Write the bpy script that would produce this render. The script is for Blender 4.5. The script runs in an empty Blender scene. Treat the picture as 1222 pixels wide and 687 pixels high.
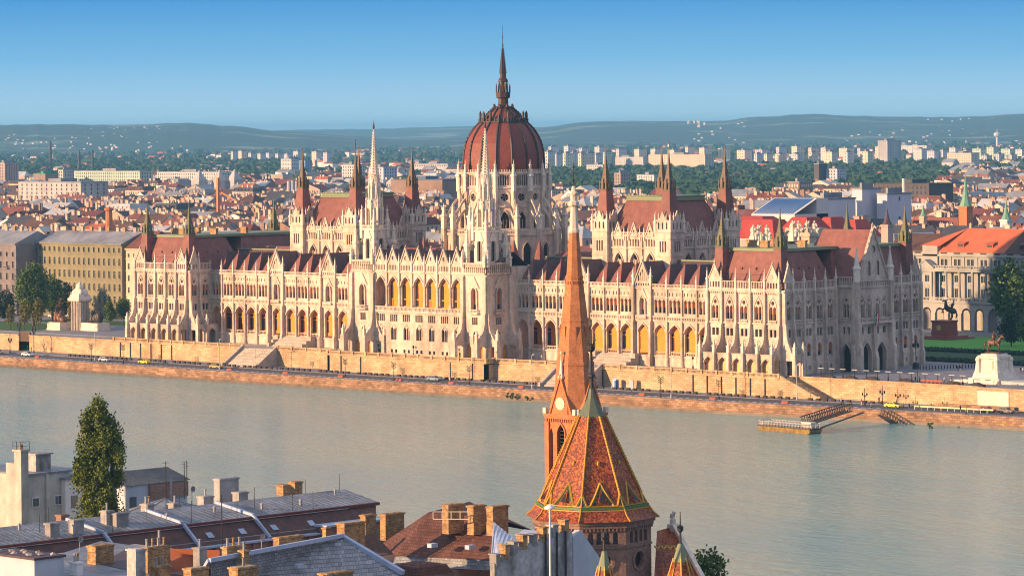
import bpy, math, random
from mathutils import Vector, Matrix, Euler
from mathutils.geometry import tessellate_polygon
R = math.radians
rnd = random.Random(7)
SC = bpy.context.scene
COL = SC.collection

# ---------------------------------------------------------------- camera model (long lens from the castle hill)
FPX, W0, H0 = 4109.041, 1222.0, 687.0
CX, CY, CZ, YAW, YH, ROLL = 716.127, -701.396, 66.118, -0.771, 155.0, -0.009
def ray(px, py):
    a, b = px - 611, py - YH
    c, s = math.cos(ROLL), math.sin(ROLL)
    u, v = (a*c + b*s)/FPX, -(-a*s + b*c)/FPX
    c, s = math.cos(YAW), math.sin(YAW)
    return Vector((s + u*c, c - u*s, v))
CAM = Vector((CX, CY, CZ))
def at_z(px, py, z): d = ray(px, py); return CAM + d*((z - CZ)/d.z)
def at_y(px, py, y): d = ray(px, py); return CAM + d*((y - CY)/d.y)
def at_x(px, py, x): d = ray(px, py); return CAM + d*((x - CX)/d.x)
def at_d(px, py, dist): return CAM + ray(px, py)*dist
def depth(p): return (p[0]-CX)*math.sin(YAW) + (p[1]-CY)*math.cos(YAW)
def project(p):
    X, Y, Z = p[0]-CX, p[1]-CY, p[2]-CZ
    c, s = math.cos(YAW), math.sin(YAW)
    r = X*c - Y*s; d = X*s + Y*c
    u, v = FPX*r/d, -FPX*Z/d
    c, s = math.cos(ROLL), math.sin(ROLL)
    return 611 + u*c - v*s, YH + u*s + v*c

cam = bpy.data.cameras.new('camera'); co = bpy.data.objects.new('camera', cam); COL.objects.link(co)
cam.sensor_width = 36; cam.lens = 36*FPX/W0; cam.shift_y = -(H0/2 - YH)/W0
cam.clip_start = 5; cam.clip_end = 90000
fw = Vector((math.sin(YAW), math.cos(YAW), 0)); rt = Vector((math.cos(YAW), -math.sin(YAW), 0)); up = Vector((0, 0, 1))
M = Matrix((rt, up, -fw)).transposed().to_4x4()
co.matrix_world = Matrix.Translation(CAM) @ M @ Matrix.Rotation(ROLL, 4, 'Z')
SC.camera = co

# ---------------------------------------------------------------- materials
MT = {}
def mat(name, base, rough=0.85, var=0.0, scale=1.0, bump=0.0, bscale=None, base2=None, metal=0.0, spec=0.3, kind='noise', detail=6, stain=0.0, mortar=None, brick=(0.5, 0.25), extra=None):
    m = bpy.data.materials.new(name); m.use_nodes = True
    nt = m.node_tree; N = nt.nodes; L = nt.links
    bs = N['Principled BSDF']; bs.inputs['Roughness'].default_value = rough; bs.inputs['Metallic'].default_value = metal
    bs.inputs['Specular IOR Level'].default_value = spec
    geo = N.new('ShaderNodeNewGeometry'); pos = geo.outputs['Position']
    b3 = tuple(base) + (1,)
    col = None
    if kind == 'noise' and (var or base2):
        n = N.new('ShaderNodeTexNoise'); n.inputs['Scale'].default_value = scale; n.inputs['Detail'].default_value = detail; n.inputs['Roughness'].default_value = 0.65
        L.new(pos, n.inputs['Vector'])
        r = N.new('ShaderNodeValToRGB'); r.color_ramp.elements[0].position = 0.3; r.color_ramp.elements[1].position = 0.7
        if base2: c0, c1 = base, base2
        else: c0 = [c*(1-var) for c in base]; c1 = [min(1, c*(1+var)) for c in base]
        r.color_ramp.elements[0].color = tuple(c0)+(1,); r.color_ramp.elements[1].color = tuple(c1)+(1,)
        L.new(n.outputs['Fac'], r.inputs['Fac']); col = r.outputs['Color']; hfac = n.outputs['Fac']
    elif kind in ('brick', 'brickz'):
        # courses by height, length by the horizontal distance along the wall
        tc = N.new('ShaderNodeSeparateXYZ'); L.new(pos, tc.inputs[0])
        ad = N.new('ShaderNodeMath'); ad.operation = 'ADD'; L.new(tc.outputs[0], ad.inputs[0]); L.new(tc.outputs[1], ad.inputs[1])
        cb = N.new('ShaderNodeCombineXYZ'); L.new(ad.outputs[0], cb.inputs[0]); L.new(tc.outputs[2], cb.inputs[1])
        br = N.new('ShaderNodeTexBrick'); L.new(cb.outputs[0], br.inputs['Vector'])
        br.inputs['Scale'].default_value = 1; br.inputs['Brick Width'].default_value = brick[0]; br.inputs['Row Height'].default_value = brick[1]
        br.inputs['Mortar Size'].default_value = min(brick)*0.07; br.inputs['Bias'].default_value = 0.0
        br.inputs['Color1'].default_value = b3; br.inputs['Color2'].default_value = tuple(base2 or base)+(1,)
        br.inputs['Mortar'].default_value = tuple(mortar or [c*0.6 for c in base])+(1,)
        n = N.new('ShaderNodeTexNoise'); n.inputs['Scale'].default_value = scale; n.inputs['Detail'].default_value = 6; L.new(pos, n.inputs['Vector'])
        mx = N.new('ShaderNodeMixRGB'); mx.blend_type = 'MULTIPLY'; mx.inputs[0].default_value = 1
        r = N.new('ShaderNodeValToRGB'); r.color_ramp.elements[0].position = .3; r.color_ramp.elements[1].position = .7
        r.color_ramp.elements[0].color = (1-var,)*3+(1,); r.color_ramp.elements[1].color = (1, 1, 1, 1)
        L.new(n.outputs['Fac'], r.inputs['Fac']); L.new(br.outputs['Color'], mx.inputs[1]); L.new(r.outputs['Color'], mx.inputs[2])
        col = mx.outputs[0]; hfac = br.outputs['Fac']
    if stain and col is not None:
        n2 = N.new('ShaderNodeTexNoise'); n2.inputs['Scale'].default_value = scale*0.23; n2.inputs['Detail'].default_value = 8; n2.inputs['Roughness'].default_value = 0.7
        mp = N.new('ShaderNodeMapping'); mp.inputs['Scale'].default_value = (1, 1, 0.35); L.new(pos, mp.inputs[0]); L.new(mp.outputs[0], n2.inputs['Vector'])
        r2 = N.new('ShaderNodeValToRGB'); r2.color_ramp.elements[0].position = .42; r2.color_ramp.elements[1].position = .68
        r2.color_ramp.elements[0].color = (1, 1, 1, 1); r2.color_ramp.elements[1].color = (1-stain, 1-stain*1.02, 1-stain*1.05, 1)
        mx = N.new('ShaderNodeMixRGB'); mx.blend_type = 'MULTIPLY'; mx.inputs[0].default_value = 1
        L.new(n2.outputs['Fac'], r2.inputs['Fac']); L.new(col, mx.inputs[1]); L.new(r2.outputs['Color'], mx.inputs[2]); col = mx.outputs[0]
    if col is not None: L.new(col, bs.inputs['Base Color'])
    else: bs.inputs['Base Color'].default_value = b3
    if bump:
        n3 = N.new('ShaderNodeTexNoise'); n3.inputs['Scale'].default_value = bscale or scale*4; n3.inputs['Detail'].default_value = 4; L.new(pos, n3.inputs['Vector'])
        bp = N.new('ShaderNodeBump'); bp.inputs['Strength'].default_value = bump; bp.inputs['Distance'].default_value = 0.2
        L.new(n3.outputs['Fac'], bp.inputs['Height']); L.new(bp.outputs['Normal'], bs.inputs['Normal'])
    MT[name] = m
    return m

STONE = mat('limestone', (.62, .495, .395), .9, var=.22, scale=.7, bump=.4, bscale=2.6, stain=.5)
STONE2 = mat('pale_limestone', (.71, .62, .51), .9, var=.18, scale=1.0, bump=.3, bscale=3, stain=.2)
OCHRE = mat('ochre_glow_stone', (.66, .28, .045), .9, var=.15, scale=.5)  # stone recess walls; the ochre holds their golden light
RAMP = mat('terrace_stone', (.50, .345, .19), .9, kind='brick', base2=(.68, .495, .29), mortar=(.30, .20, .11), brick=(1.5, .6), var=.4, scale=.22, bump=.3)
QUAYW = mat('quay_stone', (.26, .145, .08), .95, kind='brick', base2=(.46, .28, .16), mortar=(.16, .11, .08), brick=(1.5, .6), var=.45, scale=.25, bump=.5)
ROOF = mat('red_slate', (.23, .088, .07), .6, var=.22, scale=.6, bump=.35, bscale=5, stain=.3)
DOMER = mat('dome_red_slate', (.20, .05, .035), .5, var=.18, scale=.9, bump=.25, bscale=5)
ROOFD = mat('dark_and_shaded_slate', (.085, .05, .055), .6, var=.3, scale=.5, bump=.3)
COPPER = mat('green_copper', (.16, .22, .13), .6, var=.3, scale=.8, base2=(.24, .25, .14), bump=.2)
DARKM = mat('dark_bronze', (.055, .05, .045), .5, var=.3, scale=2, metal=.4)
BRNM = mat('brown_bronze', (.13, .07, .04), .5, var=.3, scale=2, metal=.3)
AMBER = mat('amber_reflection_pane', (.52, .13, .012), .5, var=.25, scale=.7)  # amber paints the sunset's reflection into the panes
GLASSD = mat('dark_glass', (.022, .012, .010), .3, var=.3, scale=.7, spec=.3)
GLASSB = mat('blue_glass', (.05, .065, .08), .12, var=.3, scale=.7, spec=.7)
PAVE = mat('plaza_paving', (.22, .22, .24), .9, kind='brick', base2=(.26, .25, .27), mortar=(.17, .17, .18), brick=(2.2, 1.1), var=.2, scale=.2)
ASPH = mat('asphalt', (.10, .095, .10), .95, var=.2, scale=.4)
WHITEP = mat('white_paint', (.75, .73, .70), .6, var=.08, scale=2)
GRASS = mat('lawn_grass', (.07, .26, .03), .95, base2=(.11, .34, .04), scale=.35, bump=.4)
BLACKM = mat('black_iron', (.02, .02, .022), .5)

# ---------------------------------------------------------------- mesh helpers
class MB:
    def __init__(s): s.v = []; s.f = []; s.mi = []
    def poly(s, pts, mi=0):
        b = len(s.v); s.v += [tuple(p) for p in pts]; s.f.append(tuple(range(b, b+len(pts)))); s.mi.append(mi)
    def box(s, x0, x1, y0, y1, z0, z1, mi=0):
        b = len(s.v)
        s.v += [(x0,y0,z0),(x1,y0,z0),(x1,y1,z0),(x0,y1,z0),(x0,y0,z1),(x1,y0,z1),(x1,y1,z1),(x0,y1,z1)]
        for q in ((0,3,2,1),(4,5,6,7),(0,1,5,4),(1,2,6,5),(2,3,7,6),(3,0,4,7)): s.f.append(tuple(b+i for i in q)); s.mi.append(mi)
    def fbox(s, F, s0, s1, d0, d1, z0, z1, mi=0):
        b = len(s.v)
        s.v += [F(a, z, d) for z in (z0, z1) for a, d in ((s0,d0),(s1,d0),(s1,d1),(s0,d1))]
        for q in ((0,3,2,1),(4,5,6,7),(0,1,5,4),(1,2,6,5),(2,3,7,6),(3,0,4,7)): s.f.append(tuple(b+i for i in q)); s.mi.append(mi)
    def fpoly(s, F, pts, d0, d1, mi=0):           # outline in (along, up) given thickness d0..d1
        n = len(pts); b = len(s.v)
        s.v += [F(a, z, d0) for a, z in pts] + [F(a, z, d1) for a, z in pts]
        s.f.append(tuple(b+i for i in range(n))[::-1]); s.f.append(tuple(b+n+i for i in range(n))); s.mi += [mi, mi]
        for i in range(n): j = (i+1) % n; s.f.append((b+i, b+j, b+n+j, b+n+i)); s.mi.append(mi)
    def fside(s, F, prof, s0, s1, mi=0):           # outline in (out, up) given width s0..s1
        n = len(prof); b = len(s.v)
        s.v += [F(s0, z, d) for d, z in prof] + [F(s1, z, d) for d, z in prof]
        s.f.append(tuple(b+i for i in range(n))[::-1]); s.f.append(tuple(b+n+i for i in range(n))); s.mi += [mi, mi]
        for i in range(n): j = (i+1) % n; s.f.append((b+i, b+j, b+n+j, b+n+i)); s.mi.append(mi)
    def lathe(s, cx, cy, prof, n=8, rot=0.0, mi=0, sx=1.0, sy=1.0):    # prof: (radius, z) bottom to top; radius is to the corner
        b = len(s.v); k = len(prof)
        for r, z in prof:
            for i in range(n):
                a = rot + 2*math.pi*i/n; s.v.append((cx + r*math.cos(a)*sx, cy + r*math.sin(a)*sy, z))
        for j in range(k-1):
            for i in range(n):
                i2 = (i+1) % n; s.f.append((b+j*n+i, b+j*n+i2, b+(j+1)*n+i2, b+(j+1)*n+i)); s.mi.append(mi)
        s.f.append(tuple(b+i for i in range(n))[::-1]); s.f.append(tuple(b+(k-1)*n+i for i in range(n))); s.mi += [mi, mi]
    def sq(s, cx, cy, prof, mi=0, rot=0.0):        # square frustum stack, prof (half width, z)
        s.lathe(cx, cy, [(h*math.sqrt(2), z) for h, z in prof], 4, math.pi/4 + rot, mi)
    def bar(s, p, q, w, mi=0, w2=None):            # square bar between two points
        p, q = Vector(p), Vector(q); d = (q-p).normalized()
        a = Vector((0,0,1)) if abs(d.z) < .9 else Vector((1,0,0))
        u = d.cross(a).normalized(); v = d.cross(u); b = len(s.v); w2 = w if w2 is None else w2
        for c, ww in ((p, w), (q, w2)):
            for i, j in ((-1,-1),(1,-1),(1,1),(-1,1)): s.v.append(tuple(c + u*i*ww/2 + v*j*ww/2))
        for f in ((0,1,2,3),(7,6,5,4),(0,4,5,1),(1,5,6,2),(2,6,7,3),(3,7,4,0)): s.f.append(tuple(b+i for i in f)); s.mi.append(mi)
    def tube(s, pts, rad, n=8, mi=0):
        b = len(s.v); k = len(pts); pts = [Vector(p) for p in pts]
        for j, p in enumerate(pts):
            d = (pts[min(j+1, k-1)] - pts[max(j-1, 0)]).normalized()
            a = Vector((0,0,1)) if abs(d.z) < .9 else Vector((1,0,0))
            u = d.cross(a).normalized(); v = d.cross(u); r = rad[j] if hasattr(rad, '__len__') else rad
            for i in range(n):
                t = 2*math.pi*i/n; s.v.append(tuple(p + u*math.cos(t)*r + v*math.sin(t)*r))
        for j in range(k-1):
            for i in range(n): i2 = (i+1) % n; s.f.append((b+j*n+i, b+(j+1)*n+i, b+(j+1)*n+i2, b+j*n+i2)); s.mi.append(mi)
        s.f.append(tuple(b+i for i in range(n))); s.f.append(tuple(b+(k-1)*n+i for i in range(n))[::-1]); s.mi += [mi, mi]
    def panel(s, F, s0, s1, z0, z1, holes, depth=.5, mi=0, rmi=None):   # wall sheet with real openings and their reveals
        loops = [[(s0,z0),(s1,z0),(s1,z1),(s0,z1)]] + holes
        flat = [p for l in loops for p in l]
        b = len(s.v); s.v += [F(a, z, 0) for a, z in flat]
        for t in tessellate_polygon([[Vector((a, z, 0)) for a, z in l] for l in loops]): s.f.append(tuple(b+i for i in t)); s.mi.append(mi)
        for l in holes:
            n = len(l); b = len(s.v); s.v += [F(a, z, 0) for a, z in l] + [F(a, z, -depth) for a, z in l]
            for i in range(n): j = (i+1) % n; s.f.append((b+i, b+j, b+n+j, b+n+i)); s.mi.append(mi if rmi is None else rmi)
    def add(s, o, off=(0,0,0), mi=None):
        b = len(s.v); s.v += [(x+off[0], y+off[1], z+off[2]) for x, y, z in o.v]
        s.f += [tuple(b+i for i in f) for f in o.f]; s.mi += (o.mi if mi is None else [mi]*len(o.f))
    def blob(s, c, r, seed, n=8, m=6, mi=0, jag=.25):
        q = random.Random(seed); b = len(s.v)
        for j in range(m+1):
            ph = math.pi*j/m
            for i in range(n):
                k = 1 + q.uniform(-jag, jag); t = 2*math.pi*(i + .5*(j & 1))/n
                s.v.append((c[0]+r[0]*k*math.sin(ph)*math.cos(t), c[1]+r[1]*k*math.sin(ph)*math.sin(t), c[2]-r[2]*k*math.cos(ph)))
        for j in range(m):
            for i in range(n): i2 = (i+1) % n; s.f.append((b+j*n+i, b+j*n+i2, b+(j+1)*n+i2, b+(j+1)*n+i)); s.mi.append(mi)
    def build(s, name, mats, parent=None, smooth=False, label=None, cat=None, group=None, kind=None, rel=False, recalc=True):
        me = bpy.data.meshes.new(name)
        off = Vector((0,0,0))
        if parent is not None: off = WL(parent)
        elif rel and s.v:
            xs = [p[0] for p in s.v]; ys = [p[1] for p in s.v]; off = Vector(((min(xs)+max(xs))/2, (min(ys)+max(ys))/2, min(p[2] for p in s.v)))
        me.from_pydata([(x-off.x, y-off.y, z-off.z) for x, y, z in s.v], [], s.f)
        if not isinstance(mats, (list, tuple)): mats = [mats]
        for m in mats: me.materials.append(m)
        if len(mats) > 1: me.polygons.foreach_set('material_index', s.mi)
        if smooth: me.polygons.foreach_set('use_smooth', [True]*len(s.f))
        me.update()
        o = bpy.data.objects.new(name, me); COL.objects.link(o)
        if parent is not None: o.parent = parent
        else: o.location = off
        tag(o, label, cat, group, kind)
        return o
def WL(o):
    p = Vector((0,0,0))
    while o is not None: p += o.location; o = o.parent
    return p
def tag(o, label=None, cat=None, group=None, kind=None):
    if label: o['label'] = label
    if cat: o['category'] = cat
    if group: o['group'] = group
    if kind: o['kind'] = kind
    return o
def thing(name, label, cat, loc=(0,0,0), group=None, parent=None):
    o = bpy.data.objects.new(name, None); COL.objects.link(o); o.location = loc; o.empty_display_size = .5
    return tag(o, label, cat, group)
def node(name, parent):
    o = bpy.data.objects.new(name, None); COL.objects.link(o); o.parent = parent; return o
def F_(ox, oy, ux, uy, nx, ny):
    return lambda a, z, d=0.0: (ox + ux*a + nx*d, oy + uy*a + ny*d, z)
class Pool:                                          # individual pieces of one kind; the biggest 96 stay single
    def __init__(s, name, mats, parent, limit=96): s.name, s.mats, s.parent, s.limit, s.it = name, mats, parent, limit, []
    def new(s, w=1.0, parent=None, name=None):
        m = MB(); s.it.append((w, m, parent or s.parent)); return m
    def finish(s, smooth=False):
        it = sorted([x for x in s.it if x[1].v], key=lambda x: -x[0]); 
        for w, m, p in it[:s.limit]: m.build(s.name, s.mats, p, smooth)
        if it[s.limit:]:
            b = MB()
            for w, m, p in it[s.limit:]: b.add(m)
            b.build(s.name, s.mats, s.parent, smooth, kind='stuff')
def arch(c, w, z0, zs, zt, n=5):                     # pointed arch outline
    l = [(c-w/2, z0)]; r = []
    pts = []
    for i in range(n+1):
        t = i/n; pts.append((w/2*(1-t*t*.9-.1*t), zs+(zt-zs)*t))
    pts[-1] = (0, zt)
    return [(c-w/2, z0), (c+w/2, z0)] + [(c+x, z) for x, z in pts[:-1]] + [(c, zt)] + [(c-x, z) for x, z in pts[:-1][::-1]]
def rarch(c, w, z0, zs, n=8):
    return [(c-w/2, z0), (c+w/2, z0)] + [(c+w/2*math.cos(math.pi*i/n), zs+w/2*math.sin(math.pi*i/n)) for i in range(0, n+1)]
def rect(c, w, z0, z1): return [(c-w/2, z0), (c+w/2, z0), (c+w/2, z1), (c-w/2, z1)]
def disc(c, z, r, n=8): return [(c+r*math.cos(2*math.pi*(i+.5)/n), z+r*math.sin(2*math.pi*(i+.5)/n)) for i in range(n)]
def archband(mb, F, c, w, zs, zt, t=.25, d0=.0, d1=.18, z0=None, n=6):   # moulding that follows an arch
    o = [(w/2*(1-(i/n)**2*.9-.1*(i/n)), zs+(zt-zs)*i/n) for i in range(n+1)]; o[-1] = (0, zt)
    u = [(x*(1+2*t/w) if i < n else 0, z+t*(i/n)*1.4) for i, (x, z) in enumerate(o)]
    if z0 is not None: o = [(w/2, z0)]+o; u = [(w/2+t, z0)]+u
    for sg in (1, -1):
        for i in range(len(o)-1):
            mb.fpoly(F, [(c+sg*o[i][0], o[i][1]), (c+sg*u[i][0], u[i][1]), (c+sg*u[i+1][0], u[i+1][1]), (c+sg*o[i+1][0], o[i+1][1])], d0, d1)
def pinn(mb, x, y, z0, h, w):                         # gothic pinnacle
    a = w/2
    mb.sq(x, y, [(a, z0), (a, z0+h*.45), (a*1.35, z0+h*.47), (a*1.35, z0+h*.52), (a*.75, z0+h*.56), (a*.42, z0+h*.8), (a*.75, z0+h*.82), (a*.2, z0+h*.86), (.03, z0+h)])
def balus(mb, F, s0, s1, z0, z1, d=.2, step=.62, w=.26, th=.16):
    mb.fbox(F, s0, s1, d-th/2-.05, d+th/2+.05, z0, z0+.22); mb.fbox(F, s0, s1, d-th/2-.08, d+th/2+.08, z1-.25, z1)
    n = max(1, int((s1-s0)/step)); st = (s1-s0)/n
    for i in range(n): mb.fbox(F, s0+st*(i+.5)-w/2, s0+st*(i+.5)+w/2, d-th/2, d+th/2, z0+.22, z1-.25)
# ================================================================ THE RIVERSIDE PARLIAMENT
PB = thing('parliament_building', 'huge pale stone neo-gothic palace with red dome and spires lining the far bank', 'building', (0, 30, 0))
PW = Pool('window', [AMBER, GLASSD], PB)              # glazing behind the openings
PBU = Pool('buttress', STONE, PB)
PG = Pool('gable', STONE, PB)
PP = Pool('pinnacle', STONE2, PB)
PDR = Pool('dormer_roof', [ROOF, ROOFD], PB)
PCOL = Pool('column', STONE, PB)
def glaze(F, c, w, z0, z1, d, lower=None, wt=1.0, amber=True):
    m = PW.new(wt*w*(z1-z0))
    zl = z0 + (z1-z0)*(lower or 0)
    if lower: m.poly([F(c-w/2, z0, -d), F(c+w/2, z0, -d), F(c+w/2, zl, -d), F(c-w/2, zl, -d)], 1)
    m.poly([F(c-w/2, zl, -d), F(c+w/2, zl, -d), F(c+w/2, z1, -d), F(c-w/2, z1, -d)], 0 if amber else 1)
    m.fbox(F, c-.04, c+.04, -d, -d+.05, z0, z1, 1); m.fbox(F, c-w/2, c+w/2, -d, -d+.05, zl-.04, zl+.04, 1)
def flare(F, s, w, ztop=22.6, reach=4.0):              # buttress that sweeps out to a free pier at its foot
    m = PBU.new(6)
    pr = [(0, .3), (reach, .3), (reach, 6.4), (reach-.9, 6.4), (reach-1.4, 6.9), (2.2, 8.0), (1.5, 9.4), (1.15, 11.0), (1.0, 13.5), (.75, 14.2), (.7, ztop-.4), (0, ztop+.2)]
    # openwork foot: pier outside, wall passage inside
    m.fside(F, [(0, 4.6), (reach, 4.6)] + pr[2:], s-w/2, s+w/2)
    m.fside(F, [(reach-1.0, -.1), (reach+.12, -.1), (reach+.12, 4.7), (reach-1.0, 4.7)], s-w*.62, s+w*.62)
    m.fside(F, [(0, .3), (.7, .3), (.7, 4.7), (0, 4.7)], s-w/2, s+w/2)
    x, y, _ = F(s, 0, reach-.45); pinn(PP.new(2), x, y, 6.3, 3.4, .8)
def pav_bay(m, F, s, w, gable=False, lowarch=True, door=False):
    """one window bay of an end pavilion, s = centre"""
    L = w/2
    h = [arch(s-.62, 1.12, 15.1, 17.9, 18.75), arch(s+.62, 1.12, 15.1, 17.9, 18.75), disc(s, 19.6, .56, 8)]
    h += [rect(s-.68, 1.02, 10.6, 12.6), rect(s+.68, 1.02, 10.6, 12.6)]
    if lowarch == 2: h += [arch(s, 1.7, 5.3, 7.7, 8.8)]
    else: h += [arch(s-.5, .75, 5.9, 7.9, 8.7, 4), arch(s+.5, .75, 5.9, 7.9, 8.7, 4)]
    if lowarch == 1: h += [arch(s, 2.5, .4, 3.4, 4.9)]
    else: h += [rect(s-.45, .6, 1.6, 2.7), rect(s+.45, .6, 1.6, 2.7)]
    m.panel(F, s-L, s+L, -.2, 22.9, h, .75)
    glaze(F, s, 2.5, 15.1, 20.2, .72, .3); glaze(F, s, 2.5, 10.5, 12.7, .6, None, 1, False)
    glaze(F, s, 2.0, 5.2, 8.9, .6, .3 if lowarch == 2 else None, 1, lowarch == 2)
    if lowarch != 1: glaze(F, s, 1.7, 1.5, 2.8, .4, None, .5, False)
    archband(m, F, s, 2.5, 18.2, 21.0, .22, 0, .2, 14.9)
    if lowarch == 1:                                   # arcade screen between the free piers
        Fo = F_shift(F, 3.1); m.panel(Fo, s-L, s+L, .2, 5.9, [arch(s, min(3.0, w-1.4), .3, 3.3, 5.0)], .5); m.fbox(F, s-L, s+L, 0, 3.3, 5.9, 6.15)
        archband(m, Fo, s, min(3.0, w-1.4), 3.3, 5.0, .2, 0, .15)
    if lowarch != 2: archband(m, F, s, 1.9, 7.9, 9.5, .18, 0, .18)
    m.fbox(F, s-L, s+L, 0, .32, 13.9, 14.25); balus(m, F, s-1.35, s+1.35, 14.2, 15.0, .28, .45, .2)
    m.fbox(F, s-L, s+L, 0, .14, 10.0, 10.25); m.fbox(F, s-L, s+L, 0, .16, 12.95, 13.2)
    m.fbox(F, s-L, s+L, 0, .45, 22.7, 23.15); m.fbox(F, s-L, s+L, 0, .25, 22.3, 22.7)
    for k in range(7): a = s-L+w*(k+.5)/7; m.fbox(F, a-.16, a+.16, 0, .3, 21.9, 22.3)
    if gable:
        g = PG.new(4); gw = L*.93
        g.panel(F_shift(F, .15), s-gw, s+gw, 23.1, 25.3, [rect(s-gw*.62+k*gw*.41, gw*.24, 23.5, 25.0) for k in range(4)], .4)
        g.fpoly(F, [(s-gw, 25.3), (s+gw, 25.3), (s, 29.6)], -.25, .15)
        g.fpoly(F, [(s-.32, 26.55), (s, 26.1), (s+.32, 26.55), (s, 27.1)], .15, .3)
        for sg in (1, -1): g.fpoly(F, [(s+sg*gw, 25.2), (s+sg*(gw+.18), 25.3), (s, 30.1), (s, 29.5)], .0, .35)
        x, y, _ = F(s, 0, 0); pinn(g, x, y, 29.4, 1.5, .35)
    else: balus(m, F, s-L+.2, s+L-.2, 23.15, 25.3, .2, .55, .2)
def F_shift(F, dd): return lambda a, z, d=0.0: F(a, z, d+dd)
def roofbox(m, x0, x1, y0, y1, z0, z1, ins, mi_face=0, cap=None):
    a = [(x0,y0,z0),(x1,y0,z0),(x1,y1,z0),(x0,y1,z0)]; b = [(x0+ins,y0+ins,z1),(x1-ins,y0+ins,z1),(x1-ins,y1-ins,z1),(x0+ins,y1-ins,z1)]
    for i in range(4): j = (i+1) % 4; m.poly([a[i], a[j], b[j], b[i]], mi_face)
    m.poly(b, mi_face)
def turret(name, x, y, z0, z1, z2, z3, h0, h1, parent):   # red slate foot, green metal spire
    t = node(name, parent); t.location = Vector((x, y, z0)) - WL(parent)
    a = MB(); a.sq(x, y, [(h0, z0), (h1, z1)]); a.build('spire_base', ROOF, t)
    b = MB(); k = h1
    zz = z1; dz = z2-z1
    b.sq(x, y, [(k*1.12, zz-.3), (k*1.15, zz+.15), (k*.9, zz+.3), (k*.82, zz+dz*.5), (k*.95, zz+dz*.55), (k*.62, z2), (k*.3, z2+(z3-z2)*.35), (k*.12, z2+(z3-z2)*.7), (.05, z3)])
    for i in range(4):
        a_ = math.pi/2*i; cx, cy = x+math.cos(a_)*k*.95, y+math.sin(a_)*k*.95
        b.sq(cx, cy, [(k*.3, zz+.1), (k*.3, zz+dz*.5), (.03, zz+dz*.95)])
        cx, cy = x+math.cos(a_+.785)*k*1.4, y+math.sin(a_+.785)*k*1.4
        b.sq(cx, cy, [(.12, zz), (.1, zz+dz*.55), (.02, zz+dz*.9)])
    for i in range(6):
        zc = z2 + (z3-z2)*(.1+.11*i); b.sq(x, y, [(k*(.62-.09*i), zc), (k*(.62-.09*i), zc+.12)])
    b.lathe(x, y, [(.22, z3-.3), (.22, z3)], 6); b.build('spire', SPIREG if name == 'corner_turret' else SPIREB, t)
    return t
SPIREG = mat('weathered_copper_spire', (.085, .10, .05), .55, base2=(.15, .13, .06), scale=1.5, bump=.2)
SPIREB = mat('brown_copper_spire', (.10, .065, .045), .55, base2=(.17, .12, .07), scale=1.5, bump=.2)

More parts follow.
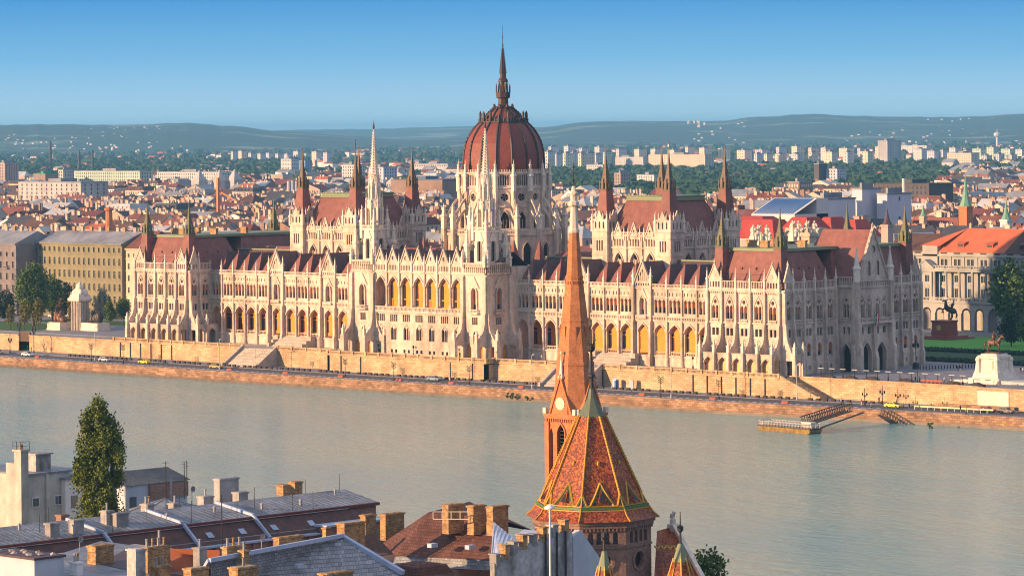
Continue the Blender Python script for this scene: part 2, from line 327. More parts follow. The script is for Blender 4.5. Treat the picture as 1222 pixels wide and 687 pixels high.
# ---- end pavilions
GOLDW = mat('golden_glow_wall', (.66, .44, .20), .9, var=.2, scale=.6)  # golden sunlight under the arcade, put into the wall colour
def pavilion(sg):
    P = node('pavilion', PB)
    m = MB(); xc = sg*120.25; x0, x1 = xc-13.75, xc+13.75
    Fr = F_(0, 0, 1, 0, 0, -1)
    b0 = 5.02
    for k in range(-2, 3): pav_bay(m, Fr, xc+k*b0, b0, abs(k) == 2)
    for e in (-1, 1): m.fbox(Fr, xc+e*12.55, xc+e*13.75, -1, 0, -.2, 23.1) if e > 0 else m.fbox(Fr, x0, xc-12.55, -1, 0, -.2, 23.1)
    for k in range(6):
        s = xc+(k-2.5)*b0; flare(Fr, s, .75)
        pinn(PP.new(1), s, -.35, 22.6, 6.2, .5)
    D = 60.15
    # side that looks downstream (visible)
    Fs = F_(x1, 0, 0, 1, 1, 0)
    if sg > 0:
        sp = 4.5; cs = [1.9] + [1.43+sp*k for k in range(1, 5)]
        edges = [.0, 3.65, 8.15, 12.65, 17.15, 22.9]
        for k, c in enumerate(cs):
            w = edges[k+1]-edges[k] if k < 4 else 4.5
            cc = (edges[k]+edges[k+1])/2 if k < 4 else 19.4
            pav_bay(m, Fs, cc, w, k == 0, 2 if k else 1)
        m.fbox(Fs, 21.65, 23, -1, 0, -.2, 23.1)
        for c in (47.7, 52.2, 56.7): pav_bay(m, Fs, c, 4.5, c > 55, 2)
        m.fbox(Fs, 37.8, 45.45, -1, 0, -.2, 25); m.fbox(Fs, 58.95, 60.2, -1, 0, -.2, 23.1)
        for s in (0.1, 3.65): flare(Fs, s, .7)
        for s in (8.15, 12.65, 17.15, 21.65, 45.45, 49.95, 54.45, 58.95):
            q = PBU.new(3); q.fside(Fs, [(0, -.1), (1.3, -.1), (1.3, 4.2), (.95, 5.0), (.95, 9.5), (.7, 10.3), (.65, 22.4), (0, 23)], s-.38, s+.38)
            x, y, _ = Fs(s, 0, .3); pinn(PP.new(1), x, y, 22.6, 6.2, .5)
        x, y, _ = Fs(3.65, 0, .3); pinn(PP.new(1), x, y, 22.6, 6.2, .5)
        # ---- the projecting portico
        G = MB(); ya, yb, xp = 23.0, 37.8, 140.0
        Fl = F_(134, ya, 1, 0, 0, -1)          # its narrow riverside face
        G.panel(Fl, 0, 6, -.2, 24.9, [arch(2.6, 2.9, .3, 5.6, 8.0), arch(2.1, .9, 15, 18, 18.8), arch(3.2, .9, 15, 18, 18.8), disc(2.65, 19.7, .5), rect(1.8, .8, 10.6, 12.5), rect(3.4, .8, 10.6, 12.5)], .9)
        glaze(Fl, 2.65, 2.3, 15, 20.3, .8, .34); glaze(Fl, 2.6, 2.4, 10.6, 12.5, .7, None, 1, False)
        dq = MB(); dq.poly([Fl(1.1, .3, -.85), Fl(4.1, .3, -.85), Fl(4.1, 8, -.85), Fl(1.1, 8, -.85)]); dq.build('door', GLASSD, P)
        archband(G, Fl, 2.6, 2.9, 5.6, 8.0, .3, 0, .25); archband(G, Fl, 2.65, 2.6, 18.2, 21, .22, 0, .2, 14.9)
        balus(G, Fl, .3, 5.0, 23.6, 26.0, .2, .55, .2); G.fbox(Fl, 0, 6, 0, .4, 23.1, 23.6); G.fbox(Fl, 0, 6, 0, .3, 13.9, 14.25); balus(G, Fl, 1.2, 4.1, 14.2, 15, .25, .45, .2)
        Fp = F_(xp, ya, 0, 1, 1, 0); Wp = yb-ya; c0 = Wp/2
        ws = [c0+d for d in (-4.8, -1.75, 1.75, 4.8)]
        hs = [arch(c-.38, .62, 15, 18, 18.7, 4) for c in ws]+[arch(c+.38, .62, 15, 18, 18.7, 4) for c in ws]+[disc(c, 19.5, .42, 8) for c in ws]+[rect(c, 1.2, 10.6, 12.4) for c in ws]
        hs += [arch(c0-3.2, 4.0, .1, 5.4, 8.3), arch(c0+3.2, 4.0, .1, 5.4, 8.3)]
        G.panel(Fp, 0, Wp, -.2, 24.7, hs, 1.1)
        for c in ws: glaze(Fp, c, 1.6, 15, 20, .8, .3); glaze(Fp, c, 1.2, 10.6, 12.4, .6, None, 1, False); archband(G, Fp, c, 2.0, 18.2, 20.8, .2, 0, .2, 15)
        for e in (-3.2, 3.2):
            archband(G, Fp, c0+e, 4.0, 5.4, 8.3, .35, 0, .35, 0)
            dq = MB(); dq.poly([Fp(c0+e-2, .1, -1.05), Fp(c0+e+2, .1, -1.05), Fp(c0+e+2, 8.3, -1.05), Fp(c0+e-2, 8.3, -1.05)]); dq.build('door', GLASSD, P)
        G.fbox(Fp, .8, Wp-.8, 0, 1.5, 13.3, 13.7); balus(G, Fp, .8, Wp-.8, 13.7, 14.8, 1.35, .5, .22)
        G.fbox(Fp, 0, Wp, 0, .4, 22.9, 23.3); G.fbox(Fp, 0, Wp, 0, .4, 24.6, 25.0)
        for k in range(14): a = 1.0+k*(Wp-2)/13; G.fbox(Fp, a-.12, a+.12, .05, .3, 23.3, 24.6)
        gb = PG.new(9); gh = [disc(c0, 33.2, 1.0, 10), arch(c0-1.9, 1.3, 26.2, 29, 30.3), arch(c0+1.9, 1.3, 26.2, 29, 30.3)]
        tri = [[(1.2, 25), (Wp-1.2, 25), (c0, 38.6)]] + gh
        flat = [p for l in tri for p in l]; b_ = len(gb.v); gb.v += [Fp(a, z, .1) for a, z in flat]
        for t in tessellate_polygon([[Vector((a, z, 0)) for a, z in l] for l in tri]): gb.f.append(tuple(b_+i for i in t)); gb.mi.append(0)
        gb.fpoly(Fp, [(1.3, 25), (Wp-1.3, 25), (c0, 38.3)], -.5, -.4)
        for e in (1, -1): gb.fpoly(Fp, [(c0+e*(c0-1.2), 24.9), (c0+e*(c0-.8), 25.2), (c0, 39.2), (c0, 38.4)], -.4, .45)
        for k in range(9):
            for e in (1, -1): t = k/9; gb.sq(*Fp(c0+e*(c0-1)*(1-t), 0, .1)[:2], [(.2, 25.3+13.6*t), (.2, 25.9+13.6*t)])
        for e in (-1.9, 1.9): archband(gb, Fp, c0+e, 1.3, 29, 30.3, .15, .1, .25, 26.2)
        gb.lathe(*Fp(c0, 0, 0)[:2], [(.25, 38.8), (.4, 39.6), (.1, 40.3)], 6)
        for s, w in ((.2, 1.3), (Wp-.2, 1.3)):
            q = PBU.new(7); q.fside(Fp, [(-.2, -.1), (1.9, -.1), (1.9, 7), (1.4, 8), (1.3, 13), (1.0, 14), (.9, 24.5), (-.2, 25)], s-w/2, s+w/2)
            x, y, _ = Fp(s, 0, .2); z = PP.new(5); z.lathe(x, y, [(.95, 24.6), (.95, 27.8), (1.15, 28), (1.15, 28.4), (.8, 28.8), (.12, 33.2), (.3, 33.4), (.02, 34)], 8)
        q = PBU.new(3); q.fside(Fp, [(0, -.1), (1.5, -.1), (1.5, 4), (1.0, 6), (.7, 13), (0, 13.3)], c0-.6, c0+.6)
        q = PBU.new(3); q.fside(Fl, [(-.2, -.1), (1.3, -.1), (1.3, 7), (.8, 8), (.7, 24), (-.2, 25)], 5.3, 6.3)
        G.panel(F_(134, yb, 1, 0, 0, 1), 0, 6, -.2, 24.9, [], .3)
        G.build('portico', STONE, P)
        # cross roof of the portico, ridge runs back over the pavilion
        r = MB(); yc = (ya+yb)/2; A = [(xp-.3, ya+.6, 25), (xp-.3, yb-.6, 25), (xp-.3, yc, 38.4)]
        B = [(118, ya+.6, 25), (118, yb-.6, 25), (123, yc, 38.4)]
        r.poly([A[0], B[0], B[2], A[2]]); r.poly([A[1], A[2], B[2], B[1]]); r.poly([B[0], B[1], B[2]])
        r.build('gable_roof', ROOF, P)
    else:
        for c in (1.83, 6.5): pav_bay(m, Fs, c, 3.65 if c < 2 else 5.2, c < 2, 1)
        for s in (.1, 3.9): flare(Fs, s, .6)
        x, y, _ = Fs(3.65, 0, .3); pinn(PP.new(1), x, y, 22.6, 6.2, .5)
        m.fbox(Fs, 9.1, D, -1, 0, -.2, 23.1)
    # hidden sides
    m.poly([(x0, 0, -.2), (x0, D, -.2), (x0, D, 23.1), (x0, 0, 23.1)]); m.poly([(x0, D, -.2), (x1, D, -.2), (x1, D, 23.1), (x0, D, 23.1)])
    m.poly([(x0, -.0, 23.1), (x1, 0, 23.1), (x1, D, 23.1), (x0, D, 23.1)])
    # wall brought forward behind the ground-floor arcade; its gold paints the sunlight
    m.build('wall', STONE, P)
    bk = MB(); bk.poly([(x0+.3, -1.9, 0), (x1-.3, -1.9, 0), (x1-.3, -1.9, 5.85), (x0+.3, -1.9, 5.85)]); bk.build('arcade_back_wall', GOLDW, P)
    r = MB(); roofbox(r, x0+1, x1-1, 1.2, 23, 23.3, 33.2, 3.9); roofbox(r, x0+1, x1-1, 22, D-1, 23.3, 33.2, 3.9)
    for k in range(4):                                 # small roof vents
        a = x0+5.5+k*5; r.box(a-.25, a+.25, 2.9, 3.6, 28.2, 28.8, 1)
        a = 6+k*4.2; r.box(x1-3.7, x1-2.9, a-.25, a+.25, 28.2, 28.8, 1)
    r.fbox(Fr, x0+2.4, x1-2.4, -2.55, -2.45, 26.9, 27.0, 1); r.fbox(F_(x1, 0, 0, 1, 1, 0), 3, 21, -2.55, -2.45, 26.9, 27, 1)
    r.build('pavilion_roof', [ROOF, ROOFD], P)
    c = MB(); c.box(x0+4.4, x1-4.4, 4.6, D-4.4, 33.1, 33.9); c.build('roof_cap', COPPER, P)
    for (cx, cy) in ((x0+6.5, 12), (x1-6.5, 16), (x0+8, 20), (xc, 9), (x1-8, 30)):
        q = MB(); q.box(cx-1.3, cx+1.3, cy-.5, cy+.5, 33.8, 35.6); q.box(cx-1.45, cx+1.45, cy-.65, cy+.65, 35.5, 35.8); q.build('chimney', CHIM, P)
    for (tx, ty) in ((xc-10.17, 3.15), (xc+10.17, 3.15), (xc+10.17, D-3.15), (xc-10.17, D-3.15)):
        turret('corner_turret', tx, ty, 24, 34.3, 37.5, 44.5, 2.0, 1.25, P)
CHIM = mat('orange_chimney_brick', (.30, .15, .06), .9, kind='brick', base2=(.56, .34, .14), mortar=(.50, .40, .26), brick=(.42, .19), var=.5, scale=1.2, bump=.3)
pavilion(-1); pavilion(1)

# ---- river wings with open loggias
def wing(sg):
    Wg = node('wing', PB)
    Y = 9.1; Fr = F_(0, Y, 1, 0, 0, -1); m = MB(); w, g = 5.464, 7.17
    pos = [0.0]; seq = list('nnnnngnnngnnnn'); L = {'n': w, 'g': g}
    for i in range(1, len(seq)): pos.append(pos[-1] + (L[seq[i-1]]+L[seq[i]])/2)
    back = MB(); db = 5.0
    xs = []
    for i, (p, k) in enumerate(zip(pos, seq)):
        c = sg*(104.07-p); ww = L[k]; a, b = c-ww/2, c+ww/2
        if k == 'n':
            h = [arch(c, 3.9, 3.5, 9.9, 12.0)] + [arch(c+o, 1.15, 15.2, 18.2, 19.0, 4) for o in (-1.5, 0, 1.5)] + [arch(c+o, .35, 19.9, 20.6, 21.0, 2) for o in (-1.9, -.75, .75, 1.9)]
            m.panel(Fr, a, b, -.2, 22.1, h, .7)
            glaze(Fr, c, 4.1, 15.2, 19, .65, .42, 1.0)
            for o in (-1.5, 0, 1.5): archband(m, Fr, c+o, 1.15, 18.2, 19.0, .12, 0, .16)
            gp = PW.new(.1); gp.poly([Fr(c-2.3, 19.8, -.3), Fr(c+2.3, 19.8, -.3), Fr(c+2.3, 21.1, -.3), Fr(c-2.3, 21.1, -.3)], 1)
            d = PDR.new(5)                             # steep dormer roof over every bay
            zt = 28.6; y1 = Y+.9; y2 = Y+6.2; hw = ww/2-.25
            A, B, T = (c-hw, y1, 22.6), (c+hw, y1, 22.6), (c, y1+3.6, zt); A2, B2, T2 = (c-hw, y2+3, 22.6), (c+hw, y2+3, 22.6), (c, y2+3, zt)
            d.poly([A, B, T], 0); d.poly([A, T, T2, A2], 0); d.poly([B, B2, T2, T], 1)  # sunward slopes red, far slope dark: its shade is painted in
            pinn(d, c, y1+3.6, zt-.1, 1.0, .22)
            # windows at the back of the loggia
            back.poly([Fr(a, 3.5, -db), Fr(b, 3.5, -db), Fr(b, 12.3, -db), Fr(a, 12.3, -db)])
            q = PW.new(1.5); q.fbox(Fr, c-.75, c-.08, -db, -db+.08, 4.6, 8.2, 1); q.fbox(Fr, c+.08, c+.75, -db, -db+.08, 4.6, 8.2, 1)
            q.fbox(Fr, c-.75, c+.75, -db, -db+.08, 8.5, 9.2, 1)
            m.fbox(Fr, c-2.0, c+2.0, -.5, -.35, 3.5, 4.6, 0) if False else balus(m, Fr, c-1.95, c+1.95, 3.5, 4.6, -.4, .6, .12)
        else:
            h = [arch(c, 3.6, 3.5, 9.9, 12.0), arch(c, 1.6, 14.6, 18.0, 19.6)]
            m.panel(Fr, a, b, -.2, 22.6, h, .7)
            glaze(Fr, c, 1.5, 14.6, 19.6, .6, .25, 1.3)
            archband(m, Fr, c, 1.9, 17.9, 20.0, .3, 0, .5, 14.6)
            m.fpoly(Fr, [(c-1.7, 19.2), (c+1.7, 19.2), (c, 22.0)], .0, .3)
            m.fbox(Fr, c-1.7, c+1.7, 0, .9, 13.6, 14.4)
            gb = PG.new(6); hw = 2.9
            gb.panel(F_shift(Fr, .2), c-hw, c+hw, 22.3, 23.6, [rect(c-2.2+.88*j, .45, 22.6, 23.3) for j in range(6)], .4)
            tri = [[(c-hw, 23.6), (c+hw, 23.6), (c, 29.4)]] + [arch(c+o, .5, 23.9, zt_-.5, zt_, 3) for o, zt_ in ((-1.4, 25.6), (-.7, 26.5), (0, 27.3), (.7, 26.5), (1.4, 25.6))]
            flat = [p_ for l in tri for p_ in l]; b_ = len(gb.v); gb.v += [Fr(x_, z_, .2) for x_, z_ in flat]
            for t in tessellate_polygon([[Vector((x_, z_, 0)) for x_, z_ in l] for l in tri]): gb.f.append(tuple(b_+q_ for q_ in t)); gb.mi.append(0)
            gb.fpoly(Fr, [(c-hw, 23.6), (c+hw, 23.6), (c, 29.2)], -.3, -.2)
            for e in (1, -1): gb.fpoly(Fr, [(c+e*hw, 23.4), (c+e*(hw+.25), 23.6), (c, 30.0), (c, 29.2)], -.1, .5)
            pinn(gb, c, Y, 29.4, 1.6, .4)
            d = PDR.new(5); d.poly([(c-hw, Y+.3, 23.5), (c-hw, Y+9, 23.5), (c, Y+9, 29.3), (c, Y+.3, 29.3)], 0); d.poly([(c+hw, Y+.3, 23.5), (c, Y+.3, 29.3), (c, Y+9, 29.3), (c+hw, Y+9, 23.5)], 1)  # same roof both sides; right slope's shade is in its colour
            for e in (-1, 1):
                s = c+e*(ww/2-.35); q = PBU.new(5)
                q.fside(Fr, [(0, -.1), (1.5, -.1), (1.5, 3.6), (1.2, 4.2), (1.2, 12.4), (.9, 13.2), (.8, 22.8), (0, 23.2)], s-.42, s+.42)
                x, y, _ = Fr(s, 0, .35); pinn(PP.new(1.5), x, y, 22.6, 5.4, .62)
            back.poly([Fr(a, 3.5, -db), Fr(b, 3.5, -db), Fr(b, 12.3, -db), Fr(a, 12.3, -db)])
            q = PW.new(1.5); q.fbox(Fr, c-.75, c+.75, -db, -db+.08, 3.7, 8.4, 1)
        archband(m, Fr, c, 3.9 if k == 'n' else 3.6, 9.9, 12.0, .3, 0, .28)
        m.fbox(Fr, a, b, 0, .3, 12.7, 13.1); balus(m, Fr, a+.2, b-.2, 13.1, 14.3, .3, .6, .26); m.fbox(Fr, a, b, 0, .4, 14.2, 14.45)
        m.fbox(Fr, a, b, 0, .25, 3.1, 3.5); m.fbox(Fr, a, b, 0, .35, 19.35, 19.5) if k == 'n' else None
        m.fbox(Fr, a, b, 0, .42, 21.75, 22.15)
        if k == 'n': balus(m, Fr, a+.1, b-.1, 22.15, 23.2, .2, .5, .22)
        for s in ((a, b) if k == 'n' else ()):
            if any(abs(s-t) < .3 for t in xs): continue
            xs.append(s)
        xs2 = None
    sx = sorted(xs)
    for s in sx:
        if any(abs(abs(s)-v) < .4 for v in (GAB_E)): continue
        q = PCOL.new(3); x, y, _ = Fr(s, 0, .25)
        q.lathe(x, y, [(.62, -.1), (.62, .9), (.5, 1.1), (.5, 3.2), (.62, 3.3), (.62, 3.8), (.42, 4.1), (.42, 9.4), (.62, 9.9), (.6, 10.2)], 8)
        q.fbox(Fr, s-.3, s+.3, 0, .62, 10.2, 12.8); q.fbox(Fr, s-.22, s+.22, 0, .5, 12.8, 22.2)
        pinn(PP.new(.8), x, y-.1, 21.9, 4.6, .44)
    # loggia floor, ceiling; body and main roof behind
    xa, xb = (27.5, 107) if sg > 0 else (-107, -27.5)
    m.box(xa, xb, Y+.7, Y+db, 3.3, 3.48); m.box(xa, xb, Y+.7, Y+db, 12.05, 12.3)
    m.box(xa, xb, Y+.0, Y+.69, 11.95, 12.05) if False else None
    m.box(xa, xb, Y+9, Y+16, -.2, 22.4); m.box(xa, xb, Y+1, Y+9.2, 22.2, 22.55)
    m.build('wall', STONE, Wg); back.build('loggia_back_wall', OCHRE, Wg)
    r = MB(); ya, yr, yb = Y+6.5, Y+11.5, Y+17
    r.poly([(xa, ya, 22.5), (xb, ya, 22.5), (xb, yr, 29.2), (xa, yr, 29.2)], 1); r.poly([(xa, yr, 29.2), (xb, yr, 29.2), (xb, yb, 22.5), (xa, yb, 22.5)], 1)
    r.box(xa, xb, yr-.25, yr+.25, 29.1, 29.5, 0); r.build('wing_roof', [COPPER, ROOFD], Wg)
GAB_E = []
for c_ in (75.92, 52.36): GAB_E += [c_-3.585, c_+3.585]
wing(-1); wing(1)

# ---- central block
CB = node('central_block', PB)
Yc = -3.8; Fc = F_(0, Yc, 1, 0, 0, -1); m = MB(); bk = MB(); bc = 5.276
for k in range(-3, 4):
    c = k*bc; a, b = c-bc/2, c+bc/2
    h = [arch(c, 3.9, 14.9, 21.0, 23.6)]
    h += [rect(c+o, .6, 10.5, 12.6) for o in (-1.2, -.4, .4, 1.2)]
    h += [arch(c-.58, 1.0, 5.2, 8.0, 8.8, 4), arch(c+.58, 1.0, 5.2, 8.0, 8.8, 4)]
    h += [rect(c-.9, .9, 1.4, 2.4), rect(c+.9, .9, 1.4, 2.4)]
    m.panel(Fc, a, b, -.2, 25.0, h, .7)
    glaze(Fc, c, 3.2, 10.5, 12.6, .55, None, 1, False); glaze(Fc, c, 2.1, 5.2, 8.8, .5, .0, 1, False); glaze(Fc, c, 2.9, 1.3, 2.5, .4, None, .5, False)
    archband(m, Fc, c, 3.9, 21.0, 23.6, .35, 0, .3); archband(m, Fc, c, 2.1, 8.0, 9.5, .2, 0, .2, 5.2)
    m.fbox(Fc, a, b, 0, .6, 13.1, 13.6); balus(m, Fc, a+.15, b-.15, 13.6, 14.9, .45, .5, .22)
    m.fbox(Fc, a, b, 0, .15, 9.85, 10.05); m.fbox(Fc, a, b, 0, .15, 4.2, 4.45)
    m.fbox(Fc, a, b, 0, .35, 24.7, 25.1)
    g = PG.new(3)
    g.panel(F_shift(Fc, .1), a+.25, b-.25, 25.1, 27.7, [arch(c-1.65+.66*j, .34, 25.5, 26.7, 27.1, 3) for j in range(6)], .4)
    tri = [[(c-2.0, 27.7), (c+2.0, 27.7), (c, 31.8)], disc(c, 29.0, .6, 8)]
    flat = [p_ for l in tri for p_ in l]; b_ = len(g.v); g.v += [Fc(x_, z_, .1) for x_, z_ in flat]
    for t in tessellate_polygon([[Vector((x_, z_, 0)) for x_, z_ in l] for l in tri]): g.f.append(tuple(b_+q_ for q_ in t)); g.mi.append(0)
    g.fpoly(Fc, [(c-2.0, 27.7), (c+2.0, 27.7), (c, 31.6)], -.35, -.25)
    for e in (1, -1): g.fpoly(Fc, [(c+e*2.0, 27.5), (c+e*2.25, 27.7), (c, 32.4), (c, 31.7)], -.1, .4)
    pinn(g, c, Yc, 31.8, 1.2, .3)
    d = PDR.new(2); d.poly([(c-2.2, Yc+.4, 27.5), (c-2.2, Yc+8, 27.5), (c, Yc+8, 31.4), (c, Yc+.4, 31.4)], 1); d.poly([(c+2.2, Yc+.4, 27.5), (c, Yc+.4, 31.4), (c, Yc+8, 31.4), (c+2.2, Yc+8, 27.5)], 1)
    bk.poly([Fc(a, 14.6, -4.3), Fc(b, 14.6, -4.3), Fc(b, 24.5, -4.3), Fc(a, 24.5, -4.3)])
    q = PW.new(3)
    for e in (-.42, .42): q.fpoly(Fc, arch(c+e, .66, 17.0, 20.6, 21.2, 4), -4.28, -4.18, 1)
    q.fpoly(Fc, disc(c, 21.7, .36, 8), -4.28, -4.18, 1); q.fbox(Fc, c-.75, c+.75, -4.28, -4.16, 14.9, 16.6, 1 if k % 3 else 0)
for k in range(-3, 5):
    s = (k-.5)*bc; q = PCOL.new(3); x, y, _ = Fc(s, 0, .1)
    q.lathe(x, y, [(.58, 14.6), (.58, 15.4), (.42, 15.6), (.42, 20.4), (.6, 20.8), (.6, 21.1)], 8); q.fbox(Fc, s-.3, s+.3, 0, .5, 21.1, 25.0)
    pinn(PP.new(1), x, y-.1, 24.9, 5.6, .6)
m.box(-18.5, 18.5, Yc+.7, Yc+4.3, 14.3, 14.6); m.box(-18.5, 18.5, Yc+.7, Yc+4.3, 23.7, 24.0); m.box(-18.5, 18.5, Yc+4.6, 9, -.2, 27.3); m.box(-18.5, 18.5, Yc+.4, 9, 27.0, 27.4)
m.build('wall', STONE, CB); bk.build('loggia_back_wall', OCHRE, CB)
r = MB(); r.poly([(-28, 0, 27.4), (28, 0, 27.4), (28, 7, 31.2), (-28, 7, 31.2)]); r.poly([(-28, 7, 31.2), (28, 7, 31.2), (28, 16, 25), (-28, 16, 25)]); r.build('central_roof', ROOFD, CB)

# ---- the two openwork towers that flank the central block
def tower(sg):
    T = node('tower', PB); T.location = Vector((sg*23.2, .8, 0)) - WL(PB)
    X, Y = sg*23.2, .8; hw = 4.7; m = MB()
    faces = (F_(X, Y-hw-.3, 1, 0, 0, -1), F_(X+hw, Y, 0, 1, 1, 0), F_(X-hw, Y, 0, -1, -1, 0))
    for i, F in enumerate(faces):
        h = [arch(0, 2.1, 15.0, 19.6, 21.4), rect(-.8, .7, 10.6, 12.7), rect(.8, .7, 10.6, 12.7), rect(0, .7, 10.6, 12.7), arch(0, 1.3, 5.0, 7.8, 8.8), arch(-2.6, 2.2, .3, 3.6, 5.0), arch(2.6, 2.2, .3, 3.6, 5.0)]
        m.panel(F, -hw, hw, -.2, 26.6, h, .8)
        glaze(F, 0, 2.0, 15, 21.4, .75, .2, 2.0); glaze(F, 0, 2.4, 10.5, 12.8, .6, None, 1, False); glaze(F, 0, 1.3, 5, 8.8, .5, None, 1, False)
        bq = MB(); bq.poly([F(-3.8, .3, -.78), F(3.8, .3, -.78), F(3.8, 5, -.78), F(-3.8, 5, -.78)]); bq.build('arcade_back_wall', OCHRE, T)
        archband(m, F, 0, 2.1, 19.6, 21.4, .3, 0, .5, 15); m.fpoly(F, [(-2.1, 21.0), (2.1, 21.0), (0, 24.4)], 0, .35)
        m.fbox(F, -1.9, 1.9, 0, 1.0, 13.6, 14.0); balus(m, F, -1.9, 1.9, 14.0, 15.0, .85, .5, .2)
        m.fbox(F, -hw, hw, 0, .5, 24.9, 25.2); balus(m, F, -hw+.3, hw-.3, 25.2, 28.0, .35, .75, .3); m.fbox(F, -hw, hw, 0, .15, 9.6, 9.85)
        m.fbox(F, -hw-.3, hw+.3, -.3, .6, 27.9, 28.25)
        for e in (-1, 1):
            s = e*(hw-.2); flare(F, s, 1.25, 24.6, 4.3)
            x, y, _ = F(s, 0, .3); pinn(PP.new(4), x, y, 27.0, 5.2, .8)
        flare(F, -1.55*1.0 if False else -hw*.42, .5, 9.5, 3.0) if False else None
    m.poly([(X-hw, Y+hw, -.2), (X+hw, Y+hw, -.2), (X+hw, Y+hw, 28), (X-hw, Y+hw, 28)])
    m.box(X-hw, X+hw, Y-hw, Y+hw, 26.9, 27.6)
    m.build('wall', STONE, T)
    # openwork stages
    s1 = MB(); a = 2.55
    for F in (F_(X, Y-a, 1, 0, 0, -1), F_(X+a, Y, 0, 1, 1, 0), F_(X-a, Y, 0, -1, -1, 0), F_(X, Y+a, -1, 0, 0, 1)):
        s1.panel(F, -a, a, 27.5, 37.2, [arch(0, 1.9, 28.6, 33.4, 35.4)], .5)
        archband(s1, F, 0, 1.9, 33.4, 35.4, .25, 0, .3, 28.6); s1.fpoly(F, [(-1.6, 34.4), (1.6, 34.4), (0, 37.6)], 0, .25)
        s1.fbox(F, -.08, .08, -.4, -.3, 28.6, 35); s1.fbox(F, -a-.3, a+.3, -.3, .45, 36.9, 37.3); balus(s1, F, -a-.2, a+.2, 37.3, 38.4, .3, .5, .2)
    s1.build('arcade_stage', STONE2, T)
    q = PW.new(2); q.sq(X, Y, [(a*.7, 27.6), (a*.7, 37)], 1)
    for i in range(4):
        an = math.pi/4+math.pi/2*i; cx, cy = X+5.6*math.cos(an), Y+5.6*math.sin(an)
        z = PP.new(6); pinn(z, cx, cy, 27.5, 11.5, 1.25)
        fb = PBU.new(3)                                # flying arcs to the stage
        pts = []
        for j in range(6):
            t = j/5; rr = 5.4-(5.4-3.3)*t; zz = 30.6+3.6*math.sin(t*math.pi/2); pts.append((rr, zz))
        for j in range(5):
            p0 = (X+pts[j][0]*math.cos(an), Y+pts[j][0]*math.sin(an), pts[j][1]); p1 = (X+pts[j+1][0]*math.cos(an), Y+pts[j+1][0]*math.sin(an), pts[j+1][1]); fb.bar(p0, p1, .5)
        cx, cy = X+3.75*math.cos(an), Y+3.75*math.sin(an)
        pinn(PP.new(5), cx, cy, 34.5, 10.0, .95)
    s2 = MB(); n = 8; rr = 2.25
    s2.lathe(X, Y, [(rr*.62, 37.2), (rr*.62, 46)], n, math.pi/8)
    for i in range(n):
        a0 = 2*math.pi*i/n; Fq = F_(X+math.cos(a0)*rr*math.cos(math.pi/8), Y+math.sin(a0)*rr*math.cos(math.pi/8), -math.sin(a0), math.cos(a0), math.cos(a0), math.sin(a0))
        e = rr*math.sin(math.pi/8)
        s2.panel(Fq, -e, e, 37.3, 45.4, [arch(0, .9, 38.4, 42.5, 43.8, 4)], .35)
        s2.fpoly(Fq, [(-e*.95, 43.4), (e*.95, 43.4), (0, 46.6)], -.05, .2)
        b0 = a0+math.pi/8
        pinn(s2, X+math.cos(b0)*(rr+.35), Y+math.sin(b0)*(rr+.35), 38.5, 9.2, .45)
    s2.lathe(X, Y, [(rr+.2, 45.2), (rr+.2, 45.7), (1.5, 46.2), (1.35, 52.2)], n, math.pi/8)
    for i in range(n):
        b0 = 2*math.pi*i/n+math.pi/8; pinn(s2, X+math.cos(b0)*1.75, Y+math.sin(b0)*1.75, 45.8, 7.6, .36)
        a0 = 2*math.pi*i/n; Fq = F_(X+math.cos(a0)*1.35, Y+math.sin(a0)*1.35, -math.sin(a0), math.cos(a0), math.cos(a0), math.sin(a0)); s2.fpoly(Fq, [(-.5, 50.6), (.5, 50.6), (0, 53.6)], -.1, .15)
    s2.build('lantern_stage', STONE2, T)
    c = MB(); zt = 66.2
    c.lathe(X, Y, [(1.35, 52), (.16, zt)], n, math.pi/8); c.lathe(X, Y, [(.16, zt), (.32, zt+.2), (.1, zt+.4)], 8)
    for i in range(n):
        b0 = 2*math.pi*i/n+math.pi/8
        for j in range(17):
            t = (j+.5)/17.5; r_ = 1.35+(.16-1.35)*t; c.sq(X+math.cos(b0)*(r_+.08), Y+math.sin(b0)*(r_+.08), [(.05, 52+14.2*t), (.17, 52.16+14.2*t), (.05, 52.36+14.2*t)])
    c.build('stone_spire', STONE2, T)
    f = MB(); f.lathe(X, Y, [(.12, zt+.2), (.28, zt+.9), (.32, zt+1.3), (.2, zt+1.7), (.22, zt+2), (.05, zt+2.3), (.03, zt+3.4)], 8); f.bar((X-.3, Y, zt+1.5), (X+.35, Y, zt+1.8), .1); f.build('finial_figure', DARKM, T)
tower(-1); tower(1)
# ---- plain body between towers and wings
b = MB(); b.box(-28, 28, 6, 20, -.2, 27); b.build('main_body', STONE, PB)

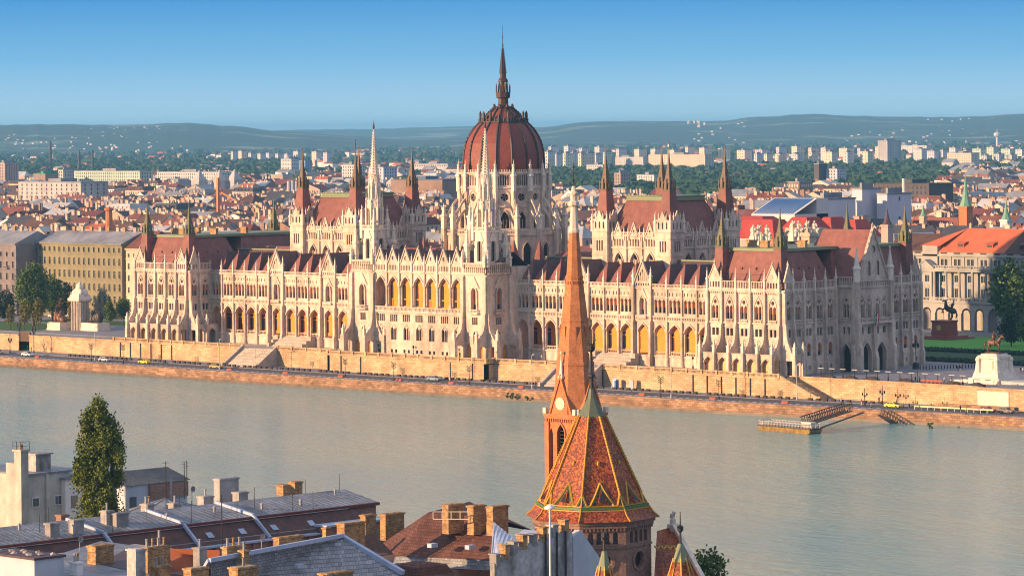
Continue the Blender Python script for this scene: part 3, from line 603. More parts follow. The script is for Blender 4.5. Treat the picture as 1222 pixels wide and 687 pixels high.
# ---- chamber halls with four turrets each
def chamber(sg):
    H = node('chamber_hall', PB); X, Y = sg*63.96, 32.37; H.location = Vector((X, Y, 15)) - WL(PB)
    m = MB(); a = 13.4; cb = 14.9; tw = 5.9
    m.box(X-a+.6, X+a-.6, Y-a+.6, Y+a-.6, 15, 34.8)
    F4 = (F_(X, Y-a, 1, 0, 0, -1), F_(X+a, Y, 0, 1, 1, 0), F_(X-a, Y, 0, -1, -1, 0), F_(X, Y+a, -1, 0, 0, 1))
    for i, F in enumerate(F4):
        sp = 6.0; hs = []
        for k in (-1, 0, 1):
            c = k*sp; hs += [arch(c, 3.0, 21, 28.6, 31.2)] + [rect(c+o, .6, 33.0, 35.0) for o in (-1.5, -.5, .5, 1.5)]
        m.panel(F, -9, 9, 15, 36, hs, .9)
        for k in (-1, 0, 1):
            c = k*sp
            q = PW.new(4); q.fbox(F, c-1.5, c+1.5, -.95, -.85, 21, 31.3, 1)
            tr = MB()
            for e in (-.5, .5): m.fbox(F, c+e-.1, c+e+.1, -.8, -.6, 21, 29.4)
            m.fpoly(F, disc(c, 29.9, .75, 8), -.75, -.6); m.fbox(F, c-1.5, c+1.5, -.8, -.6, 26, 26.25)
            archband(m, F, c, 3.0, 28.6, 31.2, .3, 0, .3, 21)
            q = PW.new(.5); q.fbox(F, c-2, c+2, -.75, -.65, 32.9, 35.1, 1)
            g = PG.new(3)
            tri = [[(c-1.5, 36), (c+1.5, 36), (c, 39.4)], disc(c, 37.2, .45, 6)]
            flat = [p_ for l in tri for p_ in l]; b_ = len(g.v); g.v += [F(x_, z_, .15) for x_, z_ in flat]
            for t in tessellate_polygon([[Vector((x_, z_, 0)) for x_, z_ in l] for l in tri]): g.f.append(tuple(b_+q_ for q_ in t)); g.mi.append(0)
            g.fpoly(F, [(c-1.5, 36), (c+1.5, 36), (c, 39.2)], -.3, -.2)
            for e in (1, -1): g.fpoly(F, [(c+e*1.5, 35.8), (c+e*1.75, 36), (c, 40.0), (c, 39.3)], -.1, .4)
            for e in (-2.2, 2.2, 3.0) if k == 1 else (-2.2, 2.2): x, y, _ = F(c+e, 0, .15); pinn(PP.new(.9), x, y, 34.6, 4.0, .42)
        m.fbox(F, -9, 9, 0, .4, 35.7, 36.15); m.fbox(F, -9, 9, 0, .35, 32.3, 32.7); balus(m, F, -9, 9, 36.1, 37.0, .1, .6, .2)
        for s in (-9, -3, 3, 9): m.fbox(F, s-.25, s+.25, 0, .45, 15, 35.8)
    m.build('wall', STONE, H)
    r = MB(); roofbox(r, X-a+1, X+a-1, Y-a+1, Y+a-1, 36.2, 45.8, 4.6); r.build('hall_roof', ROOF, H)
    c = MB(); h = a-5.4; c.sq(X, Y, [(h+.25, 45.7), (h+.3, 46.1), (h-.1, 46.2), (h-.1, 46.8), (h+.1, 46.9), (h+.1, 47.1)]); 
    for i in range(12): c.sq(X-h+i*2*h/11, Y-h, [(.15, 47), (.05, 47.6)])
    c.build('roof_crest', COPPER, H)
    for ex in (-1, 1):
        for ey in (-1, 1):
            bx, by = X+ex*12.0, Y+ey*12.0; t = MB(); q = 2.9
            for F in (F_(bx, by-q, 1, 0, 0, -1), F_(bx+q, by, 0, 1, 1, 0), F_(bx-q, by, 0, -1, -1, 0), F_(bx, by+q, -1, 0, 0, 1)):
                t.panel(F, -q, q, 15, 37.4, [rect(o, .55, 31.6, 34.6) for o in (-.95, 0, .95)]+[arch(0, 1.3, 22, 27, 28.2)], .5)
                t.fbox(F, -q, q, 0, .3, 37.0, 37.4); t.fbox(F, -q, q, 0, .2, 30.4, 30.7); t.fbox(F, -q, q, 0, .2, 35.2, 35.4)
                t.panel(F, -q*.9, q*.9, 37.4, 40.6, [arch(o, .6, 38.0, 39.4, 40.0, 3) for o in (-1.5, 1.5)]+[arch(0, 1.1, 37.9, 39.9, 40.6, 3)] if False else [arch(o, .6, 38.0, 39.4, 40.0, 3) for o in (-1.5, -.0, 1.5)], .4)
                t.fpoly(F, [(-1.3, 40.5), (1.3, 40.5), (0, 43.2)], -.25, .1)
                for e in (-.45, .45): t.fbox(F, e-.2, e+.2, .1, .18, 40.0, 41.4) if False else None
                for e in (-1.35, 1.35): x, y, _ = F(e, 0, -.1); pinn(t, x, y, 40.4, 2.4, .36)
            w = PW.new(1); w.sq(bx, by, [(q-.45, 16), (q-.45, 40)], 1)
            for fx in (-1, 1):
                for fy in (-1, 1): pinn(PP.new(2.2), bx+fx*(q-.1), by+fy*(q-.1), 37.0, 5.9, .72)
            t.build('corner_pier', STONE, H)
            turret('roof_turret', bx, by, 39.5, 48.9, 52.3, 61, 2.15, 1.25, H)
chamber(-1); chamber(1)

# ---- the dome
LANT = mat('lantern_metal', (.06, .03, .022), .5, var=.3, scale=2)
D = node('dome', PB); DX, DY = 0.0, 32.0; D.location = Vector((0, 2, 25)) 
n = 16; m = MB()
m.lathe(DX, DY, [(13.4, 27), (13.4, 54)], n, math.pi/n) if False else None
rd = 13.3
def ngF(r, i, n=16, off=0.0):
    a0 = 2*math.pi*(i+off)/n; k = r*math.cos(math.pi/n)
    return F_(DX+math.cos(a0)*k, DY+math.sin(a0)*k, -math.sin(a0), math.cos(a0), math.cos(a0), math.sin(a0)), a0
e = rd*math.sin(math.pi/n)
for i in range(n):
    F, a0 = ngF(rd, i)
    h = [arch(0, 2.6, 30.7, 39.6, 42.2), disc(0, 46.3, 1.15, 10)] + [rect(-1.75+.7*j, .42, 49.8, 52.8) for j in range(6)]
    m.panel(F, -e, e, 26, 53.6, h, .7)
    for s in (-.45, .45): m.fbox(F, s-.09, s+.09, -.6, -.45, 30.7, 39.8)
    q = PW.new(5 if -2.6 < math.atan2(math.sin(a0), math.cos(a0)) < .6 else .4); q.fbox(F, -1.4, 1.4, -.75, -.68, 30.7, 42.3, 1); q.fbox(F, -1.3, 1.3, -.75, -.68, 45, 47.6, 1); q.fbox(F, -2.2, 2.2, -.75, -.68, 49.6, 53, 1)
    for k in range(5): m.fpoly(F, [(0, 46.2), (1.1*math.cos(k*1.257), 46.3+1.1*math.sin(k*1.257)), (1.1*math.cos(k*1.257+.22), 46.3+1.1*math.sin(k*1.257+.22))], -.6, -.5)
    m.fpoly(F, disc(-.55, 40.3, .0001, 3), -.1, 0) if False else None
    archband(m, F, 0, 2.6, 39.6, 42.2, .3, 0, .35, 30.7); archband(m, F, 0, 2.9, 46.6, 48.3, .2, 0, .25, 44.6)
    m.fbox(F, -e, e, 0, .45, 43.4, 43.8); m.fbox(F, -e, e, 0, .4, 48.9, 49.3); m.fbox(F, -e, e, 0, .5, 53.2, 53.7)
    for j in range(7): m.fbox(F, -e+.35+j*(2*e-.7)/6-.16, -e+.35+j*(2*e-.7)/6+.16, 0, .3, 53.7, 54.5)
    # pier, pinnacle, flying buttress at every corner
    b0 = a0+math.pi/n; cx, cy = math.cos(b0), math.sin(b0)
    pr = PBU.new(6); pr.bar((DX+cx*13.4, DY+cy*13.4, 26), (DX+cx*13.4, DY+cy*13.4, 53), 1.15)
    pinn(PP.new(6), DX+cx*13.75, DY+cy*13.75, 48.0, 9.4, 1.05)
    ro = 18.3; fb = PBU.new(5); fb.bar((DX+cx*ro, DY+cy*ro, 24), (DX+cx*ro, DY+cy*ro, 38.6), 1.1); pinn(PP.new(6), DX+cx*ro, DY+cy*ro, 37.0, 7.6, 1.25)
    for z0, z1 in ((36.2, 42.8), (39.0, 46.0)):
        for j in range(5):
            t0, t1 = j/5, (j+1)/5; f = lambda t: (ro-.3-(ro-13.6)*t, z0+(z1-z0)*(1-(1-t)**1.7))
            (ra, za), (rb, zb) = f(t0), f(t1); fb.bar((DX+cx*ra, DY+cy*ra, za), (DX+cx*rb, DY+cy*rb, zb), .6)
    F2, _ = ngF(17.2, i); e2 = 17.2*math.sin(math.pi/n)
    m.panel(F2, -e2, e2, 22, 35.4, [arch(0, 2.4, 26.4, 31.0, 33.2)], .6)
    q = PW.new(2 if -2.6 < math.atan2(math.sin(a0), math.cos(a0)) < .6 else .3); q.fbox(F2, -1.3, 1.3, -.7, -.6, 26.4, 33.3, 1)
    archband(m, F2, 0, 2.4, 31, 33.2, .25, 0, .3, 26.4); m.fbox(F2, -e2, e2, 0, .4, 35.2, 35.6); balus(m, F2, -e2+.1, e2-.1, 35.6, 36.7, .2, .6, .2)
    m.poly([F2(-e2, 35.4, 0), F2(e2, 35.4, 0), F(e, 37.2, 0), F(-e, 37.2, 0)])
m.lathe(DX, DY, [(rd-.2, 53.3), (12.3, 53.9), (12, 54.0)], n, math.pi/n)
m.build('drum', STONE, D)
prof = [(12.1, 53.6), (12.15, 57), (11.95, 59.5), (11.35, 62.2), (10.35, 64.4), (9.1, 66.3), (7.9, 67.6), (6.9, 68.5), (5.7, 69.8), (4.5, 71.2), (3.3, 72.2), (2.6, 72.8)]
s = MB(); s.lathe(DX, DY, prof, n, math.pi/n); s.build('dome_shell', DOMER, D)
for i in range(n):
    b0 = 2*math.pi*(i+.5)/n; q = MB()
    pts = [(DX+math.cos(b0)*(r_+.06), DY+math.sin(b0)*(r_+.06), z_) for r_, z_ in prof]
    q.tube(pts, [.36]*6+[.28]*6, 5)
    for k, (r_, z_) in enumerate(prof[:-1]):
        for t in (.2, .7):
            r2, z2 = prof[k+1]; rr_, zz_ = r_+(r2-r_)*t, z_+(z2-z_)*t; q.sq(DX+math.cos(b0)*(rr_+.3), DY+math.sin(b0)*(rr_+.3), [(.08, zz_-.1), (.14, zz_+.1), (.02, zz_+.35)])
    q.build('dome_rib', DARKM, D)
q = MB(); q.lathe(DX, DY, [(7.0, 68.1), (7.35, 68.3), (7.35, 68.7), (6.8, 69.0)], n, math.pi/n)
for i in range(n): b0 = 2*math.pi*(i+.5)/n; q.sq(DX+math.cos(b0)*7.0, DY+math.sin(b0)*7.0, [(.35, 68.4), (.45, 69.3), (.25, 69.5), (.3, 70.3 if i % 2 else 71.0), (.05, 70.9 if i % 2 else 71.8)])
for i in range(n*2): b0 = math.pi*i/n; q.sq(DX+math.cos(b0)*7.0, DY+math.sin(b0)*7.0, [(.16, 68.6), (.1, 69.7)])
q.build('dome_gallery', DARKM, D)
q = MB(); q.lathe(DX, DY, [(3.0, 72.3), (3.1, 72.9), (1.7, 73.3), (1.55, 75.4), (2.2, 75.7), (2.3, 77.3), (1.2, 77.4)], 8, .39)
for i in range(8):
    b0 = math.pi*i/4+.39; q.bar((DX+math.cos(b0)*1.5, DY+math.sin(b0)*1.5, 77), (DX+math.cos(b0)*1.2, DY+math.sin(b0)*1.2, 80.5), .3)
    q.sq(DX+math.cos(b0)*2.15, DY+math.sin(b0)*2.15, [(.16, 77.2), (.14, 79.0), (.02, 80)]); q.sq(DX+math.cos(b0)*2.9, DY+math.sin(b0)*2.9, [(.3, 72.8), (.3, 73.5), (.05, 73.9)])
    for j in range(14): t = j/14; r_ = .85*(1-t)+.12; q.sq(DX+math.cos(b0)*(r_+.1), DY+math.sin(b0)*(r_+.1), [(.04, 83+7.5*t), (.13, 83.2+7.5*t), (.03, 83.4+7.5*t)])
q.lathe(DX, DY, [(.6, 77.3), (.6, 80.3), (1.6, 80.4), (1.5, 81), (1.0, 81.6), (.95, 83), (.12, 91)], 8, .39)
q.build('lantern', LANT, D)
q = MB(); q.lathe(DX, DY, [(.12, 90.8), (.3, 91.2), (.1, 91.6), (.08, 93.3), (.24, 93.6), (.07, 93.9), (.05, 97.2)], 6); q.build('finial', BLACKM, D)

# ---- inner roofs between the halls and the dome, little red cone turrets
ir = MB(); ir.box(-92, 92, 24, 48, -.2, 24.4); ir.box(-106, 106, 44, 60, -.2, 22); ir.build('inner_body', STONE, PB)
for x0, x1, y0, y1, z0, z1, ins in ((-46, -19, 22, 42, 24.5, 30.5, 7), (19, 46, 22, 42, 24.5, 30.5, 7), (-108, -80, 22, 36, 22.5, 30, 6), (80, 108, 22, 36, 22.5, 30, 6)):
    q = MB(); roofbox(q, x0, x1, y0, y1, z0, z1, ins); q.build('inner_roof', ROOF, PB)
for sx in (-1, 1):
    for px_, py_ in ((19.5, 16), (24, 22), (14, 13.5)):
        q = node('cone_turret', PB); q.location = Vector((sx*px_, py_, 24)) - WL(PB)
        t = MB(); t.lathe(sx*px_, py_, [(1.5, 20), (1.5, 27.6), (1.7, 27.8)], 8); t.build('turret_wall', OCHRE if px_ == 19.5 else STONE, q)
        t = MB(); t.lathe(sx*px_, py_, [(1.9, 27.7), (.06, 34.4)], 8); t.build('turret_roof', ROOF, q)
for p_ in (PW, PBU, PG, PP, PDR, PCOL): p_.finish()
# ---- flags
HFR, HFW, HFG = mat('flag_red', (.55, .02, .03), .8), mat('flag_white', (.8, .8, .78), .8), mat('flag_green', (.02, .16, .06), .8)
def flag(x, y, z, h, w, fh, label, hang=False, ang=0.0, group='striped flags on the palace'):
    t = thing('flag', label, 'flag', (x, y, z), group)
    p = MB()
    if hang: p.tube([(x, y, z), (x+1.6, y-.6, z+1.2)], .06, 6)
    else: p.tube([(x, y, z), (x, y, z+h)], .07, 6)
    p.build('flag_pole', BLACKM, t)
    c, s_ = math.cos(ang), math.sin(ang); m = MB(); nx = 8
    for b in range(3):
        for i in range(nx):
            def P(u, v):
                if hang: return (x+1.5+.25*math.sin(u*5)+(v-.5)*.9, y-.6+.15*math.cos(u*6+v), z+1.1-u*w)
                q_ = .22*math.sin(u*7)*u; return (x+c*u*w - s_*q_, y+s_*u*w + c*q_, z+h-.1-fh*(1-v)-.25*u*u)
            m.poly([P(i/nx, 1-b/3), P((i+1)/nx, 1-b/3), P((i+1)/nx, 1-(b+1)/3), P(i/nx, 1-(b+1)/3)], b)
    m.build('cloth', [HFR, HFW, HFG], t, True)
flag(-52.1, 20.5, 61, 2.6, 2.4, 1.4, 'small striped flag on the turret of the hall left of the dome', ang=math.pi*.75)
flag(75.9, 20.5, 60.6, 1.8, 2.8, 1.7, 'larger striped flag flying on the turret of the hall right of the dome', ang=math.pi*.75)
flag(141.4, 29.0, 15.0, 0, 3.6, 0, 'striped flag hanging limp from the balcony of the shaded side portico', hang=True)
# ================================================================ light, sky, air
SUN_PHI, SUN_EL = R(25), R(10.5)
tow = Vector((-math.sin(SUN_PHI)*math.cos(SUN_EL), -math.cos(SUN_PHI)*math.cos(SUN_EL), math.sin(SUN_EL)))
sl = bpy.data.lights.new('sun', 'SUN'); sl.energy = 4.8; sl.angle = R(.6); sl.color = (1.0, .62, .335)
so = bpy.data.objects.new('sun', sl); COL.objects.link(so); so.location = (0, 0, 300); so.rotation_euler = tow.to_track_quat('Z', 'Y').to_euler()
wd = bpy.data.worlds.new('World'); SC.world = wd; wd.use_nodes = True; NT = wd.node_tree; N = NT.nodes; L = NT.links
bg = N['Background']; sk = N.new('ShaderNodeTexSky'); sk.sky_type = 'NISHITA'; sk.sun_disc = False
sk.sun_elevation = SUN_EL; sk.sun_rotation = math.atan2(tow.x, tow.y); sk.air_density = 1.0; sk.dust_density = .6; sk.ozone_density = 3.0; sk.altitude = 200
tcn = N.new('ShaderNodeTexCoord'); sx = N.new('ShaderNodeSeparateXYZ'); L.new(tcn.outputs['Generated'], sx.inputs[0])
mr = N.new('ShaderNodeMapRange'); mr.inputs['From Min'].default_value = -.01; mr.inputs['From Max'].default_value = .30; L.new(sx.outputs[2], mr.inputs['Value'])
rp = N.new('ShaderNodeValToRGB'); L.new(mr.outputs[0], rp.inputs['Fac'])
els = rp.color_ramp.elements; els[0].position = 0.0; els[0].color = (.38, .49, .56, 1); els[1].position = 1; els[1].color = (.36, .39, .50, 1)
for p_, c_ in ((.045, (.31, .47, .58)), (.10, (.13, .33, .53)), (.165, (.028, .20, .46)), (.24, (.03, .17, .43)), (.45, (.14, .26, .48))): e = els.new(p_); e.color = c_+(1,)
sc_ = N.new('ShaderNodeMixRGB'); sc_.blend_type = 'MULTIPLY'; sc_.inputs[0].default_value = 1; sc_.inputs[2].default_value = (8, 8, 8, 1); L.new(rp.outputs[0], sc_.inputs[1])
mx = N.new('ShaderNodeMixRGB'); mx.inputs[0].default_value = .97; L.new(sk.outputs[0], mx.inputs[1]); L.new(sc_.outputs[0], mx.inputs[2])
bg.inputs['Strength'].default_value = .10
L.new(mx.outputs[0], bg.inputs['Color'])
SC.view_settings.view_transform = 'Standard'; SC.view_settings.look = 'None'; SC.view_settings.exposure = .95; SC.view_settings.gamma = 1
SC.cycles.filter_width = 1.05; SC.cycles.volume_bounces = 0; SC.cycles.max_bounces = 6
hb = MB(); hb.box(-24000, 5000, -2500, 26000, -14, 135)
hm = bpy.data.materials.new('haze_air'); hm.use_nodes = True; hn = hm.node_tree; hn.nodes.remove(hn.nodes['Principled BSDF'])
pv = hn.nodes.new('ShaderNodeVolumePrincipled'); pv.inputs['Color'].default_value = (.22, .60, 1.0, 1); pv.inputs['Density'].default_value = 5.6e-5; pv.inputs['Anisotropy'].default_value = .0
hn.links.new(pv.outputs[0], hn.nodes['Material Output'].inputs['Volume'])
hb.build('haze', hm, None, kind='stuff')

# ================================================================ river, quay, terraces, plaza
def struct(m, name, mats, kind='structure'): return m.build(name, mats, None, kind=kind)
ZR, ZW, ZP = -4.5, -7.5, .5
QE = [(-2500, -44), (-600, -36), (-216, -30.5), (-134, -31.5), (-60, -32), (0, -31), (134, -27.5), (200, -21), (330, -13), (2500, 60)]
def ye(x):
    for (a, b), (c, d) in zip(QE, QE[1:]):
        if x <= c: return b+(d-b)*(x-a)/(c-a)
    return QE[-1][1]
WAT = bpy.data.materials.new('river_water'); WAT.use_nodes = True; nt = WAT.node_tree; N = nt.nodes; L = nt.links; bs = N['Principled BSDF']
bs.inputs['Roughness'].default_value = .12; bs.inputs['IOR'].default_value = 1.33; bs.inputs['Specular IOR Level'].default_value = .5
geo = N.new('ShaderNodeNewGeometry')
mp = N.new('ShaderNodeMapping'); mp.inputs['Scale'].default_value = (.006, .012, 1); L.new(geo.outputs['Position'], mp.inputs[0])
n1 = N.new('ShaderNodeTexNoise'); n1.inputs['Scale'].default_value = 1; n1.inputs['Detail'].default_value = 6; n1.inputs['Roughness'].default_value = .6; L.new(mp.outputs[0], n1.inputs['Vector'])
r1 = N.new('ShaderNodeValToRGB'); r1.color_ramp.elements[0].position = .35; r1.color_ramp.elements[1].position = .65
r1.color_ramp.elements[0].color = (.15, .34, .33, 1); r1.color_ramp.elements[1].color = (.30, .43, .375, 1); L.new(n1.outputs['Fac'], r1.inputs['Fac']); L.new(r1.outputs['Color'], bs.inputs['Base Color'])
mp2 = N.new('ShaderNodeMapping'); mp2.inputs['Rotation'].default_value = (0, 0, R(-44)); mp2.inputs['Scale'].default_value = (.16, .45, 1); L.new(geo.outputs['Position'], mp2.inputs[0])
n2 = N.new('ShaderNodeTexNoise'); n2.inputs['Scale'].default_value = 1.0; n2.inputs['Detail'].default_value = 7; n2.inputs['Roughness'].default_value = .62; n2.inputs['Distortion'].default_value = .4; L.new(mp2.outputs[0], n2.inputs['Vector'])
mr_ = N.new('ShaderNodeMapRange'); mr_.inputs['From Min'].default_value = .3; mr_.inputs['From Max'].default_value = .7; mr_.inputs['To Min'].default_value = .25; mr_.inputs['To Max'].default_value = 1.0; L.new(n1.outputs['Fac'], mr_.inputs['Value'])
bp = N.new('ShaderNodeBump'); bp.inputs['Distance'].default_value = 1.9; L.new(mr_.outputs[0], bp.inputs['Strength']); L.new(n2.outputs['Fac'], bp.inputs['Height']); L.new(bp.outputs['Normal'], bs.inputs['Normal'])
w = MB(); w.poly([(-4000, -372, ZW), (4000, -372, ZW), (4000, 200, ZW), (-4000, 200, ZW)]); struct(w, 'river', WAT)
# quay wall and lower road
q = MB(); rd_ = MB(); sw_ = MB(); pa_ = MB()
xs = [-2500, -900, -500, -340, -216, -175, -134, -97, -60, -30, 0, 45, 90, 134, 167, 200, 260, 330, 800, 2500]
for a, b in zip(xs, xs[1:]):
    ya, yb = ye(a), ye(b)
    q.poly([(a, ya-1.2, ZW-2), (b, yb-1.2, ZW-2), (b, yb, ZR+.1), (a, ya, ZR+.1)])
    q.poly([(a, ya, ZR+.1), (b, yb, ZR+.1), (b, yb+.7, ZR+.1), (a, ya+.7, ZR+.1)])
    q.poly([(a, ya+.7, ZR+.1), (b, yb+.7, ZR+.1), (b, yb+.7, ZR-.2), (a, ya+.7, ZR-.2)])
    sw_.poly([(a, ya+.7, ZR), (b, yb+.7, ZR), (b, yb+4.2, ZR), (a, ya+4.2, ZR)]); sw_.poly([(a, ya+4.2, ZR), (b, yb+4.2, ZR), (b, yb+4.2, ZR-.12), (a, ya+4.2, ZR-.12)])
    rd_.poly([(a, ya+4.2, ZR-.12), (b, yb+4.2, ZR-.12), (b, yb+15.5, ZR-.12), (a, ya+15.5, ZR-.12)])
    sw_.poly([(a, ya+15.5, ZR-.12), (b, yb+15.5, ZR-.12), (b, yb+15.5, ZR), (a, ya+15.5, ZR)]); sw_.poly([(a, ya+15.5, ZR), (b, yb+15.5, ZR), (b, 60, ZR), (a, 60, ZR)])
struct(q, 'quay_wall', QUAYW); wb = MB()
for a, b in zip(xs, xs[1:]): wb.poly([(a, ye(a)-1.25, ZW-2), (b, ye(b)-1.25, ZW-2), (b, ye(b)-.86, ZW+.75), (a, ye(a)-.86, ZW+.75)])
struct(wb, 'quay_wall_foot', mat('wet_dark_stone', (.09, .065, .045), .5, var=.5, scale=.4))
if 1: pass; struct(rd_, 'road', ASPH); struct(sw_, 'pavement', PAVE)
x = -330
while x < 180:                                          # painted dashes beside the quay
    y = ye(x)+5.0; y2 = ye(x+1.1)+5.0; pa_.poly([(x, y, ZR-.112), (x+1.15, y2, ZR-.112), (x+1.15, y2+1.3, ZR-.112), (x, y+1.3, ZR-.112)]); x += 2.2
struct(pa_, 'road_markings', WHITEP)
RAIL = mat('rail_steel', (.12, .10, .09), .5); t = MB()
for a, b in zip(xs, xs[1:]):
    for o in (7.0, 8.45, 10.4, 11.85): t.poly([(a, ye(a)+o, ZR-.1), (b, ye(b)+o, ZR-.1), (b, ye(b)+o+.12, ZR-.1), (a, ye(a)+o+.12, ZR-.1)])
struct(t, 'tram_track', RAIL)
# plaza and terrace sheets
STP = mat('terrace_paving', (.42, .36, .30), .9, kind='brick', base2=(.5, .43, .36), mortar=(.3, .26, .22), brick=(1.5, .8), var=.2, scale=.3)
g = MB(); g.poly([(-900, -6.3, ZP), (-134, -6.3, ZP), (-134, 420, ZP), (-900, 420, ZP)]); g.poly([(-134, 60.5, ZP), (141, 60.5, ZP), (141, 420, ZP), (-134, 420, ZP)])
g.poly([(134.2, -.9, ZP), (900, -.9, ZP), (900, 420, ZP), (141, 420, ZP), (141, 60, ZP), (134.2, 60, ZP)]); struct(g, 'plaza', PAVE)
def wallrun(name, pts, z0, z1, label, cap=True, bal=False, th=1.0):
    m = MB()
    for (xa, ya), (xb, yb) in zip(pts, pts[1:]):
        L_ = math.hypot(xb-xa, yb-ya); ux, uy = (xb-xa)/L_, (yb-ya)/L_; F = F_(xa, ya, ux, uy, uy, -ux)
        m.fbox(F, 0, L_, -th, 0, z0, z1)
        if cap: m.fbox(F, -.1, L_+.1, -th-.1, .25, z1-.35, z1+.05)
        if bal:
            n_ = max(1, int(L_/5.2)); st = L_/n_
            for i in range(n_+1): m.fbox(F, st*i-.35, st*i+.35, -.5, .3, z1, z1+1.25)
            for i in range(n_): balus(m, F, st*i+.35, st*i+st-.35, z1+.05, z1+1.1, -.1, .42, .2, .2)
    o = m.build(name, RAMP, None, label=label, cat='wall', rel=True)
    if bal:
        for s_ in [sg_*120.25+(k_-2.5)*5.02 for sg_ in (-1, 1) for k_ in range(6)]+[-27, -18.6, 18.6, 27.6]:
            for (xa, ya), (xb, yb) in zip(pts, pts[1:]):
                if xb > xa+1 and xa < s_ < xb: y_ = ya+(yb-ya)*(s_-xa)/(xb-xa); d_ = MB(); d_.box(s_-.1, s_+.1, y_-.3, y_-.02, z0+.3, z1-.4); d_.build('drain_pipe', DRN, o)
    return o
tr = MB()                                               # terrace slab in front of the palace
tr.box(-134, 134.1, -5.4, 12, ZP-.6, ZP-.0); tr.box(-33, 33, -9, -5.41, ZP-.6, ZP); struct(tr, 'terrace', STP)
DRN = mat('drain_iron', (.06, .05, .045), .7)
S1, S2 = (-74.5, -58.5), (58.5, 74.5)
wallrun('terrace_wall', [(-136, -6.4), (S1[0], -6.4)], ZR-.3, ZP, 'stone terrace wall with balustrade under the far end pavilion', bal=True)
wallrun('terrace_wall', [(S1[1], -6.4), (-33, -6.4), (-33, -9.6), (33, -9.6), (33, -6.4), (41, -5.9), (S2[0], -5.9)], ZR-.3, ZP, 'stone terrace wall projecting in front of the central block with seven arches', bal=True)
wallrun('terrace_wall', [(S2[1], -5.9), (100, -6.4), (137.5, -6.4)], ZR-.3, ZP, 'stone terrace wall with balustrade under the near end pavilion', bal=True)
for k, (a, b) in enumerate((S1, S2)):                   # projecting river stairs
    m = MB(); n = 16; y0, y1 = -6.4, -14.2
    for i in range(n):
        ya = y0+(y1-y0)*i/n; z = ZP-(ZP-ZR)*i/n; m.box(a+.9, b-.9, ya+(y1-y0)/n, ya, ZR-.2, z)
    F = F_(a, y0, 1, 0, 0, -1)
    for s in (0, b-a-.9): m.fside(F, [(0, ZR-.2), (8.9, ZR-.2), (8.9, ZR+.9), (7.9, ZR+1.0), (0, ZP+1.2)], s, s+.9)
    m.build('river_stairs', STP, None, label=('broad stone stairs from the far wing terrace down to the quay', 'broad stone stairs down to the quay just right of the orange spire')[k], cat='stairs', rel=True)
    m = MB(); zc = 3.4; yb_ = 8.9
    for i in range(10): m.box(a+1, b-1, yb_-4.6*(i+1)/10, yb_-4.6*i/10, ZP, zc-(zc-ZP)*i/10)
    for s in (a, b-1): m.box(s, s+1, yb_-5.4, yb_, ZP, ZP+1.1); m.box(s, s+1, yb_-3.6, yb_-.0, ZP+1.1, ZP+2.0); m.box(s, s+1, yb_-1.8, yb_, ZP+2.0, ZP+3.3)
    m.build('entrance_stairs', STP, None, label=('stepped entrance stairs below the far wing arcade', 'stepped entrance stairs below the near wing arcade right of the orange spire')[k], cat='stairs', rel=True)
# wall right of the palace: stair, long plaza wall, white panel
m = MB(); n = 16
for i in range(n): m.box(137.5+12*i/n, 137.5+12*(i+1)/n, -5.6, -1.2, ZR-.2, ZP-(ZP-ZR)*i/n)
F = F_(137.5, -6.5, 1, 0, 0, -1); m.fpoly(F, [(0, ZR-.2), (13.8, ZR-.2), (13.8, ZR+.8), (12.5, ZR+.9), (0, ZP+.9)], -.9, .0)
m.build('quay_stairs', RAMP, None, label='stone stairs descending to the quay beside the near end pavilion', cat='stairs', rel=True)
wallrun('plaza_wall', [(137, -1.2), (197, -1.2)], ZR-.3, ZP+.3, 'long golden stone plaza wall right of the palace')
wallrun('plaza_wall', [(197, -1.2), (197.2, -3.4), (216.5, -3.4)], ZR-.3, ZP+.3, 'projecting plaza wall carrying the white panel under the rider pedestal')
m = MB(); m.box(199.5, 209, -3.62, -3.42, ZR+.2, ZP-.5); m.build('stone_panel', STONE2, None, label='white stone panel set in the plaza wall below the rider statue', cat='panel', rel=True)
m = MB()
for i in range(12): m.box(217+9*i/12, 217+9*(i+1)/12, -3.3, 1.5, ZR-.2, ZP-(ZP-ZR)*i/12)
m.fpoly(F_(216.6, -3.4, 1, 0, 0, -1), [(0, ZR-.2), (10.5, ZR-.2), (9.5, ZR+.7), (0, ZP+.6)], -.0, .8)
m.build('quay_stairs', RAMP, None, label='stone stairs down to the quay at the right edge past the white panel', cat='stairs', rel=True)
wallrun('plaza_wall', [(226, -1.2), (900, -1.2)], ZR-.3, ZP+.3, 'plaza wall continuing beyond the last stairs')
# left of the palace
wallrun('plaza_wall', [(-179.4, -6.4), (-136, -6.4)], ZR-.3, ZP+.2, 'golden stone plaza wall below the white column monument')
wallrun('plaza_wall', [(-196, -6.4), (-185, -6.4)], ZR-.3, ZP+.2, 'short piece of stone wall between the underpass and the left stairs')
wallrun('plaza_wall', [(-900, -6.4), (-206, -6.4)], ZR-.3, ZP+.2, 'stone plaza wall left of the far left stairs')
GATEB = mat('rusty_brown_steel', (.10, .055, .035), .7, var=.2, scale=1)
m = thing('underpass_gate', 'dark opening with a rusty brown beam in the left plaza wall', 'gate', (-182, -4, ZR))
b = MB(); b.box(-185, -179.4, -6.2, -5.6, ZP-2.0, ZP+1.1); b.build('beam', GATEB, m)
b = MB(); b.box(-185, -179.4, -1.5, -1.2, ZR, ZP); b.box(-185.2, -185, -6.2, -1.2, ZR, ZP); b.box(-179.4, -179.2, -6.2, -1.2, ZR, ZP); b.build('passage', BLACKM, m)
m = MB(); n = 14
for i in range(n): m.box(-206+9.5*i/n, -206+9.5*(i+1)/n, -5.2, -1.6, ZR-.2, ZP-(ZP-ZR)*i/n)
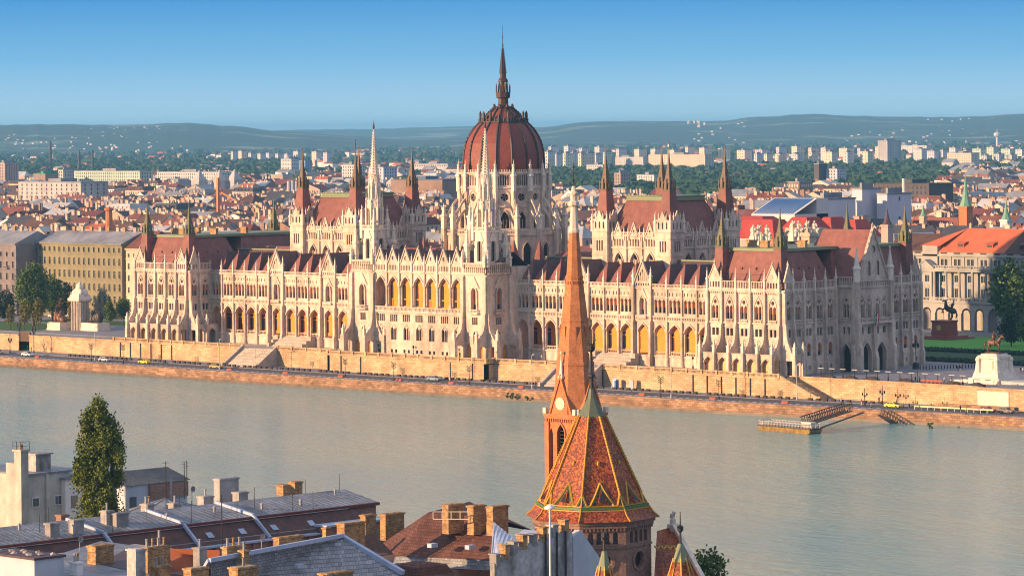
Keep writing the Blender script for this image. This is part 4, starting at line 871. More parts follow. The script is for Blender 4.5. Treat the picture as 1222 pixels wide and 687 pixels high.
m.fpoly(F_(-206, -6.4, 1, 0, 0, -1), [(0, ZR-.2), (10, ZR-.2), (10, ZR+.6), (0, ZP+.5)], -.8, 0); m.box(-206, -196, -1.7, -1.2, ZR-.2, ZP-.1)
m.build('quay_stairs', RAMP, None, label='stone stairs down to the quay at the far left beside the dark opening', cat='stairs', rel=True)
# lawns
def sheet(name, mt, x0, x1, y0, y1, z, kind='structure'):
    m = MB(); m.poly([(x0, y0, z), (x1, y0, z), (x1, y1, z), (x0, y1, z)]); return struct(m, name, mt, kind)
GRASS2 = mat('park_grass', (.035, .09, .02), .95, base2=(.07, .15, .03), scale=.3, bump=.4)
sheet('lawn', GRASS2, -330, -202, 8, 40, ZP+.03); sheet('lawn', GRASS2, -250, -160, 48, 66, ZP+.03)
sheet('path', STP, -330, -150, .5, 7, ZP+.035)
sheet('lawn', GRASS, 30, 230, 106, 166, ZP+.03); sheet('lawn', mat('dark_hedge_lawn', (.03, .07, .02), .95, var=.35, scale=.5, bump=.5), 60, 260, 72, 103, ZP+.05)
sheet('flower_bed', mat('yellow_flowers', (.22, .26, .03), .95, var=.3, scale=1), 60, 92, 170.5, 174, ZP+.06, 'stuff')
# far ground, hills
GND = mat('city_ground', (.16, .15, .14), .95, var=.3, scale=.01)
g = MB(); g.poly([(-24000, 62, -.6), (5000, 62, -.6), (5000, 26000, -.6), (-24000, 26000, -.6)]); struct(g, 'ground', GND)
bk = MB(); bk.poly([(-600, -2400, -3), (4000, -2400, -3), (4000, -372, -3), (-600, -372, -3)]); bk.poly([(-600, -372, -3), (4000, -372, -3), (4000, -372, -13), (-600, -372, -13)]); struct(bk, 'near_bank_ground', ASPH)
HILL = mat('wooded_hill', (.028, .055, .02), .95, base2=(.26, .27, .17), scale=.0019, detail=10)
HILL.node_tree.nodes['Color Ramp'].color_ramp.elements[0].position = .55; HILL.node_tree.nodes['Color Ramp'].color_ramp.elements[1].position = .63
def ridge(name, pts, dist, depthw, zb=-1, seed=1, foot=.35):
    """pts: (pixel x, ridge height in metres above the camera's eye level) at the given distance; a real band of hills"""
    q_ = random.Random(seed); m = MB(); cols = []; n = 120
    for i in range(n+1):
        px = -160 + 1540*i/n
        for (a, b), (c, d) in zip(pts, pts[1:]):
            if a <= px <= c: h = b+(d-b)*(0.5-.5*math.cos(math.pi*(px-a)/(c-a)))
        h = h + CZ + q_.uniform(-1, 1)*2.0 + 3*math.sin(i*.31+seed)
        row = []
        for t, k in ((0, 0), (.2, .16), (.4, .38), (.6, .66), (.8, .88), (1, 1), (1.3, .9)):
            d_ = ray(px, 155); p = CAM + d_*(dist - depthw*(1-t)); kk = k + ((.03*math.sin(i*.23+t*9+seed)+q_.uniform(-.012, .012)) if 0 < t < 1 else 0); row.append((p.x, p.y, zb + (h-zb)*kk))
        cols.append(row)
    for a, b in zip(cols, cols[1:]):
        for j in range(6): m.poly([a[j], b[j], b[j+1], a[j+1]])
    o = struct(m, name, HILL); 
    for p in o.data.polygons: p.use_smooth = True
ridge('hills', [(-200, 33), (0, 36), (110, 34), (215, 40), (280, 22), (330, 0), (500, -30), (1500, -60)], 13500, 4500, seed=3)
ridge('hills', [(-200, -40), (500, -40), (640, 10), (700, 30), (860, 34), (905, 50), (960, 56), (1040, 45), (1130, 44), (1300, 55), (1500, 50)], 15500, 5500, seed=5)
ridge('hills', [(-200, -60), (200, -10), (420, 14), (560, 20), (640, 14), (760, -5), (1500, -20)], 19500, 5000, seed=9)
# ================================================================ THE CITY BEHIND
WALLS = [('cream', mat('wall_cream', (.56, .48, .36), .9, var=.15, scale=.15, stain=.3)), ('pale grey', mat('wall_pale_grey', (.45, .44, .43), .9, var=.15, scale=.15, stain=.3)),
 ('sand coloured', mat('wall_sand', (.46, .37, .28), .9, var=.15, scale=.15, stain=.3)), ('white', mat('wall_white', (.70, .68, .64), .9, var=.1, scale=.15, stain=.25)),
 ('pink', mat('wall_pink', (.46, .34, .29), .9, var=.15, scale=.15, stain=.3)), ('brown', mat('wall_brown', (.27, .18, .13), .9, var=.2, scale=.15, stain=.3)),
 ('bare brick', mat('wall_brick', (.30, .19, .14), .9, var=.25, scale=.3, stain=.3))]
ROOFS = [('rust red', mat('roof_rust', (.21, .078, .058), .85, var=.3, scale=.15, stain=.35)), ('dark brown', mat('roof_brown', (.10, .055, .042), .85, var=.3, scale=.15, stain=.2)),
 ('grey tin', mat('roof_tin', (.24, .25, .27), .5, var=.25, scale=.15, stain=.35)), ('maroon', mat('roof_maroon', (.16, .05, .045), .85, var=.3, scale=.15, stain=.3)),
 ('blackish slate', mat('roof_slate', (.055, .055, .065), .7, var=.3, scale=.15)), ('orange tiled', mat('roof_orange', (.40, .12, .055), .85, var=.25, scale=.15, stain=.3)), ('pale metal', mat('roof_pale', (.42, .43, .44), .5, var=.2, scale=.15, stain=.3))]
WIN = mat('far_window', (.05, .05, .06), .3)
def window_grid(m, F, w, z0, z1, d, st=3.4, sp=2.9, mi=1):  # flat window quads, merged into the wall mesh they sit on
    nz = int((z1-z0-.8)/st); nx = int((w-1)/sp)
    for i in range(nz):
        for j in range(nx):
            a = (w-nx*sp)/2 + sp*(j+.5) - w/2; z = z1-1.0-st*i; m.poly([F(a-.55, z-1.9, d), F(a+.55, z-1.9, d), F(a+.55, z, d), F(a-.55, z, d)], mi)
def house_parts(x, y, w, d, h, rh, shape, q, wins=True, chim=3):
    wl, rf, ch = MB(), MB(), []
    wl.box(x-w/2, x+w/2, y-d/2, y+d/2, -.6, h)
    if wins:
        window_grid(wl, F_(x, y-d/2, 1, 0, 0, -1), w, max(0, h-11), h, .06); window_grid(wl, F_(x+w/2, y, 0, 1, 1, 0), d, max(0, h-11), h, .06)
    x0, x1, y0, y1 = x-w/2-.3, x+w/2+.3, y-d/2-.4, y+d/2+.4; zt = h+rh
    if shape == 'gabled':
        rf.poly([(x0, y0, h), (x1, y0, h), (x1, y, zt), (x0, y, zt)]); rf.poly([(x0, y1, h), (x0, y, zt), (x1, y, zt), (x1, y1, h)])
        wl.poly([(x0+.3, y0, h), (x0+.3, y1, h), (x0+.3, y, zt-.1)]); wl.poly([(x1-.3, y0, h), (x1-.3, y1, h), (x1-.3, y, zt-.1)])
    elif shape == 'cross-gabled':
        rf.poly([(x0, y0, h), (x0, y1, h), (x, y1, zt), (x, y0, zt)]); rf.poly([(x1, y0, h), (x, y0, zt), (x, y1, zt), (x1, y1, h)])
        wl.poly([(x0, y0+.3, h), (x1, y0+.3, h), (x, y0+.3, zt-.1)]); wl.poly([(x0, y1-.3, h), (x1, y1-.3, h), (x, y1-.3, zt-.1)])
    elif shape == 'hipped':
        k = min(w, d)*.42
        a = [(x0,y0,h),(x1,y0,h),(x1,y1,h),(x0,y1,h)]
        if w >= d: r0, r1 = (x0+k, y, zt), (x1-k, y, zt); rf.poly([a[0], a[1], r1, r0]); rf.poly([a[2], a[3], r0, r1]); rf.poly([a[1], a[2], r1]); rf.poly([a[3], a[0], r0])
        else: r0, r1 = (x, y0+k, zt), (x, y1-k, zt); rf.poly([a[0], a[1], r0]); rf.poly([a[1], a[2], r1, r0]); rf.poly([a[2], a[3], r1]); rf.poly([a[3], a[0], r0, r1])
    elif shape == 'mansard':
        k = 1.8; b = [(x0+k,y0+k,h+rh*.75),(x1-k,y0+k,h+rh*.75),(x1-k,y1-k,h+rh*.75),(x0+k,y1-k,h+rh*.75)]; a = [(x0,y0,h),(x1,y0,h),(x1,y1,h),(x0,y1,h)]
        for i in range(4): j = (i+1) % 4; rf.poly([a[i], a[j], b[j], b[i]])
        rf.poly(b)
        for i in range(max(1, int(w/4))): rf.box(x0+2+i*4, x0+3.2+i*4, y0+.3, y0+2, h+.8, h+2.1)
    else:
        rf.box(x0, x1, y0, y1, h, h+.5); rf.box(x-w*.2, x+w*.15, y-d*.2, y+d*.2, h+.5, h+2.8)
    for i in range(chim):
        c = MB(); cx, cy = x+q.uniform(-.46, .46)*w, y+q.uniform(-.12, .12)*d; cw, cd = q.uniform(.5, 1.4), q.uniform(.3, .5); zc = zt+q.uniform(.3, .9)
        c.box(cx-cw, cx+cw, cy-cd, cy+cd, h, zc); c.box(cx-cw-.1, cx+cw+.1, cy-cd-.1, cy+cd+.1, zc, zc+.2)
        for k in range(int(cw*2)): c.box(cx-cw+.2+k*.9, cx-cw+.5+k*.9, cy-.15, cy+.15, zc+.2, zc+.7)
        ch.append(c)
    return wl, rf, ch
SIL = [(-60, 286), (0, 286), (20, 280), (48, 274), (150, 274), (152, 292), (250, 296), (300, 300), (346, 292), (348, 262), (508, 258), (510, 296), (528, 296), (532, 215), (678, 220), (682, 292), (704, 296), (708, 256), (880, 256), (884, 292), (1000, 294), (1002, 280), (1040, 276), (1060, 292), (1096, 292), (1100, 284), (1150, 274), (1300, 274)]
def sil(px):
    for (a, b), (c, d) in zip(SIL, SIL[1:]):
        if a <= px <= c: return b+(d-b)*(px-a)/max(1e-6, c-a)
    return 290
PLACES = [(60, 'above the grey balcony house'), (110, 'above the olive block, left'), (150, 'above the olive block, right'), (200, "behind the far pavilion's left turret"), (250, "behind the far pavilion's right turret"), (300, 'over the far wing roof'), (352, 'beside the left hall'),
 (400, 'behind the left hall'), (440, 'behind the slim white spire'), (500, "behind the left hall's right end"), (535, 'just left of the dome'), (690, 'just right of the dome'), (730, 'left of the right hall'), (800, 'behind the right hall'), (870, "behind the right hall's right end"),
 (905, 'right of the right hall'), (945, 'over the near pavilion roof'), (1000, 'behind the near pavilion'), (1050, 'above the portico gable'), (1100, 'right of the portico gable'), (1160, 'above the arcaded palace'), (1400, 'above the arcaded palace, right')]
def place(px):
    for a, b in PLACES:
        if px < a: return b
USED = []     # (x, y, radius) kept free for the named buildings
used_labels = set()
def uniq(make, tries=60):
    for i in range(tries):
        l = make(i)
        if l not in used_labels: used_labels.add(l); return l
    used_labels.add(l+' too'); return l
# ---- named buildings of the middle distance: box given by pixel extent at a chosen real distance
def slab(name, label, px0, px1, ytop, dist, wallm, d=16, roofm=None, kind='building', st=3.0, sp=3.2, wins=True, rot=0, group=None, part2=None, hmin=8, winm=None):
    pa, pb = at_d(px0, ytop, dist), at_d(px1, ytop, dist); z = pa.z
    xm, ym = (pa.x+pb.x)/2, (pa.y+pb.y)/2; app = (px1-px0)/FPX*dist
    w = app/ (math.cos(YAW) if rot == 0 else 1)           # frontage along X seen obliquely
    dd = d; w = max(6, (app - dd*abs(math.sin(YAW)))/math.cos(YAW))
    t = thing(name, label, kind, (xm, ym, -.6), group); m = MB(); m.box(xm-w/2, xm+w/2, ym-dd/2, ym+dd/2, -.6, z)
    if wins:
        for F, ww in ((F_(xm, ym-dd/2, 1, 0, 0, -1), w), (F_(xm+w/2, ym, 0, 1, 1, 0), dd)): window_grid(m, F, ww, max(0, z-34), z, .15, st, sp)
    m.build('wall', [wallm, winm or WIN], t); r = MB(); r.box(xm-w/2-.3, xm+w/2+.3, ym-dd/2-.3, ym+dd/2+.3, z, z+.7)
    r.box(xm-w*.1, xm+w*.1, ym-dd*.3, ym+dd*.3, z+.7, z+3.0); r.build('roof', roofm or ROOFS[2][1], t)
    USED.append((xm, ym, w/2+6, dd/2+6)); return t, xm, ym, w, dd, z
LAV = mat('lavender_render', (.50, .50, .56), .85, var=.08, scale=.1); MINT = mat('mint_render', (.42, .52, .42), .85, var=.15, scale=.05)
HIW = mat('panel_white', (.52, .52, .51), .85, var=.08, scale=.05); HIB = mat('panel_beige', (.66, .55, .42), .85, var=.08, scale=.05); DKB = mat('dark_brown_cladding', (.05, .03, .03), .5, var=.3, scale=.2)
GLR = mat('blue_skylight_glass', (.03, .13, .36), .5, var=.2, scale=.4, spec=.15)
# glass roofed bank, white office complex, dark office block
def wedge(px0, px1, y0, y1, dist, label):
    p = at_d((px0+px1)/2, y0, dist); w = (px1-px0)/FPX*dist/.72; zt = p.z; zb = at_d(px0, y1, dist-10).z
    t = thing('glass_roof_building', label, 'building', (p.x, p.y, -.6)); m = MB(); m.box(p.x-w/2, p.x+w/2, p.y-9, p.y+14, -.6, zb); m.box(p.x-w/2, p.x+w/2, p.y+6, p.y+14, -.6, zt+.4); m.build('wall', HIW, t)
    n = 13
    r = MB(); r.poly([(p.x-w/2, p.y-9, zb+.1), (p.x+w/2, p.y-9, zb+.1), (p.x+w/2, p.y+6, zt+.2), (p.x-w/2, p.y+6, zt+.2)]); r.build('roof', HIW, t)
    for i in range(n):
        a, b = p.x-w/2+1+i*(w-2)/n, p.x-w/2+1+(i+.62)*(w-2)/n; q = MB(); q.poly([(a, p.y-8.6, zb+.4), (b, p.y-8.6, zb+.4), (b, p.y+5.6, zt+.35), (a, p.y+5.6, zt+.35)]); q.build('skylight', GLR, t)
    USED.append((p.x, p.y, w/2+5, 16))
wedge(914, 962, 238, 256, 1500, 'building with a slanted roof of blue glass strips right of the right hall')
slab('office_building', 'large windowless pale lavender office block, left wing, beside the glass roof', 962, 1022, 238, 1560, LAV, 22, wins=False)
slab('office_building', 'tallest pale lavender office block above the portico gable', 1018, 1050, 226, 1580, LAV, 14, wins=False)
slab('office_building', 'pale lavender office block with flat roof and one dark opening at its right end', 1048, 1086, 232, 1580, LAV, 18, sp=9, st=9)
slab('office_building', 'long dark brown glass office block behind the lavender offices', 1046, 1136, 220, 2100, DKB, 24, ROOFS[4][1], winm=GLASSB)
slab('office_building', 'brown and white banded office block right of the right hall', 940, 970, 218, 2300, WALLS[5][1], 14, st=5, sp=2.2, winm=HIW)
slab('office_building', 'dark brown tower block with a pale stair shaft beyond the banded offices', 972, 986, 196, 3300, DKB, 12)
slab('office_building', 'pale grey low block beside the dark brown tower block', 986, 1010, 202, 3300, LAV, 14)
slab('tower_block', 'tall slab tower with white gable wall and dark grid facade on the horizon at right', 1047, 1076, 168, 5200, WALLS[1][1], 34, sp=4, st=4)
slab('apartment_block', 'orange beige apartment slab right of the tall slab tower', 1131, 1168, 183, 5000, HIB, 20)
slab('apartment_block', 'long white slab just right of the tall slab tower', 1076, 1112, 174, 6800, HIW, 20, sp=6)
for i, (a, b, y) in enumerate(((1170, 1184, 186), (1186, 1199, 184), (1201, 1214, 185), (1215, 1235, 187))):
    slab('apartment_block', ('white apartment tower left of three others behind the arena hall', 'white apartment tower second along behind the arena hall', 'white apartment tower third along behind the arena hall', 'white apartment tower cut by the right edge of the picture')[i], a, b, y, 5200, HIW, 14, group='white apartment towers at the right edge')
t, xm, ym, w, dd, z = slab('arena_hall', 'long sand coloured hall with a low hipped grey roof left of the right edge', 1122, 1194, 204, 3900, WALLS[2][1], 40, wins=True, sp=5, st=6)
r = MB(); roofbox(r, xm-w/2+8, xm+w/2-8, ym-dd/2+4, ym+dd/2-4, z+.7, z+9, 12); r.build('upper_roof', ROOFS[2][1], t)
slab('apartment_block', 'long pale mint slab with rows of small windows beyond the left rooftops', 84, 186, 205, 3300, MINT, 16)
slab('apartment_block', 'long white slab with rows of small windows right of the mint slab', 184, 278, 206, 3350, HIW, 16)
slab('apartment_block', 'grey white block with balconies left of the mint slab', 70, 90, 203, 3400, WALLS[1][1], 16)
slab('apartment_block', 'brown blocks at the left edge with a pale top storey', -6, 22, 195, 3600, WALLS[4][1], 18)
slab('sports_hall', 'low building with a bright green roof beyond the left rooftops', 40, 70, 208, 3300, WALLS[5][1], 16, mat('green_sheet_roof', (.03, .30, .16), .6), wins=False)
slab('office_building', 'white office block with blue end wall left of the left hall', 335, 357, 190, 4600, HIW, 14, st=5)
slab('office_building', 'pale blue glass office slab beside the white office block', 355, 372, 192, 4700, mat('blue_cladding', (.14, .28, .45), .4), 12)
slab('hospital_block', 'white grid fronted block behind the slim white spire, left part', 408, 436, 197, 3300, HIW, 14)
slab('hospital_block', 'pale blue grid fronted block behind the slim white spire, right part', 440, 474, 200, 3250, LAV, 18)
slab('palace', 'long grey brown palace with flat roof between the left hall and the dome', 494, 552, 196, 4300, WALLS[1][1], 26, st=6)
slab('warehouse', 'long dark blue roofed warehouse between the left hall and the dome', 466, 552, 215, 2700, WALLS[5][1], 22, mat('blue_grey_roof', (.07, .10, .16), .5), wins=False)
slab('warehouse', 'long grey blue roofed market hall at the left above the rooftops', 18, 132, 218, 2600, WALLS[1][1], 26, ROOFS[2][1], sp=6)
slab('apartment_block', 'cream slab block above the hall right of the dome, broad with balconies', 775, 850, 185, 4700, HIB, 18)
slab('apartment_block', 'narrower cream slab block left of the broad one above the right hall', 722, 776, 188, 4800, HIW, 16)
slab('apartment_block', 'pale blue white low building beyond the park trees right of the dome', 700, 728, 197, 4400, HIW, 14)
slab('school_building', 'white school building with rows of windows among trees above the right hall', 760, 790, 209, 3400, HIW, 12)
slab('apartment_block', 'cream and brown stepped apartment house left of the right hall turret', 733, 753, 207, 3100, WALLS[4][1], 14)
slab('apartment_block', 'yellow white apartment tower in the park belt right of the right hall', 1006, 1024, 186, 5600, mat('yellow_render', (.55, .50, .22), .85), 16)
slab('apartment_block', 'slim white apartment tower at the left end of the right park belt', 917, 932, 187, 5600, HIW, 14)
# belts of panel housing on the plain, each block a thing
k_ = 0
def belt(px0, px1, y0, dist, wmin, wmax, gap, mats, what, grp, seed, dy=2.5, dd_=14):
    global k_; q = random.Random(seed); px = px0; i = 0
    words = ['first', 'second', 'third', 'fourth', 'fifth', 'sixth', 'seventh', 'eighth', 'ninth', 'tenth', 'eleventh', 'twelfth', 'thirteenth', 'fourteenth', 'fifteenth', 'sixteenth', 'seventeenth', 'eighteenth', 'nineteenth', 'twentieth', 'twenty-first', 'twenty-second', 'twenty-third', 'twenty-fourth']
    while px < px1 and i < 24:
        w = q.uniform(wmin, wmax); mt_, mn = q.choice(mats)
        slab('tower_block', '%s %s, %s' % (words[i], what, mn+' block'), px, px+w, y0+q.uniform(-dy, dy), dist+q.uniform(-150, 150), mt_, dd_, group=grp, st=4.5, sp=4.5)
        px += w + q.uniform(*gap); i += 1
MX = [(HIW, 'white'), (HIB, 'cream'), (MINT, 'pale green'), (LAV, 'pale blue')]
belt(276, 390, 182, 6600, 7, 12, (0, 2), MX, 'from left in the high rise estate left of the left hall', 'high rise estate left of the left hall', 1, 2)
belt(640, 722, 183, 4700, 6, 11, (0, 3), MX, 'from left in the estate right of the dome', 'estate right of the dome', 2, 3)
belt(655, 1050, 177, 5900, 9, 19, (2, 11), MX[:2]+MX[3:], 'from left in the long pale estate row', 'distant pale estate on the plain', 3, 2.5, 20)
belt(900, 1048, 183, 4950, 8, 18, (2, 8), MX[:2], 'from left in the nearer row right of the right hall', 'nearer estate row right of the right hall', 4, 2)
belt(1090, 1222, 178, 5500, 9, 18, (0, 3), MX, 'from left in the estate at the right edge', 'estate near the right edge', 6, 2.5)
# slim verticals
def shaft(name, label, px, y0, y1, dist, r0, r1, m_, cat, top=None, tm=None, n=10):
    p = at_d(px, y0, dist); b_ = MB(); zb = max(-.6, at_d(px, y1, dist).z); 
    t = thing(name, label, cat, (p.x, p.y, -.6)); b_.lathe(p.x, p.y, [(r0, -.6), (r0, zb), (r1, p.z)], n); b_.build('shaft', m_, t)
    if top: c = MB(); c.lathe(p.x, p.y, [(a, p.z+b) for a, b in top], n); c.build('cap', tm or m_, t)
BRK = mat('chimney_brick', (.45, .17, .07), .9, var=.2, scale=.3); CONC = mat('concrete', (.40, .40, .40), .9, var=.1, scale=.2)
shaft('factory_chimney', 'stout orange brick chimney with steel ring above the olive yellow block', 130, 249, 285, 1500, 1.7, 1.5, BRK, 'chimney', [(1.5, -1), (2.1, -.6), (2.1, .2), (1.2, .6)])
shaft('factory_chimney', 'tall dark chimney left of two others on the far plain at left', 60, 168, 190, 6200, 3.2, 2.2, DARKM, 'chimney')
shaft('church_spire', 'thin dark church spire between two chimneys on the far plain at left', 94.5, 179, 200, 5200, 3, .3, DARKM, 'church', [(3, -12), (3.2, -11), (.3, 2)], n=6)
shaft('factory_chimney', 'tall dark chimney right of the thin church spire at left', 110.5, 179, 200, 5200, 2.2, 1.6, DARKM, 'chimney')
shaft('water_tower', 'white water tower with round head at the far right horizon', 1190, 163, 173, 9000, 3.5, 3.5, HIW, 'tower', [(3, -2), (9, 2), (9, 8), (5, 11), (1, 12), (.8, 20)])
shaft('power_chimney', 'left pale cylinder of three beside the left hall', 345, 216, 234, 2300, 1.6, 1.5, CONC, 'chimney')
shaft('power_chimney', 'middle pale cylinder of three beside the left hall', 349.5, 215.5, 234, 2300, 1.6, 1.5, CONC, 'chimney')
shaft('power_chimney', 'right pale cylinder of three beside the left hall', 354, 216, 234, 2300, 1.6, 1.5, CONC, 'chimney')
shaft('factory_chimney', 'slim pale chimney rising from the dark brown glass office block', 1078.5, 213, 236, 1900, 1.1, .9, HIB, 'chimney')
def church(label, px, ytip, ysp, ybase, dist, hw, mw, ms):
    p = at_d(px, ytip, dist); zs, zb = at_d(px, ysp, dist).z, at_d(px, ybase, dist).z
    t = thing('church_tower', label, 'church', (p.x, p.y, -.6)); m = MB(); m.sq(p.x, p.y, [(hw, -.6), (hw, zs-1), (hw*1.15, zs-.8), (hw*1.15, zs)]); m.build('tower_wall', mw, t)
    m = MB(); m.lathe(p.x, p.y, [(hw*1.3, zs), (hw*.75, zs+(p.z-zs)*.22), (hw*.45, zs+(p.z-zs)*.45), (.05, p.z)], 8, .39); m.build('spire', ms, t); USED.append((p.x, p.y, hw+5, hw+5))
GSP = mat('bright_copper', (.16, .33, .22), .6, var=.15, scale=.5)
church('church tower with tall green copper spire over a red brick belfry above the palace', 1152, 208, 246, 262, 1500, 2.2, BRK, GSP)
church('church tower with green spire and white belfry near the right edge', 1200.5, 238, 262, 274, 1450, 1.8, WALLS[3][1], GSP)
church('small green spire above the right end of the portico roof', 1101.5, 243, 258, 266, 1500, 1.2, WALLS[0][1], GSP)
church('small dark church spire with cross right of the portico gable', 1058.5, 247, 268, 282, 1300, 1.6, WALLS[4][1], ROOFD)
# white tent roofs and a crane at left
for i, px in enumerate((238, 262, 280)):
    p = at_d(px, 203-i*.5, 3000); m = MB(); m.sq(p.x, p.y, [(5, -.6), (5, p.z-9), (2.6, p.z-5), (.3, p.z)]); m.build('tent_roof', WALLS[1][1], None, label=('leftmost of three white peaked tent roofs beyond the rooftops', 'middle one of three white peaked tent roofs beyond the rooftops', 'rightmost of three white peaked tent roofs beyond the rooftops')[i], cat='tent', rel=True, group='white tent roofs')
p = at_d(260, 212, 1900); t = thing('tower_crane', 'orange lattice crane mast among the rooftops left of the left hall', 'crane', (p.x, p.y, 0))
m = MB(); m.bar((p.x, p.y, 0), (p.x, p.y, p.z), 1.3); m.build('mast', mat('crane_orange', (.5, .2, .04), .6), t); m = MB(); m.bar((p.x-3, p.y, p.z-6), (p.x+11, p.y+4, p.z-13), .7); m.build('jib', MT['crane_orange'], t)
# museum with statue groups behind the near pavilion
MU = thing('museum_building', 'warm stone museum with statue groups and red roofs behind the near pavilion', 'museum', (60, 215, -.6))
def onpx(px, py, dist): return at_d(px, py, dist)
m = MB(); a = onpx(941, 277, 1170); b_ = onpx(982, 277, 1170); cx, cy = (a.x+b_.x)/2, (a.y+b_.y)/2
m.box(cx-6.5, cx+6.5, cy-6, cy+6, -.6, a.z); m.box(cx-7.2, cx+7.2, cy-6.7, cy+6.7, a.z-1.2, a.z-.5); m.box(cx-5, cx+5, cy-5, cy+5, a.z, a.z+1.5); m.build('corner_block', WALLS[0][1], MU)
def figure(m, x, y, z, h, s=0):
    m.lathe(x, y, [(h*.26, z), (h*.24, z+h*.3), (h*.15, z+h*.5), (h*.2, z+h*.68), (h*.2, z+h*.78), (h*.07, z+h*.84)], 7); m.blob((x, y, z+h*.91), (h*.085, h*.085, h*.1), 3+s, 7, 5, jag=.05)
    m.bar((x+h*.15, y, z+h*.75), (x+h*.34, y-h*.1, z+h*(.55+.4*(s % 2))), h*.1); m.bar((x-h*.15, y, z+h*.75), (x-h*.28, y, z+h*.45), h*.1)
for i, px in enumerate((899, 905, 915, 946, 953, 963, 972)):
    p = onpx(px, 277 if px > 930 else 282, 1165); m = MB(); m.sq(p.x, p.y, [(1.2, p.z-3), (1.0, p.z)]); figure(m, p.x, p.y, p.z-.3, 4.2, i); figure(m, p.x+1.3, p.y, p.z-1.5, 3, i+1); m.build('statue_group', STONE2, MU)
m = MB(); p = onpx(905, 282, 1168); m.box(p.x-7, p.x+9, p.y-3, p.y+8, -.6, p.z-1.5); m.build('side_block', WALLS[2][1], MU)
RRED = mat('bright_red_roof', (.33, .045, .035), .7, var=.2, scale=.2)
for (x0, x1, yt, yb, ds) in ((880, 945, 262, 284, 1260), (938, 985, 259, 280, 1230), (976, 1012, 259, 282, 1260), (1008, 1040, 262, 282, 1330), (880, 930, 258, 268, 1400)):
    pa, pb = onpx(x0, yt, ds), onpx(x1, yt, ds); zb = onpx(x0, yb, ds).z; cx, cy = (pa.x+pb.x)/2, (pa.y+pb.y)/2; w = (x1-x0)/FPX*ds/.72*.8
    q = MB(); q.box(cx-w/2+.5, cx+w/2-.5, cy-7.5, cy+7.5, -.6, zb); q.build('wing_wall', WALLS[0][1], MU); q = MB(); roofbox(q, cx-w/2, cx+w/2, cy-8, cy+8, zb, pa.z, 4.5); q.build('roof', RRED, MU); USED.append((cx, cy, w/2+2, 10))
# ---- ordinary houses on a street grid, nearest 300 in view as things, the rest one mass
cand = []; q = random.Random(11)
Y = 128.0; row = 0
while Y < 3600:
    dp = q.choice((12, 14, 16)); step = 27 if Y < 1500 else 36
    xa = CX + (Y-CY)*math.tan(YAW-.165) - 60; xb = CX + (Y-CY)*math.tan(YAW+.165) + 60
    X = xa
    while X < xb:
        w = q.uniform(13, 27)
        if (X//7) % 19 < 2: X += 12; continue            # cross streets
        x, y = X+w/2, Y+q.uniform(-3, 3); X += w + (0 if q.random() < .75 else q.uniform(3, 14))
        if y < 240 and x > -215: continue
        if y < 118 and x <= -215: continue
        if any(abs(x-u[0]) < u[2]+w/2 and abs(y-u[1]) < u[3]+dp/2 for u in USED): continue
        D_ = depth((x, y)); far = D_ > 2300
        h = q.choice((15.5, 17, 18.5, 20, 21.5))*(1 if not far else q.uniform(.55, 1.0)); rh = q.uniform(2.5, 5.5)
        px, py = project((x, y, h+rh))
        if px < -25 or px > 1250: continue
        if py > sil(px)+3: continue
        if (640 < px < 745 or 925 < px < 1130) and D_ > 2750: continue
        if 745 <= px <= 925 and D_ > 2250: continue
        if far and q.random() < (D_-2300)/2200: continue
        cand.append((D_, x, y, w, dp, h, rh, px, py))
    Y += step; row += 1
cand.sort(); print('houses', len(cand))
far_m = {i: MB() for i in range(1)}; FARW = MB(); allm = [m_ for _, m_ in WALLS]+[m_ for _, m_ in ROOFS]+[WIN]; nW = len(WALLS); wi = len(allm)-1
shapes = ['gabled', 'hipped', 'cross-gabled', 'mansard', 'flat']
nwords = ['no', 'one', 'two', 'three', 'four', 'five', 'six']
FAR = MB(); ni = 0
for (D_, x, y, w, dp, h, rh, px, py) in cand:
    s = q.choices(shapes, (5, 3, 2, 2, 1.5))[0]; wa = q.choices(range(len(WALLS)), (4, 3, 4, 3, 2, 1, 1.2))[0]; ra = q.choices(range(len(ROOFS)), (2.2, 4, 3.5, 2, 3, .7, 2.6))[0]; nc = q.randint(2, 6) if D_ < 2600 else q.randint(0, 3)
    if ni < 290 and -10 < px < 1232:
        band = 'close' if D_ < 1480 else 'middling' if D_ < 1650 else 'further'
        def mk(i):
            global st_
            s_, wa_, ra_, nc_ = (s, wa, ra, nc) if i == 0 else (q.choice(shapes), q.randrange(len(WALLS)), q.randrange(len(ROOFS)), q.randint(1, 6))
            st_ = (s_, wa_, ra_, nc_)
            return '%s %s house, %s %s roof, %s chimneys, %s' % (band, WALLS[wa_][0], ROOFS[ra_][0], s_, nwords[nc_], place(px))
        lb = uniq(mk); s, wa, ra, nc = st_
        wl, rf, ch = house_parts(x, y, w, dp, h, rh, s, q, True, nc)
        t = thing('city_house', lb, 'house', (x, y, -.6), 'city houses behind the palace'); wl.build('wall', [WALLS[wa][1], WIN], t); rf.build('roof', ROOFS[ra][1], t)
        for c in ch: c.build('chimney', WALLS[q.choice((0, 2, 4, 6))][1], t)
        ni += 1
    else:
        wl, rf, ch = house_parts(x, y, w, dp, h, rh, s, q, D_ < 3200, nc)
        b = len(FAR.v); FAR.v += wl.v; FAR.f += [tuple(b+i for i in f) for f in wl.f]; FAR.mi += [wa if k == 0 else wi for k in wl.mi]
        FAR.add(rf, mi=nW+ra)
        for c in ch: FAR.add(c, mi=q.choice((0, 2, 4, 6)))
FAR.build('distant_housing', allm, None, kind='stuff', group='city houses behind the palace', label='mass of small distant houses and roofs reaching to the plain', cat='houses')
